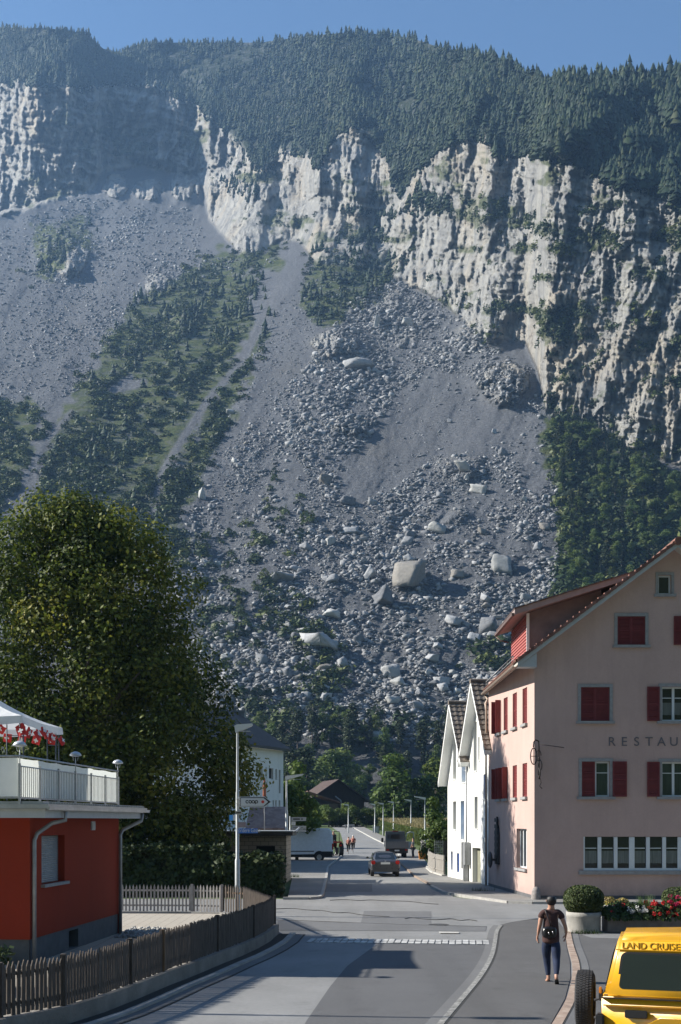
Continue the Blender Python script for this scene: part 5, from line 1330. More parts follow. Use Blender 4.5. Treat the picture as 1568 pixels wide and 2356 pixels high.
# ------------------------------------------------------------------ fences
def mat_wood(name, lo, hi, sc=(9, 9, 1.2)):
    t = NT(name); gp = t.n('NewGeometry').outputs['Position']; m = t.n('Mapping'); m.inputs['Scale'].default_value = sc; t.l(gp, m.inputs[0])
    f = t.noise(m.outputs[0], 2.2, 5, .7); t.base(t.ramp(f, [(.3, lo), (.7, hi)])); t.b.inputs['Roughness'].default_value = .9; t.bump(f, .01); return t.m
M_WDARK = mat_wood('weathered_wood', (.035, .028, .023), (.125, .10, .082)); M_WGREY = mat_wood('silver_wood', (.20, .19, .18), (.42, .40, .38)); M_WBRN = mat_wood('brown_wood', (.14, .085, .05), (.26, .17, .10))
def picket_fence(name, pts, z0, h, mat, label, pitch=.105, pw=.075, posts=(), postmat=None, railmat=None, group=None, point=.10, rnd=.02, seed=1, raildz=(.22, .78), zf=None):
    r = random.Random(seed); P_ = [Vector((p[0], p[1], 0)) for p in pts]; o = P_[0]
    e = empty(name, (o.x, o.y, z0), label, 'fence', group); pk = MB(); rl = MB(); run = 0; carry = 0
    for a, b in zip(P_[:-1], P_[1:]):
        d = (b-a); L = d.length; d.normalize(); nn = Vector((-d.y, d.x, 0)); s = carry
        while s < L:
            c = a+d*s-o; hh = h*(1+r.uniform(-rnd, rnd)); w = pw*r.uniform(.85, 1.05)/2; lean = r.uniform(-.012, .012); zb = r.uniform(-.02, .03)
            vs = []
            for dd in (-.011, .011):
                for (q, z) in ((-w, zb), (w, zb), (w+lean, hh-point), (lean, hh), (-w+lean, hh-point)):
                    p = c+d*q+nn*dd; vs.append((p.x, p.y, z))
            pk.add(vs, [(0,1,2,3,4), (9,8,7,6,5), (0,5,6,1), (1,6,7,2), (2,7,8,3), (3,8,9,4), (4,9,5,0)]); s += pitch
        carry = s-L
        for f in raildz:
            p0, p1 = a-o, b-o; q = nn*.035
            vs = [(p0+q-nn*.02), (p1+q-nn*.02), (p1+q+nn*.025), (p0+q+nn*.025)]
            rl.add([(v.x, v.y, h*f-.03) for v in vs]+[(v.x, v.y, h*f+.03) for v in vs], [(0,1,5,4),(1,2,6,5),(2,3,7,6),(3,0,4,7),(4,5,6,7),(3,2,1,0)])
    pk.build('pickets', mat, e); rl.build('rails', railmat or mat, e)
    for (x, y, pm) in posts:
        MB().box(x-o.x-.045, x-o.x+.045, y-o.y-.045, y-o.y+.045, -.1, h+.02, bev=.008).build('post', pm or postmat or mat, e)
    return e
FP = [G(u, v, .30)[:2] for (u, v) in ((-90,2372),(0,2341),(70,2329),(146,2314),(225,2291),(300,2264),(375,2235),(440,2212),(500,2189),(545,2173),(583,2157),(612,2142),(632,2126))]
FE = FP[-1]
pst = [(FP[1][0], FP[1][1], None), (FP[3][0], FP[3][1], None), (FP[5][0], FP[5][1], None), (FP[6][0], FP[6][1], M_WBRN), (FP[8][0], FP[8][1], None), (FP[10][0], FP[10][1], None), (FE[0], FE[1], None)]
picket_fence('picket_fence', FP, .30, .82, M_WDARK, 'dark weathered picket fence curving along the road on a low wall', posts=pst, pitch=.092, pw=.078, seed=2, rnd=.03)
g0 = G(250, 2096, .14)[:2]; g1 = G(442, 2097, .14)[:2]; g2 = G(511, 2099, .14)[:2]
picket_fence('picket_fence', [g0, g1], .14, .93, M_WGREY, 'silver grey picket fence with metal rails behind the red house yard', pitch=.125, pw=.062, posts=[(g1[0], g1[1], M_ZINC)], railmat=M_RAILM, seed=3)
picket_fence('garden_gate', [(g1[0]+.08, g1[1]), g2], .14, .93, M_WGREY, 'silver grey picket gate between the grey post and the street lamp', pitch=.125, pw=.062, posts=[(g2[0], g2[1], M_WGREY)], railmat=M_RAILM, seed=4)
picket_fence('picket_fence', [(g2[0]+.06, g2[1]), G(560, 2103, .14)[:2], (FE[0]-.05, FE[1]+.1)], .16, .93, M_WDARK, 'short brown fence between the gate and the road corner, with round rails', pitch=.13, pw=.062, railmat=M_WBRN, seed=5, raildz=(.72,))
# low wall carrying the road fence, kerb and gutter
t = mat_simple('low_wall_concrete', (.20, .185, .165), .95, var=.3, scale=1.6, bump=.015, bscale=25)
def ribbon(name, pts, o0, o1, z0, z1, mat, label=None, cat=None, kind=None):
    V = []; k = len(pts); Pn = [Vector((p[0], p[1], 0)) for p in pts]
    for i in range(k):
        d = (Pn[min(i+1, k-1)]-Pn[max(i-1, 0)]).normalized(); nn = Vector((-d.y, d.x, 0)); a = Pn[i]+nn*o0; b = Pn[i]+nn*o1
        V += [(a.x, a.y, z0), (b.x, b.y, z0), (b.x, b.y, z1), (a.x, a.y, z1)]
    m = MB(); fs = []
    for i in range(k-1):
        for j in range(4): fs.append((4*i+j, 4*i+(j+1) % 4, 4*i+4+(j+1) % 4, 4*i+4+j))
    fs += [(3,2,1,0), (4*k-4, 4*k-3, 4*k-2, 4*k-1)]; m.add(V, fs)
    return tag(m.build(name, mat), label, cat, None, kind)
ribbon('low_wall', FP, -.13, .10, -.1, .30, t, 'low concrete wall under the dark picket fence by the road', 'wall')
ribbon('kerb', [(x+.0, y) for x, y in FP], -.62, -.46, -.05, .06, M_CONC, kind='structure')
ribbon('kerb', FP, -.46, -.13, -.05, .022, M_JOINT, kind='structure')
ribbon('gutter', FP, -.86, -.62, -.05, .016, M_STRIP2, kind='structure')
ribbon('gutter', FP, -.90, -.86, -.05, .012, M_JOINT, kind='structure')
ribbon('garden_wall', [g0, g1, g2, G(560, 2103, .14)[:2], (FE[0]-.1, FE[1]+.15)], -.12, .12, -.1, .14, M_CONC, 'low concrete edging under the silver grey fence', 'wall')
# yard: slabs, gravel
t = NT('yard_slabs'); gp = t.n('NewGeometry').outputs['Position']; br = t.n('TexBrick'); br.inputs['Scale'].default_value = 1.6; br.offset = 0; br.inputs['Mortar Size'].default_value = .012
br.inputs['Color1'].default_value = (.40, .36, .30, 1); br.inputs['Color2'].default_value = (.36, .33, .275, 1); br.inputs['Mortar'].default_value = (.16, .14, .12, 1); t.l(gp, br.inputs['Vector'])
t.base(t.mix(t.ramp(t.noise(gp, 2, 4), [(.4, 0.0), (.7, .3)]), br.outputs[0], (.28, .25, .21))); t.b.inputs['Roughness'].default_value = .9
sheet('yard', [(FP[i][0]-.12, FP[i][1]) for i in range(1, 13)]+[(g2[0], g2[1]-.15), (g0[0]-9, g0[1]-.15), (-15, 12)], .10, t.m)
tag(MB().build('tmp_unused', None), kind='structure') if False else None
gr = RNG.uniform(0, 1, (420, 2)); gp0 = np.array(G(283, 2150, .1)[:2]); gxy = gp0+np.stack([gr[:, 0]*1.0-.05, (gr[:, 1]-.35)*2.6], 1)
gm_ = scatter('pebbles', VARS, np.stack([gxy[:, 0], gxy[:, 1], np.full(420, .115)], 1), np.repeat(RNG.uniform(.03, .075, (420, 1)), 3, 1), rand_rot(420, .5), M_PALE)
tag(link_mesh('pebbles', gm_), 'white pebbles beside the red house wall', 'pebbles', kind='stuff')
# ------------------------------------------------------------------ street lamp with signs
def lamp_post(x, y, H, label, arm=.55, group=None, head=.75, r=.055, ang=0.0, z=0.0):
    e = empty('street_lamp', (x, y, z), label, 'street lamp', group, ang)
    m = MB(); m.lathe([(r*1.6, 0), (r*1.6, H*.30), (r*1.15, H*.31), (r*1.1, H*.66), (r*.85, H*.67), (r*.7, H-.05)], 12); m.tube([(0, 0, H-.12), (.0, 0, H), (.22, 0, H+.03)], r*.6, 8); m.build('pole', M_RAILM, e)
    m = MB(); Mh = Matrix.Translation((-.08, 0, H-.02)) @ Matrix.Rotation(R(-9), 4, 'Y')
    m.prism([(0, -.09), (0, .13), (.10, .17), (head, .12), (head, .07), (head*.9, .03), (.25, -.06)], -.11, .11, 'y', Mh); m.build('lamp_head', M_HEAD, e)
    MB().box(.12, head*.85, -.08, .08, -.07, -.045, Mh @ Matrix.Rotation(R(8), 4, 'Y')).build('lens', M_LENS, e)
    return e
M_HEAD = mat_simple('lamp_head_paint', (.62, .63, .62), .4, .1, var=.05); M_LENS = mat_simple('lamp_lens', (.35, .38, .40), .15)
LX, LY, _ = G(547, 2108)
LAMP = lamp_post(LX, LY, 6.45, 'tall street lamp carrying the arrow sign, beside the picket gate', head=.62)
def sign_plate(name, parent_xy, x0, x1, z0, z1, mat, label, y=-.09, poly=None):
    e = empty(name, (parent_xy[0], parent_xy[1], 0), label, 'sign'); m = MB()
    if poly: m.prism(poly, y-.015, y+.015, 'y')
    else: m.box(x0, x1, y-.01, y+.01, z0, z1)
    m.build('panel', mat, e); return e
Dp = LY; px = Dp/F
def lx(u): return (u-547)*px
def lz(v): return EYE-(v-HV)*px
M_SW = mat_simple('sign_white', (.62, .64, .64), .35, var=.04); M_BLK = mat_simple('sign_black', (.015, .015, .015), .5); M_SRED = mat_simple('sign_red', (.65, .06, .04), .5); M_SBLUE = mat_simple('sign_blue', (.04, .16, .50), .45, var=.08); M_SKYB = mat_simple('sign_sky_blue', (.10, .38, .78), .45)
def zx(x): return (640+x*.16582)*.81667
def zy(y): return (2180+y*.16582)*.81667
e = empty('arrow_sign', (LX, LY, 0), 'white arrow shaped supermarket sign with red dot on the street lamp', 'sign')
def pg(pts): return [(lx(zx(a)), lz(zy(b))) for a, b in pts]
MB().prism(pg([(222,392),(640,385),(762,478),(640,572),(222,565)]), -.16, -.06, 'y').build('frame', M_SW, e)
MB().prism(pg([(234,402),(645,400),(745,478),(640,556),(234,553)]), -.168, -.161, 'y').build('rim', M_BLK, e)
MB().prism(pg([(245,415),(628,413),(706,478),(628,548),(245,549)]), -.180, -.169, 'y').build('panel', M_SW, e)
MB().box(lx(zx(165)), lx(zx(222)), -.12, -.05, lz(zy(510)), lz(zy(500)-.5)).box(lx(zx(165)), lx(zx(222)), -.12, -.05, lz(zy(440)), lz(zy(430)-.5)).build('bracket', M_RAILM, e)
# logo letters as rings: c o o p
def ring(cxp, cyp, R0, R1, a0=0, a1=2*math.pi, n=22):
    vs = []
    for i in range(n+1):
        a = a0+(a1-a0)*i/n
        for rr_i in (R0, R1): vs.append((lx(zx(cxp))+rr_i*math.cos(a), -.186, lz(zy(cyp))+rr_i*math.sin(a)))
    return vs, [(2*i, 2*i+1, 2*i+3, 2*i+2) for i in range(n)]
kx = px*.16582*.81667; m = MB()
for cxp, a0, a1 in ((352, .75, 5.55), (404, 0, 2*math.pi), (455, 0, 2*math.pi), (508, 0, 2*math.pi)): m.add(*ring(cxp, 477, 15*kx, 29*kx, a0, a1))
m.add([(lx(zx(481)), -.1862, lz(zy(520))), (lx(zx(494)), -.1862, lz(zy(520))), (lx(zx(494)), -.1862, lz(zy(477))), (lx(zx(481)), -.1862, lz(zy(477)))], [(0,1,2,3)])
m.build('lettering', M_BLK, e, recalc=False)
vs, fs = ring(616, 478, 0.0001, 26*kx); MB().add(vs, fs).build('dot', M_SRED, e, recalc=False)
# small plates
e = sign_plate('oval_plate', (LX, LY), lx(zx(147)), lx(zx(256)), lz(zy(690)), lz(zy(632)), mat_simple('plate_beige', (.42, .40, .34), .5), 'small beige plate on the lamp post just under the arrow sign')
MB().box(lx(zx(160)), lx(zx(244)), -.103, -.1005, lz(zy(672)), lz(zy(652))).build('lettering', M_BLK, e)
e = sign_plate('flag_plate', (LX, LY), lx(zx(43)), lx(zx(150)), lz(zy(795)), lz(zy(700)), M_SW, 'half blue half white plate on the left of the lamp post')
MB().box(lx(zx(43)), lx(zx(106)), -.105, -.1005, lz(zy(795)), lz(zy(700))).build('blue_half', M_SKYB, e)
e = sign_plate('grey_plate', (LX, LY), lx(zx(195)), lx(zx(326)), lz(zy(912)), lz(zy(820)), mat_simple('plate_back', (.28, .22, .22), .6, var=.15), 'blank brownish plate on the lamp post above the street name')
e = sign_plate('street_name_sign', (LX, LY), lx(zx(200)), lx(zx(530)), lz(zy(1010)), lz(zy(928)), M_SBLUE, 'blue street name sign on the lamp post')
add_text('Vordere Gasse', .205, M_SW, e, ((lx(zx(200))+lx(zx(530)))/2, -.104, lz(zy(992))), depth=.004, sx=.68)

# ------------------------------------------------------------------ garage, white house behind, small roof, left hedge and big tree
GA = empty('garage', (-2.85, 60.0, 0), 'low block built garage with flat dark edged roof behind the hedge', 'garage')
gf = frame((-9.0, 60.2, 0), (1, -.02)); gsd = frame((-2.88, 60.08, 0), (.04, 1)); GI = Matrix.Translation((2.85, -60, 0))
t = NT('concrete_blocks'); gp = t.n('NewGeometry').outputs['Position']
sep = t.n('SeparateXYZ'); t.l(gp, sep.inputs[0]); cmb = t.n('CombineXYZ'); t.l(t.math('ADD', sep.outputs['X'], sep.outputs['Y']), cmb.inputs[0]); t.l(sep.outputs['Z'], cmb.inputs[1])
br = t.n('TexBrick'); br.inputs['Scale'].default_value = 1.0; br.inputs['Brick Width'].default_value = .42; br.inputs['Row Height'].default_value = .22; br.inputs['Mortar Size'].default_value = .012
br.inputs['Color1'].default_value = (.30, .27, .22, 1); br.inputs['Color2'].default_value = (.24, .215, .18, 1); br.inputs['Mortar'].default_value = (.10, .09, .08, 1); t.l(cmb.outputs[0], br.inputs['Vector'])
t.base(br.outputs[0]); t.b.inputs['Roughness'].default_value = .9; M_BLOCK = t.m
m = MB(); a = uv2wall(gf, zx(492), 1990)[0]; b = uv2wall(gf, zx(818), 1990)[0]; GWL = 6.12
wall_faces(m, GI @ gf, [(0, 0), (GWL, 0), (GWL, 2.5), (0, 2.5)], [(a, b, 1.05, 1.95)], .25); wall_faces(m, GI @ gsd, [(0, 0), (2.9, 0), (2.9, 2.5), (0, 2.5)], [], .2)
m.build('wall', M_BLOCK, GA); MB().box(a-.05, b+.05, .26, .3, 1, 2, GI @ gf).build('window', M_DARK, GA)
m = MB(); m.box(-.3, GWL+.35, -.3, 3.3, 2.50, 2.70, GI @ gf); g_r = m.build('roof', mat_simple('dark_fascia', (.05, .045, .045), .6), GA)
m = MB(); m.box(-.34, GWL+.39, -.34, 3.34, 2.702, 2.76, GI @ gf); m.tube([(GWL+.5, 3.2, 2.9), (GWL+.5, -.3, 2.72)], .05, 6, GI @ gf); m.build('roof_cover', mat_simple('roof_sheet', (.42, .44, .46), .5, .4, var=.15), g_r)
# white block of flats behind the tree
wb = frame((-10.2, 76.0, 0), (.42, .9075)); WB = empty('white_house', (-10.2, 76.0, 0), 'white two storey house with dark roof behind the big tree', 'house'); WI = Matrix.Translation((10.2, -76, 0))
sE = uv2wall(wb, 652.5, 1800)[0]; zE = uv2wall(wb, 652.5, 1729)[1]; wl = WI @ wb
def wq(x0, y0, x1, y1):
    u0, u1 = 490+x0*.3646, 490+x1*.3646; v0, v1 = 1592.6+y0*.3646, 1592.6+y1*.3646; uc = (u0+u1)/2
    return (uv2wall(wb, u0, v1)[0], uv2wall(wb, u1, v1)[0], uv2wall(wb, uc, v1)[1], uv2wall(wb, uc, v0)[1])
HW = [wq(300,470,315,545), wq(333,472,341,545), wq(355,480,382,550), wq(395,485,406,552), wq(417,490,428,638), wq(378,682,386,730), wq(394,682,404,735), wq(416,682,427,738), wq(340,682,350,730)]
m = MB(); wall_faces(m, wl, [(-6, 0), (sE, 0), (sE, zE), (-6, zE)], HW, .25); m.add([(sE, 0, 0), (sE, 9, 0), (sE, 9, zE), (sE, 0, zE)], [(0,1,2,3)], False, wl); m.build('wall', M_WPL, WB)
for h in HW:
    w = MB().box(h[0]+.0, h[1]-.0, .2, .24, h[2], h[3], wl).build('window', M_GLASS if h is HW[2] else M_BLIND, WB); MB().box(h[0], h[1], .16, .2, h[2], h[2]+.08, wl).build('sill', M_SASH, w)
zR = zE+3.2; m = MB(); m.prism([(-.55, zE-.02), (4.5, zR), (4.5, zR+.2), (-.55, zE+.18)], -6.5, sE+.3, 'x', wl); 
m.prism([(4.5, zR), (9.5, zE), (9.5, zE+.2), (4.5, zR+.2)], -6.5, sE+.3, 'x', wl)
w = m.build('roof', mat_simple('dark_slate', (.05, .05, .055), .7, var=.2), WB)
MB().prism([(0, zE), (9, zE), (4.5, zR)], sE-.2, sE-.01, 'x', wl).build('gable', M_WPL, WB)
MB().box(10.2-8.9, 10.2-7.65, 14, 15.6, 8.5, 11.95).box(10.2-8.96, 10.2-7.6, 13.95, 15.65, 11.953, 12.1).build('stair_head', mat_simple('grey_sheet', (.16, .18, .20), .6, var=.15), WB)
# small tiled roof next to the garage
SH = empty('small_house', (-4.9, 76, 0), 'small house with pinkish brown tiled roof behind the garage', 'house')
kz = 74/F
m = MB(); x0_, x1_ = (566-CU)*kz+4.9, (648-CU)*kz+4.9; zt_ = 3.3+(1888-1860)*kz; zb_ = 3.3-(1908-1888)*kz
m.prism([(-2.2, zb_-.1), (1.3, zt_), (1.3, zt_+.15), (-2.2, zb_+.08)], x0_, x1_+.25, 'x'); m.prism([(1.3, zt_), (4.8, zb_-.1), (4.8, zb_+.08), (1.3, zt_+.15)], x0_, x1_+.25, 'x')
m.build('roof', mat_tiles('pink_tiles', (.20, .13, .105), (.34, .24, .20)), SH)
MB().box(x0_+.2, x1_, -1.8, 4.4, 0, zb_-.08).prism([(-1.8, zb_-.08), (1.3, zt_-.05), (4.4, zb_-.08)], x1_-.2, x1_, 'x').build('wall', M_WPL, SH)
# parasol, folded, red-brown
pa = empty('parasol', (-9.3, 72, 0), 'folded rust red parasol beside the white house wall', 'parasol'); pa.location = ((609-CU)*70/F, 70, 0)
zp = 3.3+(1888-1788)*70/F
MB().lathe([(.02, zp-1.5), (.11, zp-1.35), (.10, zp-.6), (.05, zp-.1), (.0, zp)], 10).build('canopy', mat_simple('rust_cloth', (.25, .075, .04), .8, var=.2), pa); MB().tube([(0, 0, 0), (0, 0, zp-1.4)], .03, 6).build('pole', M_WGREY, pa)
# ------------------------------------------------------------------ trees, hedges and small buildings down in the valley
def gpt(u, D): return ((u-CU)*D/F, D, float(gz(D)))
# big lime tree on the left
M_LIME = mat_leaf('lime_leaves', [(0, (.026, .046, .012)), (.35, (.055, .084, .016)), (.62, (.14, .18, .026)), (.82, (.25, .265, .04)), (1, (.37, .32, .055))], .38)
def big_tree():
    x0, D0 = -12.9, 55.6; e = empty('lime_tree', (x0, D0, 0), 'huge dense lime tree with yellowing leaves behind the red house', 'tree'); k = D0/F
    link_mesh('trunk', trunk_mesh(13, .55, 9, 71), None, e)
    r = random.Random(12); prof = [(1168, 45), (1192, 118), (1235, 172), (1295, 216), (1370, 254), (1450, 290), (1540, 316), (1620, 352), (1700, 392), (1780, 412), (1860, 400), (1910, 380)]
    L = []
    for v, w in prof:
        z = EYE-(v-HV)*k; rad = w*k
        nn_ = max(3, int(rad*2.1))
        for i in range(nn_):
            a = 2*math.pi*i/nn_+r.uniform(-.3, .3); q = rad*r.uniform(.72, .93); s = r.uniform(1.1, 1.9)*(1 if v > 1200 else .8)
            L.append((q*math.cos(a), q*math.sin(a)*.55, z+r.uniform(-.6, .4)-(.3 if v < 1200 else 0), s, s, s*.85))
        for i in range(nn_//2):
            a = r.uniform(0, 6.28); q = rad*r.uniform(.2, .6); L.append((q*math.cos(a), q*math.sin(a)*.6, z-.6, 1.8, 1.8, 1.5))
    me = crown_mesh('crown', M_LIME, L, 150000, .108, 3, .60); link_mesh('crown', me, None, e)
big_tree()
# hedge behind the fence
def hedge(name, boxes, n, size, label, mat, seed=1, cat='hedge'):
    """boxes: (x0,x1,y0,y1,h) rounded blocks of foliage"""
    e = empty(name, (boxes[0][0], boxes[0][2], 0), label, cat); rng = np.random.default_rng(seed); C = []; N = []
    tot = sum((b[1]-b[0])*b[4] for b in boxes); core = MB()
    for (x0, x1, y0, y1, h) in boxes:
        k = int(n*(x1-x0)*h/tot); p = rng.random((k, 3)); f = rng.integers(0, 4, k)
        q = np.stack([x0+(x1-x0)*p[:, 0], y0+(y1-y0)*p[:, 1], .02+h*p[:, 2]**.9], 1)
        q[f == 0, 1] = y0; q[f == 1, 1] = y0+.12; q[f == 2, 2] = h; sd = (f == 3); q[sd, 0] = np.where(p[sd, 0] < .5, x0, x1)
        nr = np.zeros((k, 3)); nr[f < 2, 1] = -1; nr[f == 2, 2] = 1; nr[sd, 0] = np.where(p[sd, 0] < .5, -1, 1)
        w = (fbm(q[:, 0]*1.2, q[:, 2]*1.3+q[:, 1], 3, .6, seed)-.5)*.7; q += nr*w[:, None]+rng.normal(0, .06, (k, 3)); C.append(q); N.append(nr)
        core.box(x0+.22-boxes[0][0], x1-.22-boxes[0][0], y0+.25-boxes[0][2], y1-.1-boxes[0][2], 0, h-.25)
    C = np.concatenate(C)-np.array([boxes[0][0], boxes[0][2], 0]); N = np.concatenate(N); V, Fq = cards(C, N+np.array([0, 0, .3]), size, rng)
    me = np_mesh('foliage', V, Fq, mat); vattr(me, 'rnd', np.repeat(rng.random(len(C)), 4)); link_mesh('foliage', me, None, e)
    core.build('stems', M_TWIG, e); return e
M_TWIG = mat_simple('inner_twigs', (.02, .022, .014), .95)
M_HEDGE = mat_leaf('hedge_leaves', [(0, (.018, .032, .012)), (.6, (.035, .06, .018)), (1, (.07, .09, .03))], .15)
hedge('hedge', [(-13.5, -5.2, 49.2, 51, 2.15), (-5.3, -2.55, 49.0, 51.2, 1.75)], 15000, .11, 'dark clipped hedge behind the silver grey fence', M_HEDGE, 2)
hedge('hedge', [(-26, -13.2, 50, 52, 2.3)], 4000, .16, 'dark hedge hidden behind the red house', M_HEDGE, 3)
# wood at the foot of the scree
random.seed(21)
def valley_wood():
    pts = []; u, v = dens_sample(900, [(520,1700),(560,1672),(680,1670),(800,1668),(900,1720),(1040,1740),(1045,1866),(520,1866)])
    for a, b in zip(u, v):
        if len(pts) >= 62: break
        if all((a-c)**2+((b-d)*1.2)**2 > 19**2 for c, d in pts): pts.append((a, b))
    lab = {0: ('dark spruce at the foot of the scree behind the barn', 'spruces at the foot of the scree'), 1: ('thin pine with bare trunk at the foot of the scree', 'pines at the foot of the scree'), 2: ('green broadleaf tree at the foot of the scree behind the barn', 'broadleaf trees at the foot of the scree')}
    for a, b in pts:
        sd = ' left of the barn' if a < 700 else (' above the barn' if a < 860 else ' behind the far white house')
        x, y, z = [float(q) for q in on_hill(a, b)]; k = random.choice([0, 3, 4, 5, 5, 4, 6, 7, 8, 9]); kk = 0 if k < 3 else (1 if k < 6 else 2)
        tree(k, x, y, z-.3, random.uniform(10, 18)*(1 if kk < 2 else .75), lab[kk][0].replace(' behind the barn', '')+sd, lab[kk][1]+sd, None, random.uniform(.9, 1.3))
    for i in range(44):
        D0 = random.uniform(225, 385); a = random.uniform(500, 1060)
        if 672 < a < 880: D0 = random.uniform(300, 390)
        x, y, z = gpt(a, D0); k = random.choice([0, 3, 4, 6, 7, 8, 9, 9, 7]); kk = 0 if k < 3 else (1 if k < 6 else 2)
        sd = ', left part' if a < 700 else (', middle part' if a < 860 else ', right part')
        vt = 1735+ (a-500)*.05+random.uniform(-30, 60); h = EYE-(vt-HV)*D0/F-z
        tree(k, x, y, z-.2, max(6, min(h, 24)), ('dark spruce in the belt of trees behind the barn', 'thin pine in the belt of trees behind the barn', 'bushy green tree in the belt behind the barn')[kk]+sd, ('spruces of the belt', 'pines of the belt', 'broadleaf trees of the belt')[kk]+sd, None, random.uniform(1.0, 1.35))
valley_wood()
for u_, D_, h_, k_, w_, lb in ((683, 92, 7.0, 8, 1.0, 'bright green tree between the white house and the second street lamp'), (668, 100, 8.8, 7, .8, 'green tree close behind the corner of the white house'), (708, 130, 6.0, 8, 1.1, 'light green tree left of the brown barn'),
        (884, 235, 8.0, 9, 1.2, 'round yellowish green tree right of the barn'), (1006, 84, 5.3, 7, .82, 'bright green bushy tree beside the far white gable house'), (1020, 78, 4.0, 9, .9, 'small green bush tree leaning on the fence by the white gable house'),
        (925, 240, 9.5, 5, 1.0, 'bare looking dark pine behind the cornfield'), (975, 235, 11.0, 7, 1.0, 'green tree behind the right end of the cornfield')):
    x, y, z = gpt(u_, D_); tree(k_, x, y, z-.1, h_, lb, None, None, w_)
# orchard hedge row in front of the barn
for i, u_ in enumerate((716, 738, 757, 778, 800, 822, 843, 862)):
    x, y, z = gpt(u_, 238+3*math.sin(i*2.1)); tree(6+(i*3) % 4, x, y, z-.5, 5.2+.7*math.sin(i*1.7), 'low apple tree in the row in front of the barn', 'apple trees in front of the barn', 'apple_tree', 1.5)
# barn
BD = 262.0; bk = BD/F; bz0 = float(gz(BD)); bx = (777-CU)*bk
BN = empty('barn', (bx, BD, bz0), 'big dark brown wooden barn with a low pitched roof at the end of the valley', 'barn', None, R(14))
zz_ = lambda v: EYE-(v-HV)*bk-bz0
m = MB(); hw = 6.4; ze_ = zz_(1838); za_ = zz_(1795)
m.box(-hw, hw, 0, 14, 0, ze_); m.prism([(-hw, ze_), (hw, ze_), (0, za_-.1)], .0, 14, 'y'); m.build('wall', mat_wood('dark_boards', (.018, .013, .011), (.05, .036, .03), (3, 3, .3)), BN)
sl_ = (za_-ze_)/hw; m = MB()
for sg in (-1, 1): m.prism([(sg*(hw+1.1), ze_-1.1*sl_), (0, za_), (0, za_+.22), (sg*(hw+1.1), ze_-1.1*sl_+.22)], -1.3, 15, 'y')
m.build('roof', mat_tiles('barn_tiles', (.035, .021, .018), (.08, .050, .040)), BN)
m = MB(); m.tube([(-.7, -.7, ze_+.6), (.6, -.8, ze_-.4), (.7, -.8, ze_-1.2), (.7, -.8, .2)], .16, 8); m.build('downpipe', M_ZINC, BN)
SHD = empty('shed', ((738-CU)*250/F, 250, float(gz(250))), 'low lean-to with brown tiled roof left of the barn', 'shed', None, R(14)); q_ = float(gz(250)); kk_ = 250/F
z_a = EYE-(1822-HV)*kk_-q_; z_b = EYE-(1848-HV)*kk_-q_
m = MB(); m.prism([(-3.1, z_a), (4.5, z_b), (4.5, z_b+.2), (-3.1, z_a+.2)], -1, 6, 'y'); m.build('roof', mat_tiles('shed_tiles', (.09, .045, .035), (.17, .10, .08)), SHD); MB().box(-2.9, 4.0, 0, 5.5, 0, z_b-.1).build('wall', M_WDARK, SHD)
# corn field: nobody could count the stalks
def corn():
    rng = np.random.default_rng(5); n = 5200; D_ = rng.uniform(122, 205, n); xl = np.interp(D_, [120, 150, 205], [8.7, 8.2, 6.3]); xr_ = np.interp(D_, [120, 150, 205], [15, 18, 20]); x = xl+.3+(xr_-xl)*rng.random(n); z = gz(D_)
    C = []; N = []; 
    base = np.stack([x, D_, z], 1); Vs = []; 
    for j in range(7):
        a = rng.uniform(0, 6.28, n); h = rng.uniform(.3, 2.1, n) if j < 6 else np.full(n, 2.35); l = .42 if j < 6 else .16
        p0 = base+np.stack([np.zeros(n), np.zeros(n), h], 1); dv = np.stack([np.cos(a), np.sin(a), np.full(n, .5 if j < 6 else 2.0)], 1)*l; wv_ = np.stack([-np.sin(a), np.cos(a), np.zeros(n)], 1)*.06
        Vs.append(np.stack([p0-wv_, p0+wv_, p0+dv+wv_*.6, p0+dv-wv_*.6], 1))
    V = np.concatenate(Vs).reshape(-1, 3); me = np_mesh('corn', V, np.arange(len(V)).reshape(-1, 4), mat_leaf('corn_leaves', [(0, (.08, .12, .03)), (.6, (.16, .20, .05)), (1, (.34, .28, .13))], .35))
    rn = np.concatenate([rng.random(n)*.7]*6+[np.full(n, 1.0)]); vattr(me, 'rnd', np.repeat(rn, 4)); tag(link_mesh('corn', me), 'ripening corn field with pale tassels beside the far road', 'corn field', kind='stuff')
corn()
# far street lamps along the road
for u_, D_, lb in ((946, 156, 'street lamp right of the truck cab, nearest of the far row'), (906, 171, 'street lamp standing in front of the middle of the cornfield'), (882, 185, 'street lamp at the left edge of the cornfield'), (863, 195, 'smallest street lamp just left of the cornfield'), (802, 200, 'far street lamp left of the road, in front of the barn')):
    x, y, z = gpt(u_, D_); v_ = {946: 1843, 906: 1847, 882: 1850, 863: 1852, 802: 1853}[u_]; h = EYE-(v_-HV)*D_/F-z
    lamp_post(x, y, h, lb, head=1.0, r=.07, ang=R(180) if u_ in (946,) else R(180), z=z, group='lamps along the far road')
x, y, z = gpt(978, 118); lamp_post(x, y, EYE+50*118/F-z, 'street lamp with only its head showing over the bright bush', head=1.2, r=.06, ang=R(180), z=z)
lamp_post((660-CU)*70/F, 70.0, EYE+97*70/F, 'street lamp behind the garage, second tallest in the street', head=1.15, r=.075)
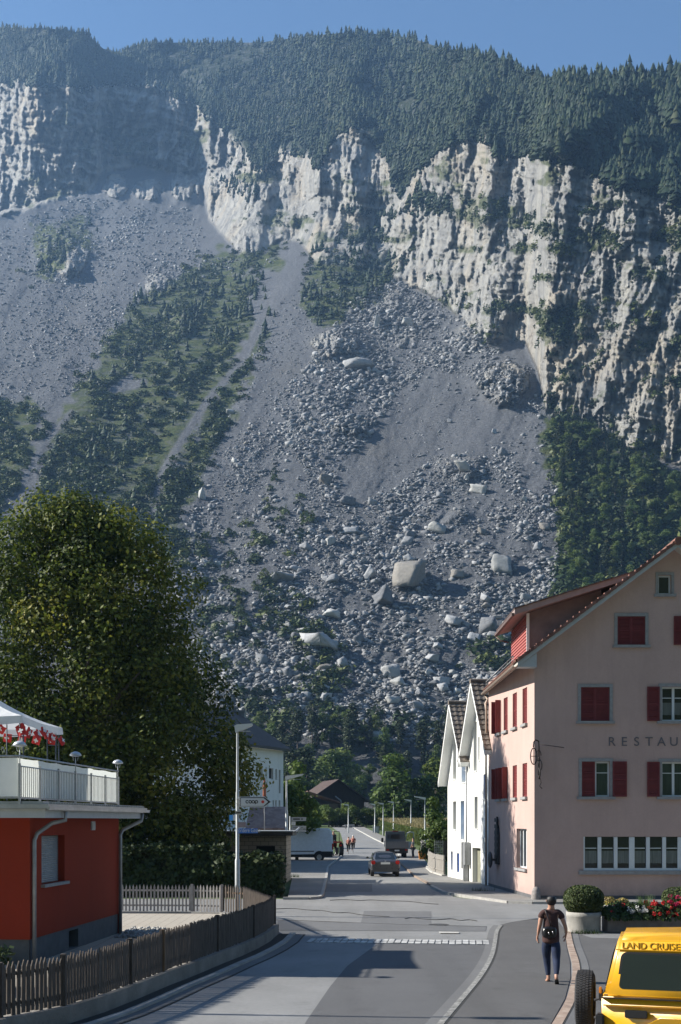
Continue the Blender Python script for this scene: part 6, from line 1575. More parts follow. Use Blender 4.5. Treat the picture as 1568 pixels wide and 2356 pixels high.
# direction signs behind the garage
DS = empty('direction_signs', ((671-CU)*66/F, 66, 0), 'stack of white hiking direction signs on a post above the garage roof', 'sign'); k_ = 66/F
MB().tube([(-.08, 0, 0), (-.08, 0, 3.3+10*k_)], .03, 6).build('post', M_RAILM, DS)
for (va, vb) in ((1880, 1889), (1900, 1907), (1908, 1914)):
    p_ = MB().box(0, 34*k_, -.02, .02, 3.3-(vb-HV)*k_, 3.3-(va-HV)*k_).build('panel', mat_simple('sign_grey', (.36, .38, .40), .5, var=.05), DS)
    MB().box(.1, .50, -.026, -.021, 3.3-(vb-HV-3)*k_, 3.3-(va-HV+3)*k_).box(.58, .66, -.026, -.021, 3.3-(vb-HV-3)*k_, 3.3-(va-HV+3)*k_).build('lettering', M_BLK, p_)
MB().box(.0, .24, -.03, .0, 3.3-(1899-HV)*k_, 3.3-(1890-HV)*k_).build('square_panel', M_SW, DS)
# fence along the pavement on the right, lattice, cabinet, container
M_FGREY = mat_wood('old_fence', (.16, .15, .135), (.34, .32, .29))
picket_fence('board_fence', [(6.05, 65.9), (5.75, 70), (5.9, 76), (6.6, 84)], .12, 1.15, M_FGREY, 'grey board fence on a pale kerb left of the far white gable house', pitch=.16, pw=.145, posts=[(6.05, 65.9, None), (6.6, 84, None)], seed=7, point=.03)
ribbon('kerb', [(6.0, 65.6), (5.7, 70), (5.85, 76), (6.55, 84)], -.12, .12, 0, .16, M_CONCL, kind='structure')
LT = empty('trellis_screen', (6.5, 74, 0), 'dark board screen with lattice panel behind the grey board fence', 'screen')
m = MB(); m.box(.25, 1.9, -.03, .03, .9, 1.95).build('board_panel', M_WDARK, LT)
m = MB()
for k in range(9): m.box(-.35, .2, -.02, .0, .5+k*.17, .56+k*.17)
for k in range(5): m.box(-.35+k*.13, -.30+k*.13, -.045, -.022, .45, 2.0)
m.build('lattice_panel', M_WGREY, LT)
picket_fence('wire_fence', [(6.7, 84.5), (7.4, 100), (8.4, 118)], .1, 1.3, M_FGREY, 'thin pale fence beside the pavement behind the truck', pitch=.3, pw=.06, seed=8, point=.02)
MB_ = MB().box(-.28, .28, -.2, .2, 0, 2.3, bev=.02).box(-.32, .32, -.24, .24, 2.30, 2.38).build('pillar', M_CONC); MB_.location = ((993-CU)*92/F, 92, 0); tag(MB_, 'square concrete gate pillar beside the orange container', 'pillar')
CB = empty('cabinet', gpt(866, 200), 'grey roadside cabinet at the left end of the cornfield', 'cabinet'); MB().box(-.6, .6, -.3, .3, 0, 1.15, bev=.03).box(-.65, .65, -.35, .35, 1.152, 1.22).build('body', M_ZINC, CB); MB().box(-.55, -.02, -.32, -.302, .1, 1.1).box(.02, .55, -.32, -.302, .1, 1.1).build('doors', M_BARGE, CB)
OC = empty('grit_bin', ((973-CU)*94/F, 94, 0.08), 'orange plastic grit container on the pavement behind the truck', 'container')
MB().prism([(-.28, 0), (.28, 0), (.36, .62), (-.36, .62)], -.28, .28, 'y').build('body', mat_simple('orange_plastic', (.50, .20, .03), .5), OC); MB().box(-.38, .38, -.32, .32, .62, .70, bev=.02).build('lid', mat_simple('ochre_lid', (.40, .24, .08), .5), OC)
# hydrant seen through the fence
HY = empty('hydrant', G(575, 2098, 0), 'red hydrant with white cap behind the short brown fence', 'hydrant')
MB().lathe([(.10, 0), (.10, .6), (.12, .62), (.12, .70), (.05, .80)], 12).build('body', M_SRED, HY); MB().lathe([(.06, -.14), (.06, .02)], 10, Matrix.Translation((.12, 0, .42)) @ Matrix.Rotation(R(90), 4, 'X')).build('cap', M_SW, HY)
# grass tufts and strip next to road at the far end, bench, red-white sign
def bench(u_, D_, lb):
    x, y, z = gpt(u_, D_); e = empty('bench', (x, y, z), lb, 'bench'); MB().box(-1, 1, -.2, .2, .42, .48).build('seat', M_WGREY, e); MB().box(-1, 1, .22, .27, .6, .9).build('backrest', M_WGREY, e)
    for s in (-.8, .8): MB().box(s-.05, s+.05, -.2, .25, 0, .42).build('leg', M_CONC, e)
bench(835, 240, 'pale bench on the lawn at the end of the road'); bench(805, 225, 'grey bench beside the lamp at the end of the road')
AW = empty('red_white_sign', gpt(832, 250), 'red and white striped board under the trees behind the road end', 'sign'); z_ = EYE-(1872-HV)*250/F-float(gz(250))
MB().box(-1.3, 1.3, -.05, .05, z_-.9, z_-.1).build('white_board', M_SW, AW); MB().box(-1.3, 1.3, -.06, -.051, z_-.6, z_-.35).build('red_stripe', M_SRED, AW); MB().tube([(-1, .1, 0), (-1, .1, z_)], .05, 6).tube([(1, .1, 0), (1, .1, z_)], .05, 6).build('posts', M_RAILM, AW)

# ------------------------------------------------------------------ planters
M_BOX = mat_leaf('box_leaves', [(0, (.022, .038, .012)), (.5, (.045, .068, .02)), (1, (.10, .12, .035))], .12)
def leaf_ball(name, e, c, rx, rz, n, size, mat, seed, squ=2.6):
    rng = np.random.default_rng(seed); d = rng.normal(0, 1, (n, 3)); d /= (np.abs(d)**squ).sum(1)[:, None]**(1/squ); q = d*np.array([rx, rx, rz])*(1-.10*rng.random((n, 1))**2+.05*(fbm(d[:, 0]*3+d[:, 1]*2, d[:, 2]*3, 2, .5, seed)[:, None]-.5))
    V, Fq = cards(q+np.array(c), d/np.linalg.norm(d, axis=1)[:, None], size, rng); me = np_mesh(name, V, Fq, mat); vattr(me, 'rnd', np.repeat(rng.random(n), 4)); link_mesh(name, me, None, e)
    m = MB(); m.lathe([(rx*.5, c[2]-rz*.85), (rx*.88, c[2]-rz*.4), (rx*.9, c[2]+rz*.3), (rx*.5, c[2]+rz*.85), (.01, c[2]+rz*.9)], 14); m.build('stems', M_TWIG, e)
M_CPOT = mat_simple('planter_concrete', (.30, .29, .265), .9, var=.18, scale=4, bump=.01, bscale=30)
x, y, z = G(1350, 2147); PL = empty('round_planter', (x, y+.4, 0), 'round concrete planter with a clipped box ball, nearest the walking woman', 'planter')
MB().lathe([(.50, 0), (.50, .44), (.515, .46), (.515, .60), (.46, .60), (.45, .52), (.0, .52)], 32, cap=False).build('pot', M_CPOT, PL); leaf_ball('box_ball', PL, (0, 0, .95), .57, .43, 9000, .032, M_BOX, 4)
M_YEL = mat_leaf('yellow_flowers', [(0, (.10, .09, .03)), (.5, (.35, .26, .08)), (.8, (.60, .48, .05)), (1, (.35, .22, .17))], .2)
x2 = (1415-CU)*37/F; PL2 = empty('round_planter', (x2, 37, 0), 'concrete planter with yellow and faded brown flowers, between box ball and geraniums', 'planter')
MB().lathe([(.40, 0), (.52, .50), (.53, .56), (.47, .56), (.0, .5)], 24, cap=False).build('pot', M_CPOT, PL2)
def flower_clump(name, e, cs, n, size, mat, seed, flat=.6):
    rng = np.random.default_rng(seed); C = []; N = []
    for (x_, y_, z_, rx, rz) in cs:
        k = int(n/len(cs)); d = rng.normal(0, 1, (k, 3)); d[:, 2] = abs(d[:, 2]); d /= np.linalg.norm(d, axis=1)[:, None]; C.append(d*np.array([rx, rx, rz])*rng.uniform(.75, 1.05, (k, 1))+np.array([x_, y_, z_])); N.append(d)
    C = np.concatenate(C); N = np.concatenate(N); V, Fq = cards(C, N+np.array([0, -.4, .3]), size, rng, .95); me = np_mesh(name, V, Fq, mat); vattr(me, 'rnd', np.repeat(rng.random(len(C)), 4)); return link_mesh(name, me, None, e)
M_STEMG = mat_leaf('flower_leaves', [(0, (.02, .035, .012)), (.6, (.04, .07, .02)), (1, (.08, .12, .03))], .2)
flower_clump('leaves', PL2, [(0, 0, .52, .50, .18)], 700, .05, M_STEMG, 1); flower_clump('flowers', PL2, [(-.2, -.1, .55, .28, .28), (.22, -.05, .55, .26, .24)], 420, .038, M_YEL, 2)
# long trough with geraniums
tx0 = (1398-CU)*33.2/F; TR = empty('flower_trough', (tx0, 33.2, 0), 'long concrete trough full of red and white geraniums behind the yellow car', 'planter')
m = MB(); m.box(0, 3.6, 0, .75, 0, .46, bev=.02).build('trough', mat_simple('trough_concrete', (.16, .14, .13), .9, var=.25, scale=5), TR); MB().box(.05, 3.55, .05, .70, .462, .50).build('soil', M_TWIG, TR)
cs = [(.15+.35*i, .3+.1*(i % 2), .50, .30, .28+.05*(i % 3)) for i in range(10)]
flower_clump('leaves', TR, cs, 3800, .055, M_STEMG, 3); flower_clump('leaves', TR, [(.15+.35*i, .02, .38, .2, .22) for i in range(10)], 900, .05, M_STEMG, 13)
M_FRED = mat_leaf('red_petals', [(0, (.40, .01, .01)), (1, (.75, .03, .04))], .25); M_FWH = mat_leaf('white_petals', [(0, (.6, .6, .58)), (1, (.8, .8, .78))], .25); M_FPK = mat_leaf('crimson_petals', [(0, (.30, .01, .05)), (1, (.55, .03, .12))], .25)
def umbels(name, pts, mat, seed, s=.028, n=26):
    rng = np.random.default_rng(seed); C = []; N = []
    for p in pts:
        d = rng.normal(0, 1, (n, 3)); d /= np.linalg.norm(d, axis=1)[:, None]; C.append(np.array(p)+d*.055); N.append(d)
    V, Fq = cards(np.concatenate(C), np.concatenate(N), s, rng, .95); me = np_mesh(name, V, Fq, mat); vattr(me, 'rnd', np.repeat(rng.random(n*len(pts)), 4)); link_mesh(name, me, None, TR)
rr = random.Random(4)
umbels('white_flowers', [(rr.uniform(.62, 1.15), rr.uniform(-.05, .3), rr.uniform(.58, .76)) for _ in range(24)], M_FWH, 1, .026, 16)
umbels('red_flowers', [(rr.uniform(.02, .75), rr.uniform(-.1, .3), rr.uniform(.60, .82)) for _ in range(4)]+[(rr.uniform(1.2, 3.5), rr.uniform(-.15, .45), rr.uniform(.50, .95)) for _ in range(70)], M_FRED, 2)
umbels('crimson_flowers', [(rr.uniform(1.9, 3.5), rr.uniform(.1, .6), rr.uniform(.75, 1.05)) for _ in range(26)], M_FPK, 3)
# upright grass tuft in the trough
rng = np.random.default_rng(9); n = 170; a = rng.uniform(0, 6.28, n); r0 = rng.uniform(0, .16, n); b0 = np.stack([1.22+r0*np.cos(a), .45+r0*np.sin(a), np.full(n, .5)], 1); tip = b0+np.stack([np.cos(a)*.16, np.sin(a)*.16, rng.uniform(.35, .62, n)], 1); wv_ = np.stack([-np.sin(a), np.cos(a), np.zeros(n)], 1)*.011
V = np.stack([b0-wv_, b0+wv_, tip+wv_*.2, tip-wv_*.2], 1).reshape(-1, 3); me = np_mesh('grass_tuft', V, np.arange(len(V)).reshape(-1, 4), M_STEMG2 if 'M_STEMG2' in globals() else mat_leaf('tuft_leaves', [(0, (.05, .09, .03)), (1, (.12, .18, .06))], .3)); vattr(me, 'rnd', np.repeat(rng.random(n), 4)); link_mesh('grass_tuft', me, None, TR)
x3 = (1562-CU)*35/F; PL3 = empty('round_planter', (x3+.1, 35.4, 0), 'planter with a low box bush at the right edge, behind the geraniums', 'planter'); MB().lathe([(.45, 0), (.47, .55), (.42, .55), (0, .5)], 24, cap=False).build('pot', M_CPOT, PL3); leaf_ball('bush', PL3, (0, 0, .9), .50, .32, 3500, .04, M_BOX, 8, 2.0)
# weeds at kerbs
def weeds(u_, v_, n, w_, lb, h=.14):
    x, y, z = G(u_, v_); rng = np.random.default_rng(int(u_)); a = rng.uniform(0, 6.28, n); b0 = np.stack([x+rng.normal(0, w_, n), y+rng.normal(0, .06, n), np.full(n, .01)], 1)
    tip = b0+np.stack([np.cos(a)*.07, np.sin(a)*.07, rng.uniform(.3, 1, n)*h], 1); wv_ = np.stack([-np.sin(a), np.cos(a), np.zeros(n)], 1)*.012
    V = np.stack([b0-wv_, b0+wv_, tip+wv_*.3, tip-wv_*.3], 1).reshape(-1, 3); me = np_mesh('weeds', V, np.arange(len(V)).reshape(-1, 4), M_STEMG); vattr(me, 'rnd', np.repeat(rng.random(n), 4)); tag(link_mesh('weeds', me), lb, 'weeds', kind='stuff')
weeds(1345, 2149, 130, .25, 'grass tufts at the foot of the box ball planter'); weeds(1110, 2054, 120, .3, 'weeds at the foot of the near white house', .25); weeds(676, 2022, 90, .2, 'weeds at the foot of the garage', .3)
# bush at the red house corner, lower left
hedge('bush', [(-7.9, -6.3, 20.6, 21.8, .85)], 1800, .07, 'small dark bush between the road fence and the red house', M_HEDGE, 5, 'bush')
# street lamp and wire posts just outside the frame on the left throw the long thin shadows
lamp_post(-9.0, 19.9, 7.2, 'street lamp on the left outside the picture whose shadow crosses the road', head=.7)
# ------------------------------------------------------------------ unseen far side of the valley, added behind the camera to block sky light
xs = np.linspace(-1100, 1100, 40); ys = np.array([-60., -200, -420, -600, -760, -900]); hs = np.array([0., 40, 190, 330, 430, 480])
XX, YY = np.meshgrid(xs, ys); ZZ = np.repeat(hs[:, None], len(xs), 1)*(.8+.4*fbm(XX*.003, YY*.004, 4, .5, 201))-1
gi = np.arange(len(xs)*len(ys)).reshape(len(ys), len(xs)); gf = np.stack([gi[:-1, :-1].ravel(), gi[:-1, 1:].ravel(), gi[1:, 1:].ravel(), gi[1:, :-1].ravel()], 1)
tag(link_mesh('hills', np_mesh('hills', np.stack([XX, YY, ZZ], -1).reshape(-1, 3), gf, mat_simple('added_ridge', (.035, .06, .025), .95, var=.3, scale=.05), True)), kind='structure')

# ------------------------------------------------------------------ vehicles
def mat_paint(name, c, rough=.35, coat=.4, metal=0.0):
    t = NT(name); gp = t.coord('Object'); f = t.noise(gp, 4, 5, .7)
    t.base(t.ramp(f, [(.35, tuple(q*.93 for q in c)), (.65, tuple(min(1, q*1.05) for q in c))])); t.b.inputs['Metallic'].default_value = metal
    rr_ = t.ramp(t.noise(gp, 9, 4), [(.3, rough*.8), (.7, rough*1.3)]); t.l(rr_, t.b.inputs['Roughness']); t.b.inputs['Coat Weight'].default_value = coat; t.b.inputs['Coat Roughness'].default_value = .15; return t.m
M_TYRE = mat_simple('tyre_rubber', (.025, .025, .027), .85, var=.25, scale=12); M_RIM = mat_simple('wheel_rim', (.45, .46, .47), .35, .7); M_PLAST = mat_simple('black_plastic', (.02, .02, .022), .6)
M_TAIL = mat_simple('tail_light', (.45, .02, .015), .2); M_PLATE = mat_simple('number_plate', (.62, .62, .6), .5); M_CGL = mat_glass('car_glass', (.012, .016, .018), .05, .7)
def wheel(e, x, y, r, w, M=Matrix.Identity(4), axis='x'):
    """tyre with rim, axle along axis"""
    Q = M @ Matrix.Translation((x, y, r)) @ (Matrix.Rotation(R(90), 4, 'Y') if axis == 'x' else Matrix.Rotation(R(90), 4, 'X'))
    tr = MB().lathe([(r*.62, -w/2), (r*.93, -w/2), (r, -w*.32), (r, w*.32), (r*.93, w/2), (r*.62, w/2)], 24, Q, cap=False).build('wheel', M_TYRE, e)
    m = MB().lathe([(r*.62, -w*.4), (r*.6, -w*.36), (r*.2, -w*.44), (.01, -w*.44)], 16, Q, cap=False).lathe([(r*.62, w*.4), (r*.6, w*.36), (r*.2, w*.44), (.01, w*.44)], 16, Q, cap=False)
    for k in range(5):
        a = k*2*math.pi/5
        for s in (-1, 1): m.add([(r*.15*math.cos(a+.5), r*.15*math.sin(a+.5), s*w*.46), (r*.15*math.cos(a-.5), r*.15*math.sin(a-.5), s*w*.46), (r*.58*math.cos(a-.13), r*.58*math.sin(a-.13), s*w*.42), (r*.58*math.cos(a+.13), r*.58*math.sin(a+.13), s*w*.42)], [(0,1,2,3)], False, Q)
    m.build('rim', M_RIM, tr); return tr
def loft(m, secs, M=None, smooth=True, caps=True):
    n = len(secs[0]); vs = [p for s in secs for p in s]; fs = [(i*n+j, i*n+(j+1) % n, (i+1)*n+(j+1) % n, (i+1)*n+j) for i in range(len(secs)-1) for j in range(n)]
    m.add(vs, fs, smooth, M)
    if caps: m.add(list(secs[0]), [tuple(range(n))], False, M); m.add(list(secs[-1]), [tuple(range(n-1, -1, -1))], False, M)
    return m
def rsec(y, hw, z0, z1, p=4.0, n=20, top=1.0):
    """rounded-box cross-section at length y"""
    out = []
    for k in range(n):
        a = 2*math.pi*(k+.5)/n; c, s = math.cos(a), math.sin(a); q = (abs(c)**p+abs(s)**p)**(-1/p); zz = s*q; w = hw*(1-(1-top)*max(0, zz))
        out.append((c*q*w, y, (z0+z1)/2+zz*(z1-z0)/2))
    return out
# --- grey sedan seen from behind, heading away
D_ = 66.2; SD = empty('sedan', ((887.5-CU)*D_/F, D_, 0), 'dark grey sedan with lit red tail lamps driving away in the middle of the road', 'car', None, R(1))
M_GREY = mat_paint('grey_paint', (.07, .07, .078), .3, .8, .5)
secs = [rsec(0, .78, .36, .86), rsec(.06, .85, .30, .96), rsec(.35, .88, .27, 1.02), rsec(1.2, .89, .25, .99), rsec(2.6, .89, .25, .97), rsec(3.4, .88, .26, .92), rsec(4.2, .84, .28, .82), rsec(4.5, .74, .34, .70)]
m = MB(); loft(m, secs); SDb = m.build('body', M_GREY, SD)
m = MB(); loft(m, [rsec(.42, .60, .90, 1.0, 4, 20, .9), rsec(.75, .70, .90, 1.22, 4, 20, .82), rsec(1.15, .73, .90, 1.40, 4, 20, .80), rsec(1.9, .74, .90, 1.46, 4, 20, .80), rsec(2.6, .73, .90, 1.42, 4, 20, .80), rsec(3.3, .66, .88, 1.02, 4, 20, .9)]); m.build('roof', M_GREY, SDb)
m = MB(); m.add([(-.60, .44, 1.025), (.60, .44, 1.025), (.50, 1.06, 1.385), (-.50, 1.06, 1.385)], [(0,1,2,3)]); m.build('rear_window', M_CGL, SD)
for s in (-1, 1):
    MB().add([(s*.752, .75, 1.0), (s*.755, 2.9, .98), (s*.66, 2.55, 1.35), (s*.64, 1.2, 1.35)], [(0,1,2,3)]).build('side_window', M_CGL, SD)
    MB().box(s*.60, s*.83, -.035, .14, .74, .95, bev=.03).build('tail_light', M_TAIL, SD)
    MB().box(s*.86, s*1.03, 2.75, 2.85, .98, 1.10, bev=.03).build('mirror', M_GREY, SD)
MB().box(-.27, .27, -.035, -.01, .74, .86).build('number_plate', M_PLATE, SD); MB().box(-.84, .84, -.05, .2, .30, .42, bev=.03).build('bumper', M_GREY, SD); MB().box(-.05, .05, -.03, -.01, .90, .96).build('badge', M_RIM, SD)
for x_ in (-.74, .74):
    for y_ in (.85, 3.55): wheel(SD, x_, y_, .32, .21)
# --- white van parked across, rear to the right
D_ = 91.5; k_ = D_/F; VN_ = empty('van', ((767-CU)*k_, D_, 0), 'white high roofed delivery van parked sideways behind the garage', 'van')
M_VAN = mat_paint('white_van_paint', (.80, .82, .86), .35, .5); VH = 2.68
prof = [(0, .55), (0, 1.0), (-.03, 2.0), (-.16, 2.58), (-.45, 2.68), (-3.6, 2.70), (-4.0, 2.55), (-4.75, 1.65), (-5.5, 1.25), (-5.7, .95), (-5.7, .42), (-4.95, .40), (-4.6, .42)]
bm = bmesh.new(); vs = [bm.verts.new((x, 0, z)) for x, z in prof]; f = bm.faces.new(vs); ex = bmesh.ops.extrude_face_region(bm, geom=[f]); bmesh.ops.translate(bm, vec=(0, 1.95, 0), verts=[v for v in ex['geom'] if isinstance(v, bmesh.types.BMVert)])
for v in bm.verts:
    if v.co.z > 1.3: v.co.y += (.10 if v.co.y < 1 else -.10)*(v.co.z-1.3)/1.4
bmesh.ops.recalc_face_normals(bm, faces=bm.faces); bmesh.ops.bevel(bm, geom=[e_ for e_ in bm.edges if e_.calc_face_angle(0) > .9], offset=.09, segments=3, affect='EDGES')
me = bpy.data.meshes.new('body'); bm.to_mesh(me); bm.free(); me.materials.append(M_VAN); link_mesh('body', me, None, VN_)
MB().box(-4.4, -.05, .0, 1.9, .34, .56).build('underbody', M_PLAST, VN_); MB().box(-3.6, -1.55, -.02, .01, .78, .85).box(-1.2, -.02, -.022, .012, .55, .80).build('trim', M_PLAST, VN_)
MB().box(-.02, .05, .1, 1.85, .42, .62, bev=.02).build('bumper', M_PLAST, VN_)
MB().box(-.09, .025, .02, .14, .95, 1.45, bev=.02).build('tail_light', M_TAIL, VN_)
m = MB(); m.lathe([(.43, -.03), (.43, .3)], 24, Matrix.Translation((-1.12, 0, .42)) @ Matrix.Rotation(R(-90), 4, 'X')); m.build('wheel_arch', M_PLAST, VN_)
for x_ in (-1.12, -4.7): wheel(VN_, x_, .02, .345, .22, axis='y'); wheel(VN_, x_, 1.8, .345, .22, axis='y')
MB().add([(-3.75, .085, 1.55), (-4.72, .02, 1.5), (-4.15, .10, 2.25), (-3.75, .11, 2.3)], [(0,1,2,3)]).build('side_window', M_CGL, VN_)
# --- grey flatbed truck with open door
D_ = 97.5; k_ = D_/F; TK = empty('truck', ((914-CU)*k_, D_, 0), 'grey flatbed truck seen from behind with its right cab door open', 'truck')
M_TK = mat_paint('dull_grey_paint', (.16, .155, .155), .6, .1)
m = MB(); m.box(-.98, .98, 0, 3.0, .98, 1.02).box(-1.0, 1.0, -.04, .0, .90, 1.50).box(-1.0, -.96, .0, 3.0, 1.02, 1.50).box(.96, 1.0, .0, 3.0, 1.02, 1.50); m.build('flatbed', M_TK, TK)
m = MB(); wall_faces(m, Matrix.Translation((-.88, 3.1, 0)), [(0, .6), (1.76, .6), (1.76, 1.95), (1.62, 2.32), (.14, 2.32), (0, 1.95)], [(.18, .38, 1.70, 2.05), (.46, 1.28, 1.66, 2.10), (1.36, 1.56, 1.70, 2.05)], .06)
m.box(-.88, .88, 3.17, 4.6, .6, 1.5); m.prism([(3.17, 1.5), (4.55, 1.5), (4.25, 2.32), (3.17, 2.32)], -.86, -.80, 'x'); m.prism([(3.17, 1.5), (4.55, 1.5), (4.25, 2.32), (3.17, 2.32)], .80, .86, 'x'); m.box(-.84, .84, 3.17, 4.3, 2.25, 2.34); m.box(-.80, .80, 4.5, 4.53, 1.5, 2.2)
m.build('cab', M_TK, TK); MB().box(-.25, .25, 3.12, 3.2, 2.325, 2.39).build('brake_light', M_TAIL, TK)
MB().box(-.45, .45, .1, 4.4, .45, .88).box(-.95, .95, .0, .1, .50, .88).build('chassis', M_PLAST, TK)
for s in (-1, 1): MB().box(s*.70, s*.9, -.03, .02, .72, .82).build('tail_light', M_TAIL, TK)
MB().box(-.2, .2, -.02, -.0, .66, .78).build('number_plate', M_PLATE, TK); MB().box(-1.22, -1.02, 3.9, 4.0, 1.35, 1.75, bev=.03).build('mirror', M_PLAST, TK)
for x_ in (-.72, .72):
    for y_ in (.7, 3.9): wheel(TK, x_, y_, .36, .26)
dr = MB(); Q = Matrix.Translation((.9, 3.3, 0)) @ Matrix.Rotation(R(20), 4, 'Z')
dr.box(0, .85, -.03, .03, .75, 1.42, Q); dr.tube([(.0, 0, 1.42), (.12, 0, 2.15), (.45, 0, 2.28), (.80, 0, 2.25), (.84, 0, 1.42)], .05, 6, Q); dr.build('door', mat_paint('door_paint', (.45, .46, .47), .4, .3), TK)
# --- red tractor half hidden behind the van
D_ = 104; k_ = D_/F; TT = empty('tractor', ((768-CU)*k_, D_, 0), 'red tractor half hidden behind the white van', 'tractor', None, R(8)); M_TRR = mat_paint('tractor_red', (.38, .03, .02), .5, .2)
m = MB(); m.box(-.35, .35, .2, 2.9, .85, 1.45, bev=.05).box(-.75, .75, -.35, .5, 1.25, 1.38, bev=.03); m.build('body', M_TRR, TT)
MB().box(-.25, .25, .0, .45, 1.39, 1.5).box(-.25, .25, -.12, -.05, 1.5, 1.85).build('seat', M_PLAST, TT); MB().tube([(-.5, -.2, 1.3), (-.5, -.2, 2.3), (.5, -.2, 2.3), (.5, -.2, 1.3)], .035, 6).build('roll_bar', M_PLAST, TT)
for s in (-1, 1): wheel(TT, s*.72, .1, .62, .34); wheel(TT, s*.6, 2.4, .40, .24)
MB().box(.5, .72, -.42, -.36, .95, 1.1).build('tail_light', M_TAIL, TT)

# --- yellow off-road vehicle, lower right
VC = (3.245, 14.05, 0); vf = frame(VC, (.961, -.276)); CR = empty('off_road_car', VC, 'yellow off road station wagon with spare wheel, parked in the lower right corner', 'car', None, math.atan2(-.276, .961))
M_YELP = mat_paint('yellow_paint', (.63, .325, .010), .32, .6)
WD = 1.66; LN = 4.3
def hexbody(pts, bev, seg=3):
    bm = bmesh.new(); vs = [bm.verts.new(p) for p in pts]; bmesh.ops.convex_hull(bm, input=vs); bmesh.ops.dissolve_limit(bm, angle_limit=.03, verts=bm.verts, edges=bm.edges)
    bmesh.ops.bevel(bm, geom=[e_ for e_ in bm.edges], offset=bev, segments=seg, affect='EDGES'); bmesh.ops.recalc_face_normals(bm, faces=bm.faces)
    for f_i in bm.faces: f_i.smooth = True
    me = bpy.data.meshes.new('body'); bm.to_mesh(me); bm.free(); return me
me = hexbody([(x, y, z) for x in (.0, LN) for y in (.015, WD-.015) for z in (.42, 1.112)], .018); me.materials.append(M_YELP); CB_ = link_mesh('body', me, None, CR)
me = hexbody([(.02, .0, 1.09), (.02, WD, 1.09), (2.95, .0, 1.09), (2.95, WD, 1.09), (.20, .14, 1.84), (.20, WD-.14, 1.84), (2.5, .14, 1.86), (2.5, WD-.14, 1.86), (1.3, .34, 1.90), (1.3, WD-.34, 1.90)], .055); me.materials.append(M_YELP); me.name = 'hard_top'; HT = link_mesh('hard_top', me, None, CR)
# side of the hard top leans in: plane through (y=.05,z=1.1) and (y=.14,z=1.84)
def hy(z, o=.0): return .015+(z-1.10)*.125/.74-o
def rpoly(x0, x1, z0, z1, r, sl=0.0, n=5):
    out = []
    for cx_, cz_, a0 in ((x1-r, z1-r, 0), (x0+r, z1-r, 90), (x0+r, z0+r, 180), (x1-r, z0+r, 270)):
        for k in range(n+1):
            a = R(a0+90*k/n); xx = cx_+r*math.cos(a); zz = cz_+r*math.sin(a); out.append((xx+sl*(zz-z0)*(1 if xx < (x0+x1)/2 else 0), zz))
    return out
def panel(poly, o, mat, name, parent, th=.012):
    m = MB(); n = len(poly); m.add([(x, hy(z, o), z) for x, z in poly]+[(x, hy(z, o)+th, z) for x, z in poly], [tuple(range(n))]+[(i, n+i, n+(i+1) % n, (i+1) % n) for i in range(n)]); return m.build(name, mat, parent)
panel(rpoly(.175, 1.90, 1.185, 1.665, .07, .13), .008, M_PLAST, 'window_seal', HT)
gl = panel(rpoly(.205, 1.87, 1.215, 1.64, .055, .13), .014, mat_glass('rear_side_glass', (.02, .028, .028), .04, .9), 'side_window', HT)
MB().box(.98, 1.01, hy(1.4, .022), hy(1.4, .008), 1.22, 1.63).build('window_bar', M_PLAST, gl)
MB().box(1.95, 2.75, hy(1.4, .012), hy(1.4, .0), 1.20, 1.62, bev=.004).build('front_window', M_CGL, HT)
# mouldings: drip line, belt seam
MB().box(.17, 2.6, hy(1.68, .012), hy(1.68, -.01), 1.685, 1.697).build('drip_edge', M_YELP, HT); MB().box(.0, 2.9, -.006, .03, 1.093, 1.105).build('belt_seam', M_PLAST, CR); MB().box(.02, LN-.05, -.008, .01, 1.0, 1.018, bev=.004).build('side_crease', M_YELP, CR)
me_t = add_text('LAND CRUISER', .112, M_YELP, HT, (.62, hy(1.70, .004), 1.708), rot=(R(80), 0, 0), depth=.004, sx=1.0)
MB().box(.28, .55, -.012, .012, .86, .96, bev=.01).build('side_vent', M_PLAST, CR); MB().box(-.07, .03, -.03, .10, .55, .90, bev=.02).build('bumper', M_PLAST, CR)
MB().prism([(.35, .42), (.45, .74), (.70, .88), (1.05, .88), (1.30, .74), (1.40, .42)], -.05, .01, 'y').build('wheel_arch', M_YELP, CR)
m = MB(); m.prism([(.03, 1.20), (.07, 1.19), (.165, 1.62), (.125, 1.63)], .34, 1.32, 'y'); m.build('rear_window', M_CGL, HT)
m = MB(); m.tube([(-.10, .30, 1.02), (.02, .2, 1.08)], .018, 6).tube([(-.10, .30, .80), (.02, .2, .80)], .018, 6).box(-.04, .01, .12, .2, 1.04, 1.18, bev=.008); m.build('carrier', M_PLAST, CR)
MB().box(-.035, .0, .06, .12, 1.14, 1.22, bev=.008).build('indicator', mat_simple('amber_lens', (.70, .25, .02), .25), CR)
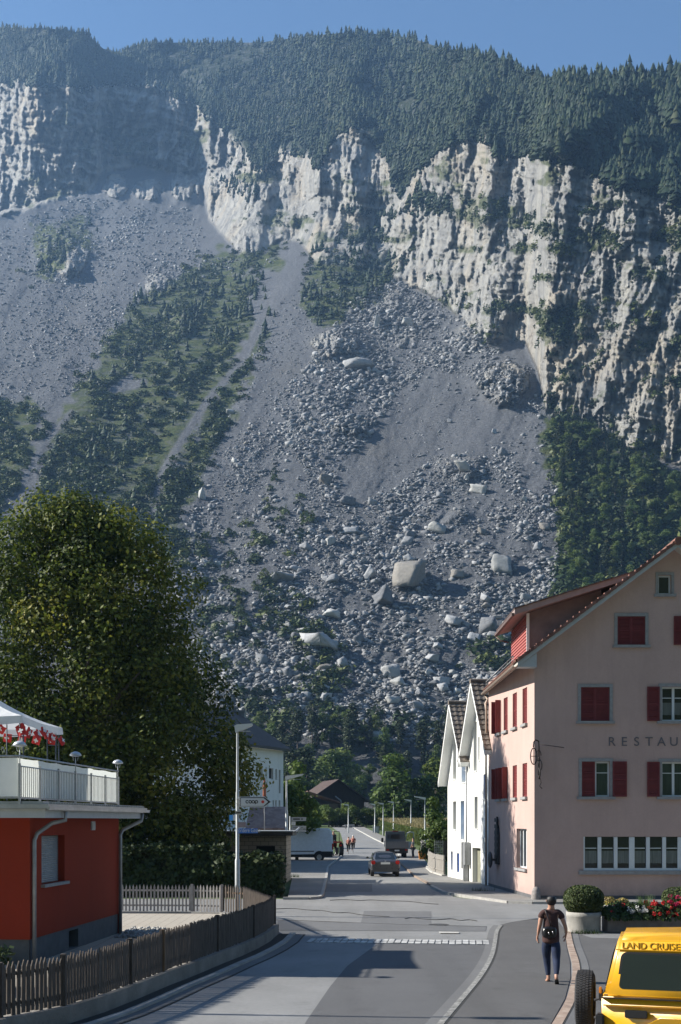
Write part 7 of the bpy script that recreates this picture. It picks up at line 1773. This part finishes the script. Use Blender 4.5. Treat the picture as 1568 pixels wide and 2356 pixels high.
# spare wheel: axle along the car
Q = Matrix.Translation((-.24, .66, .97)) @ Matrix.Rotation(R(90), 4, 'Y'); r_t, w_t = .375, .235
prof_t = [(r_t*.60, -w_t*.46), (r_t*.85, -w_t*.5), (r_t*.965, -w_t*.40), (r_t, -w_t*.22), (r_t*1.004, 0), (r_t, w_t*.22), (r_t*.965, w_t*.40), (r_t*.85, w_t*.5), (r_t*.60, w_t*.46)]
sp = MB().lathe(prof_t, 48, Q, cap=False).build('spare_wheel', M_TYRE, CR)
m = MB()
for k in range(64):
    for j in range(5):
        a0 = 2*math.pi*(k+.5*(j % 2))/64; h0 = -w_t*.42+j*w_t*.17; h1 = h0+w_t*.14; rt_ = r_t*(1.0 if 0 < j < 4 else .975)
        p = [(rt_*math.cos(a0+q), rt_*math.sin(a0+q), h) for q, h in ((0, h0), (.06, h0), (.075, h1), (.015, h1))]; q2 = [(x*1.025, y*1.025, z) for x, y, z in p]
        m.add(p+q2, [(4,5,6,7), (0,1,5,4), (1,2,6,5), (2,3,7,6), (3,0,4,7)], False, Q)
m.build('tread', M_TYRE, sp); MB().lathe([(r_t*.6, -.09), (r_t*.55, -.07), (.1, -.09), (.0, -.09)], 20, Q, cap=False).lathe([(r_t*.6, .09), (r_t*.5, .06), (.0, .05)], 20, Q, cap=False).build('rim', M_RIM, sp)
for x_ in (.88, 3.45):
    for y_ in (.12, WD-.12): wheel(CR, x_, y_, .375, .235, axis='y')

# ------------------------------------------------------------------ people
def skin(name, pts, edges, mat, parent, sub=2, root=0, M=None):
    """pts: (x,y,z,rx[,ry]); grows one smooth surface round the edges"""
    me = bpy.data.meshes.new(name); me.from_pydata([p[:3] for p in pts], edges, []); o = bpy.data.objects.new('tmp', me); COL.objects.link(o)
    sk = o.modifiers.new('s', 'SKIN'); sv = me.skin_vertices[0].data
    for i, p in enumerate(pts): q_ = (1.12 if name == 'jeans' else 1.2) if p[3] > .028 else 1.0; sv[i].radius = (p[3]*q_, (p[4] if len(p) > 4 else p[3])*q_); sv[i].use_root = (i == root)
    sk.branch_smoothing = .6; ss = o.modifiers.new('u', 'SUBSURF'); ss.levels = sub; ss.render_levels = sub
    dg = bpy.context.evaluated_depsgraph_get(); m2 = bpy.data.meshes.new_from_object(o.evaluated_get(dg)); bpy.data.objects.remove(o)
    m2.name = name; m2.materials.clear(); m2.materials.append(mat)
    for p in m2.polygons: p.use_smooth = True; p.material_index = 0
    if M is not None: m2.transform(M)
    return link_mesh(name, m2, None, parent)
def chain(n, o=0): return [(o+i, o+i+1) for i in range(n-1)]
M_SKIN = mat_simple('skin', (.42, .23, .16), .55, var=.08, scale=8); M_SKIN.node_tree.nodes['Principled BSDF'].inputs['Subsurface Weight'].default_value = .08
M_TEE = mat_simple('brown_cotton', (.055, .024, .022), .9, var=.2, scale=9, bump=.006, bscale=60); M_JEANS = mat_simple('blue_denim', (.011, .021, .055), .85, var=.35, scale=7, bump=.004, bscale=90); M_HAIR = mat_simple('black_hair', (.012, .010, .010), .5, var=.4, scale=25, bump=.006, bscale=80)
M_LEATH = mat_simple('black_leather', (.012, .012, .014), .28, var=.3, scale=14, bump=.008, bscale=30)
wx, wy, _ = G(1268, 2262); WM = empty('person', (wx, wy, 0), 'woman with short black hair in brown top and dark jeans walking away on the footway', 'person')
# body: pelvis root, spine, head, arms, legs, feet. y+ is away from the camera
B = [(0,0,.93,.105,.085),(0,.0,1.08,.10,.08),(.0,.01,1.25,.135,.095),(.0,.01,1.40,.15,.09),(.0,.015,1.475,.06,.055),(.01,.02,1.55,.05,.052),(.012,.03,1.62,.072,.085),(.012,.035,1.69,.078,.092),(.012,.035,1.735,.055,.065),
     (-.165,.01,1.425,.052),(-.20,.0,1.33,.044),(-.225,-.01,1.19,.036),(-.245,.03,1.06,.030),(-.255,.06,.965,.022),(-.262,.07,.92,.030,.018),(-.265,.08,.885,.024,.016),
     (.175,.01,1.425,.052),(.225,-.01,1.33,.044),(.272,-.03,1.20,.037),(.305,-.02,1.09,.031),(.315,.01,1.0,.022),(.31,.03,.955,.030,.018),(.30,.045,.92,.024,.016),
     (-.085,.02,.86,.098),(-.07,.10,.70,.080),(-.05,.16,.50,.056),(-.035,.18,.34,.050),(-.02,.16,.13,.033),(-.02,.14,.055,.036),(-.03,.24,.035,.036,.022),(-.035,.33,.025,.030,.016),
     (.085,-.01,.86,.098),(.095,-.04,.70,.080),(.095,-.06,.50,.056),(.085,-.15,.36,.050),(.06,-.27,.20,.033),(.055,-.31,.15,.034),(.07,-.25,.085,.034,.024),(.085,-.18,.022,.030,.018)]
E = [(0,1),(1,2),(2,3),(3,4),(4,5),(5,6),(6,7),(7,8),(3,9),(9,10),(10,11),(11,12),(12,13),(13,14),(14,15),(3,16),(16,17),(17,18),(18,19),(19,20),(20,21),(21,22),(0,23),(23,24),(24,25),(25,26),(26,27),(27,28),(28,29),(29,30),(0,31),(31,32),(32,33),(33,34),(34,35),(35,36),(36,37),(37,38)]
# fingers and thumb as chains rooted inside the palm
def hand(idx, side, curl):
    bx_, by_, bz_ = B[idx][:3]
    for k in range(4):
        o = (k-1.5)*.017; L_ = (.070, .078, .074, .058)[k]; s0_ = len(B)
        B.append((bx_+side*.004*k, by_+o, bz_-.012, .0095)); B.append((bx_-side*.006*curl, by_+o*1.1, bz_-.012-L_*.45, .0088)); B.append((bx_-side*.020*curl, by_+o*1.05, bz_-.012-L_*.8, .0082)); B.append((bx_-side*.036*curl, by_+o, bz_-.012-L_*(.95-.1*curl), .007))
        E.extend([(idx, s0_), (s0_, s0_+1), (s0_+1, s0_+2), (s0_+2, s0_+3)])
    s0_ = len(B); pz = B[idx-1][2]
    B.append((bx_-side*.012, by_+.030, pz-.004, .011)); B.append((bx_-side*.030, by_+.045, pz-.035, .010)); B.append((bx_-side*.040, by_+.045, pz-.062, .008)); E.extend([(idx-1, s0_), (s0_, s0_+1), (s0_+1, s0_+2)])
hand(15, -1, 1.2); hand(22, 1, 1.0)
body = skin('body', B, E, M_SKIN, WM)
T = [(0,.0,.80,.150,.118),(0,.0,.86,.160,.122),(0,.0,1.0,.16,.12),(.0,.01,1.18,.140,.105),(.0,.01,1.36,.160,.105),(.0,.012,1.45,.10,.075),(-.13,.01,1.445,.072),(-.19,.005,1.385,.064),(-.215,.0,1.30,.056),(.14,.01,1.445,.072),(.205,.0,1.385,.064),(.245,-.015,1.29,.056)]
skin('top', T, [(0,1),(1,2),(2,3),(3,4),(4,5),(5,6),(6,7),(7,8),(5,9),(9,10),(10,11)], M_TEE, WM)
J = [(0,.0,1.04,.135,.105),(0,.005,.91,.165,.13),(-.088,.02,.85,.112),(-.075,.09,.70,.100),(-.055,.155,.51,.076),(-.037,.18,.34,.066),(-.020,.16,.11,.042),(.088,-.01,.85,.112),(.098,-.04,.70,.100),(.098,-.065,.51,.076),(.088,-.15,.365,.066),(.058,-.285,.185,.042)]
skin('jeans', J, [(0,1),(1,2),(2,3),(3,4),(4,5),(5,6),(1,7),(7,8),(8,9),(9,10),(10,11)], M_JEANS, WM)
skin('hair', [(.012,-.01,1.565,.055,.05),(.012,-.005,1.64,.092,.09),(.012,.01,1.71,.098,.105),(.012,.02,1.775,.062,.075)], chain(4), M_HAIR, WM)
for sgn in (-1, 1): MB().tube([(.012+sgn*.083, .04, 1.645), (.012+sgn*.097, .03, 1.665), (.012+sgn*.095, .035, 1.69)], .011, 6).build('ear', M_SKIN, WM)
m = MB(); m.tube([(.012, .125, 1.66), (.012, .145, 1.63), (.012, .125, 1.62)], .011, 6); m.build('nose', M_SKIN, WM)
for sgn in (-1, 1): MB().lathe([(.001, -.011), (.010, -.006), (.012, 0), (.010, .006), (.001, .011)], 8, Matrix.Translation((.012+sgn*.03, .115, 1.672))).build('eye', M_SW, WM)
MB().box(-.012, .036, .112, .120, 1.592, 1.600).build('mouth', mat_simple('lips', (.35, .10, .09), .5), WM)
# sandals
def sole(pts, nm='sandal'):
    m = MB(); n = len(pts); a = [Vector(p) for p in pts]
    for i in range(n-1):
        d = (a[i+1]-a[i]); s_ = Vector((1, 0, 0)); up = s_.cross(d).normalized()*-.012; w0 = (.034, .040, .044, .030)[i]; w1 = (.040, .044, .030, .02)[i]
        m.add([tuple(a[i]-s_*w0), tuple(a[i]+s_*w0), tuple(a[i+1]+s_*w1), tuple(a[i+1]-s_*w1), tuple(a[i]-s_*w0+up), tuple(a[i]+s_*w0+up), tuple(a[i+1]+s_*w1+up), tuple(a[i+1]-s_*w1+up)], [(0,1,2,3), (7,6,5,4), (0,4,5,1), (1,5,6,2), (2,6,7,3), (3,7,4,0)])
    return m
sole([(-.02,.10,.022),(-.028,.2,.018),(-.034,.29,.012),(-.036,.36,.012)]).build('sandal', M_LEATH, WM); sole([(.052,-.345,.125),(.062,-.30,.075),(.078,-.235,.025),(.09,-.17,.008)]).build('sandal', M_LEATH, WM)
# bag and strap
bag = empty('shoulder_bag', (wx-.06, wy-.15, 1.06), 'black leather shoulder bag hanging on the back of the walking woman', 'bag')
m = MB(); loft(m, [rsec(-.07, .10, -.10, .06, 3), rsec(-.05, .135, -.125, .09, 3), rsec(.0, .15, -.14, .11, 3), rsec(.05, .12, -.12, .08, 3)]); m.build('body', M_LEATH, bag)
MB().box(-.10, .10, -.085, -.068, -.03, .07, bev=.006).build('flap', M_LEATH, bag); MB().tube([(-.03, -.09, .0), (-.02, -.095, -.05)], .008, 5).tube([(.05, -.09, .02), (.06, -.095, -.04)], .008, 5).build('buckle', M_RIM, bag)
MB().tube([(.03, .0, .10), (.0, .0, .22), (-.045, .03, .36), (-.07, .10, .44), (-.07, .20, .42), (-.06, .27, .33)], .012, 6).build('strap', M_LEATH, bag)
ph = MB().box(-.025, .025, -.006, .006, -.05, .05, bev=.005).build('phone', M_SW); ph.location = (wx-.245, wy+.075, .85); tag(ph, 'small white phone in the left hand of the walking woman', 'phone')
def person(x, y, z, label, top, bot, pose='stand', rz=0.0, hair=None, cap=None, s=1.0):
    e = empty('person', (x, y, z), label, 'person', None, rz); e.scale = (s, s, s)
    if pose == 'stand': L = [(0,0,.93,.13,.10),(0,0,1.2,.13,.09),(0,0,1.42,.14,.09),(0,.0,1.52,.05),(0,.01,1.62,.08,.09),(0,.01,1.70,.07),(-.19,0,1.38,.05),(-.23,.02,1.15,.04),(-.2,.12,.95,.03),(-.2,.16,.87,.03),(.19,0,1.38,.05),(.24,.05,1.18,.04),(.22,.2,1.1,.03),(.2,.26,1.1,.03),(-.09,0,.85,.09),(-.11,.02,.48,.06),(-.12,0,.09,.04),(-.12,.13,.035,.035,.02),(.09,0,.85,.09),(.12,.04,.48,.06),(.14,-.03,.09,.04),(.14,.10,.035,.035,.02)]
    else: L = [(0,-.1,.98,.13,.10),(0,.05,1.2,.13,.09),(0,.2,1.38,.14,.09),(0,.28,1.46,.05),(0,.36,1.55,.08,.09),(0,.38,1.63,.07),(-.18,.22,1.34,.05),(-.23,.4,1.18,.04),(-.22,.58,1.04,.03),(-.2,.63,1.03,.03),(.18,.22,1.34,.05),(.23,.4,1.18,.04),(.22,.58,1.04,.03),(.2,.63,1.03,.03),(-.09,-.02,.92,.09),(-.11,.2,.62,.06),(-.10,.02,.25,.04),(-.10,.12,.2,.035,.02),(.09,-.02,.92,.09),(.11,.26,.78,.06),(.10,.10,.42,.04),(.10,.2,.38,.035,.02)]
    Ed = [(0,1),(1,2),(2,3),(3,4),(4,5),(2,6),(6,7),(7,8),(8,9),(2,10),(10,11),(11,12),(12,13),(0,14),(14,15),(15,16),(16,17),(0,18),(18,19),(19,20),(20,21)]
    skin('body', L, Ed, M_SKIN, e, 1)
    g = lambda i, k=1.18, mn=.0: (L[i][0], L[i][1], L[i][2], L[i][3]*k+mn, (L[i][4] if len(L[i]) > 4 else L[i][3])*k+mn)
    skin('top', [g(0), g(1), g(2), g(6, 1.25), g(7, 1.2), g(10, 1.25), g(11, 1.2)], [(0,1),(1,2),(2,3),(3,4),(2,5),(5,6)], top, e, 1)
    skin('trousers', [g(0, 1.25), g(14, 1.2), g(15, 1.25), g(16, 1.3), g(18, 1.2), g(19, 1.25), g(20, 1.3)], [(0,1),(1,2),(2,3),(0,4),(4,5),(5,6)], bot, e, 1)
    h = L[4]; skin('hair' if not cap else 'cap', [(h[0], h[1]-.02, h[2]+.02, .088, .095), (h[0], h[1], h[2]+.09, .08, .09), (h[0], h[1], h[2]+.13, .05, .05)], chain(3), cap or hair or M_HAIR, e, 1); return e
M_RB = mat_simple('reddish_shirt', (.20, .055, .04), .9, var=.4, scale=12); M_DKC = mat_simple('dark_cloth', (.03, .032, .04), .9); M_GYC = mat_simple('grey_cloth', (.22, .21, .20), .9, var=.2, scale=8); M_WC = mat_simple('white_helmet', (.7, .7, .68), .5)
def bicycle(x, y, z, label, rz=0.0):
    e = empty('bicycle', (x, y, z), label, 'bicycle', 'bicycles ridden down the road', rz)
    for yy in (-.52, .52):
        pts = [(0, yy+.33*math.cos(a), .34+.33*math.sin(a)) for a in np.linspace(0, 2*math.pi, 17)]; w = MB().tube(pts, .018, 5).build('wheel', M_TYRE, e)
        m = MB()
        for k in range(6): a = k*math.pi/6; m.tube([(0, yy+.32*math.cos(a), .34+.32*math.sin(a)), (0, yy-.32*math.cos(a), .34-.32*math.sin(a))], .003, 3)
        m.build('spokes', M_RIM, w)
    MB().tube([(0, -.52, .34), (0, -.08, .30), (0, .38, .82), (0, -.18, .86), (0, -.08, .30)], .017, 5).tube([(0, -.52, .34), (0, -.18, .80)], .012, 5).tube([(0, .52, .34), (0, .36, .95)], .015, 5).build('frame', M_IRON, e)
    MB().tube([(-.26, .32, 1.0), (0, .36, .98), (.26, .32, 1.0)], .014, 5).build('handlebar', M_PLAST, e); MB().box(-.07, .07, -.32, -.06, .92, .97, bev=.015).build('saddle', M_PLAST, e)
for u_, D_, lb, lb2, tp, sc_ in ((802.5, 112, 'cyclist in dark reddish clothes, left of the two riding away', 'left bicycle of the pair on the road', M_RB, 1.0), (813, 116, 'cyclist with white helmet, right of the two riding away', 'right bicycle of the pair on the road', M_RB, 1.06)):
    x, y, z = gpt(u_, D_); bicycle(x, y, z, lb2); person(x, y, z, lb, tp, M_DKC, 'ride', 0, cap=M_WC if u_ > 805 else None, s=sc_)
x, y, z = gpt(951, 97.5); person(x, y, z+.08, 'man in grey shirt standing by the open door of the truck', M_GYC, M_DKC, 'stand', R(70))
person(TT.location.x, TT.location.y+.15, .62, 'driver with a pale cap sitting on the red tractor behind the van', M_DKC, M_DKC, 'stand', 0, cap=mat_simple('pale_cap', (.6, .5, .42), .8))
# ------------------------------------------------------------------ haze
hz = MB().box(-1150, 1150, -40, 2750, -2.0, 1750).build('haze', None)
ht = bpy.data.materials.new('haze'); ht.use_nodes = True; hn = ht.node_tree
hn.nodes.remove(hn.nodes['Principled BSDF'])
pv = hn.nodes.new('ShaderNodeVolumePrincipled'); pv.inputs['Color'].default_value = (.34, .60, 1.0, 1)
pv.inputs['Density'].default_value = HAZE if 'HAZE' in globals() else .000095
pv.inputs['Anisotropy'].default_value = 0.2
hn.links.new(pv.outputs[0], hn.nodes['Material Output'].inputs['Volume'])
hz.data.materials.append(ht); tag(hz, kind='stuff')
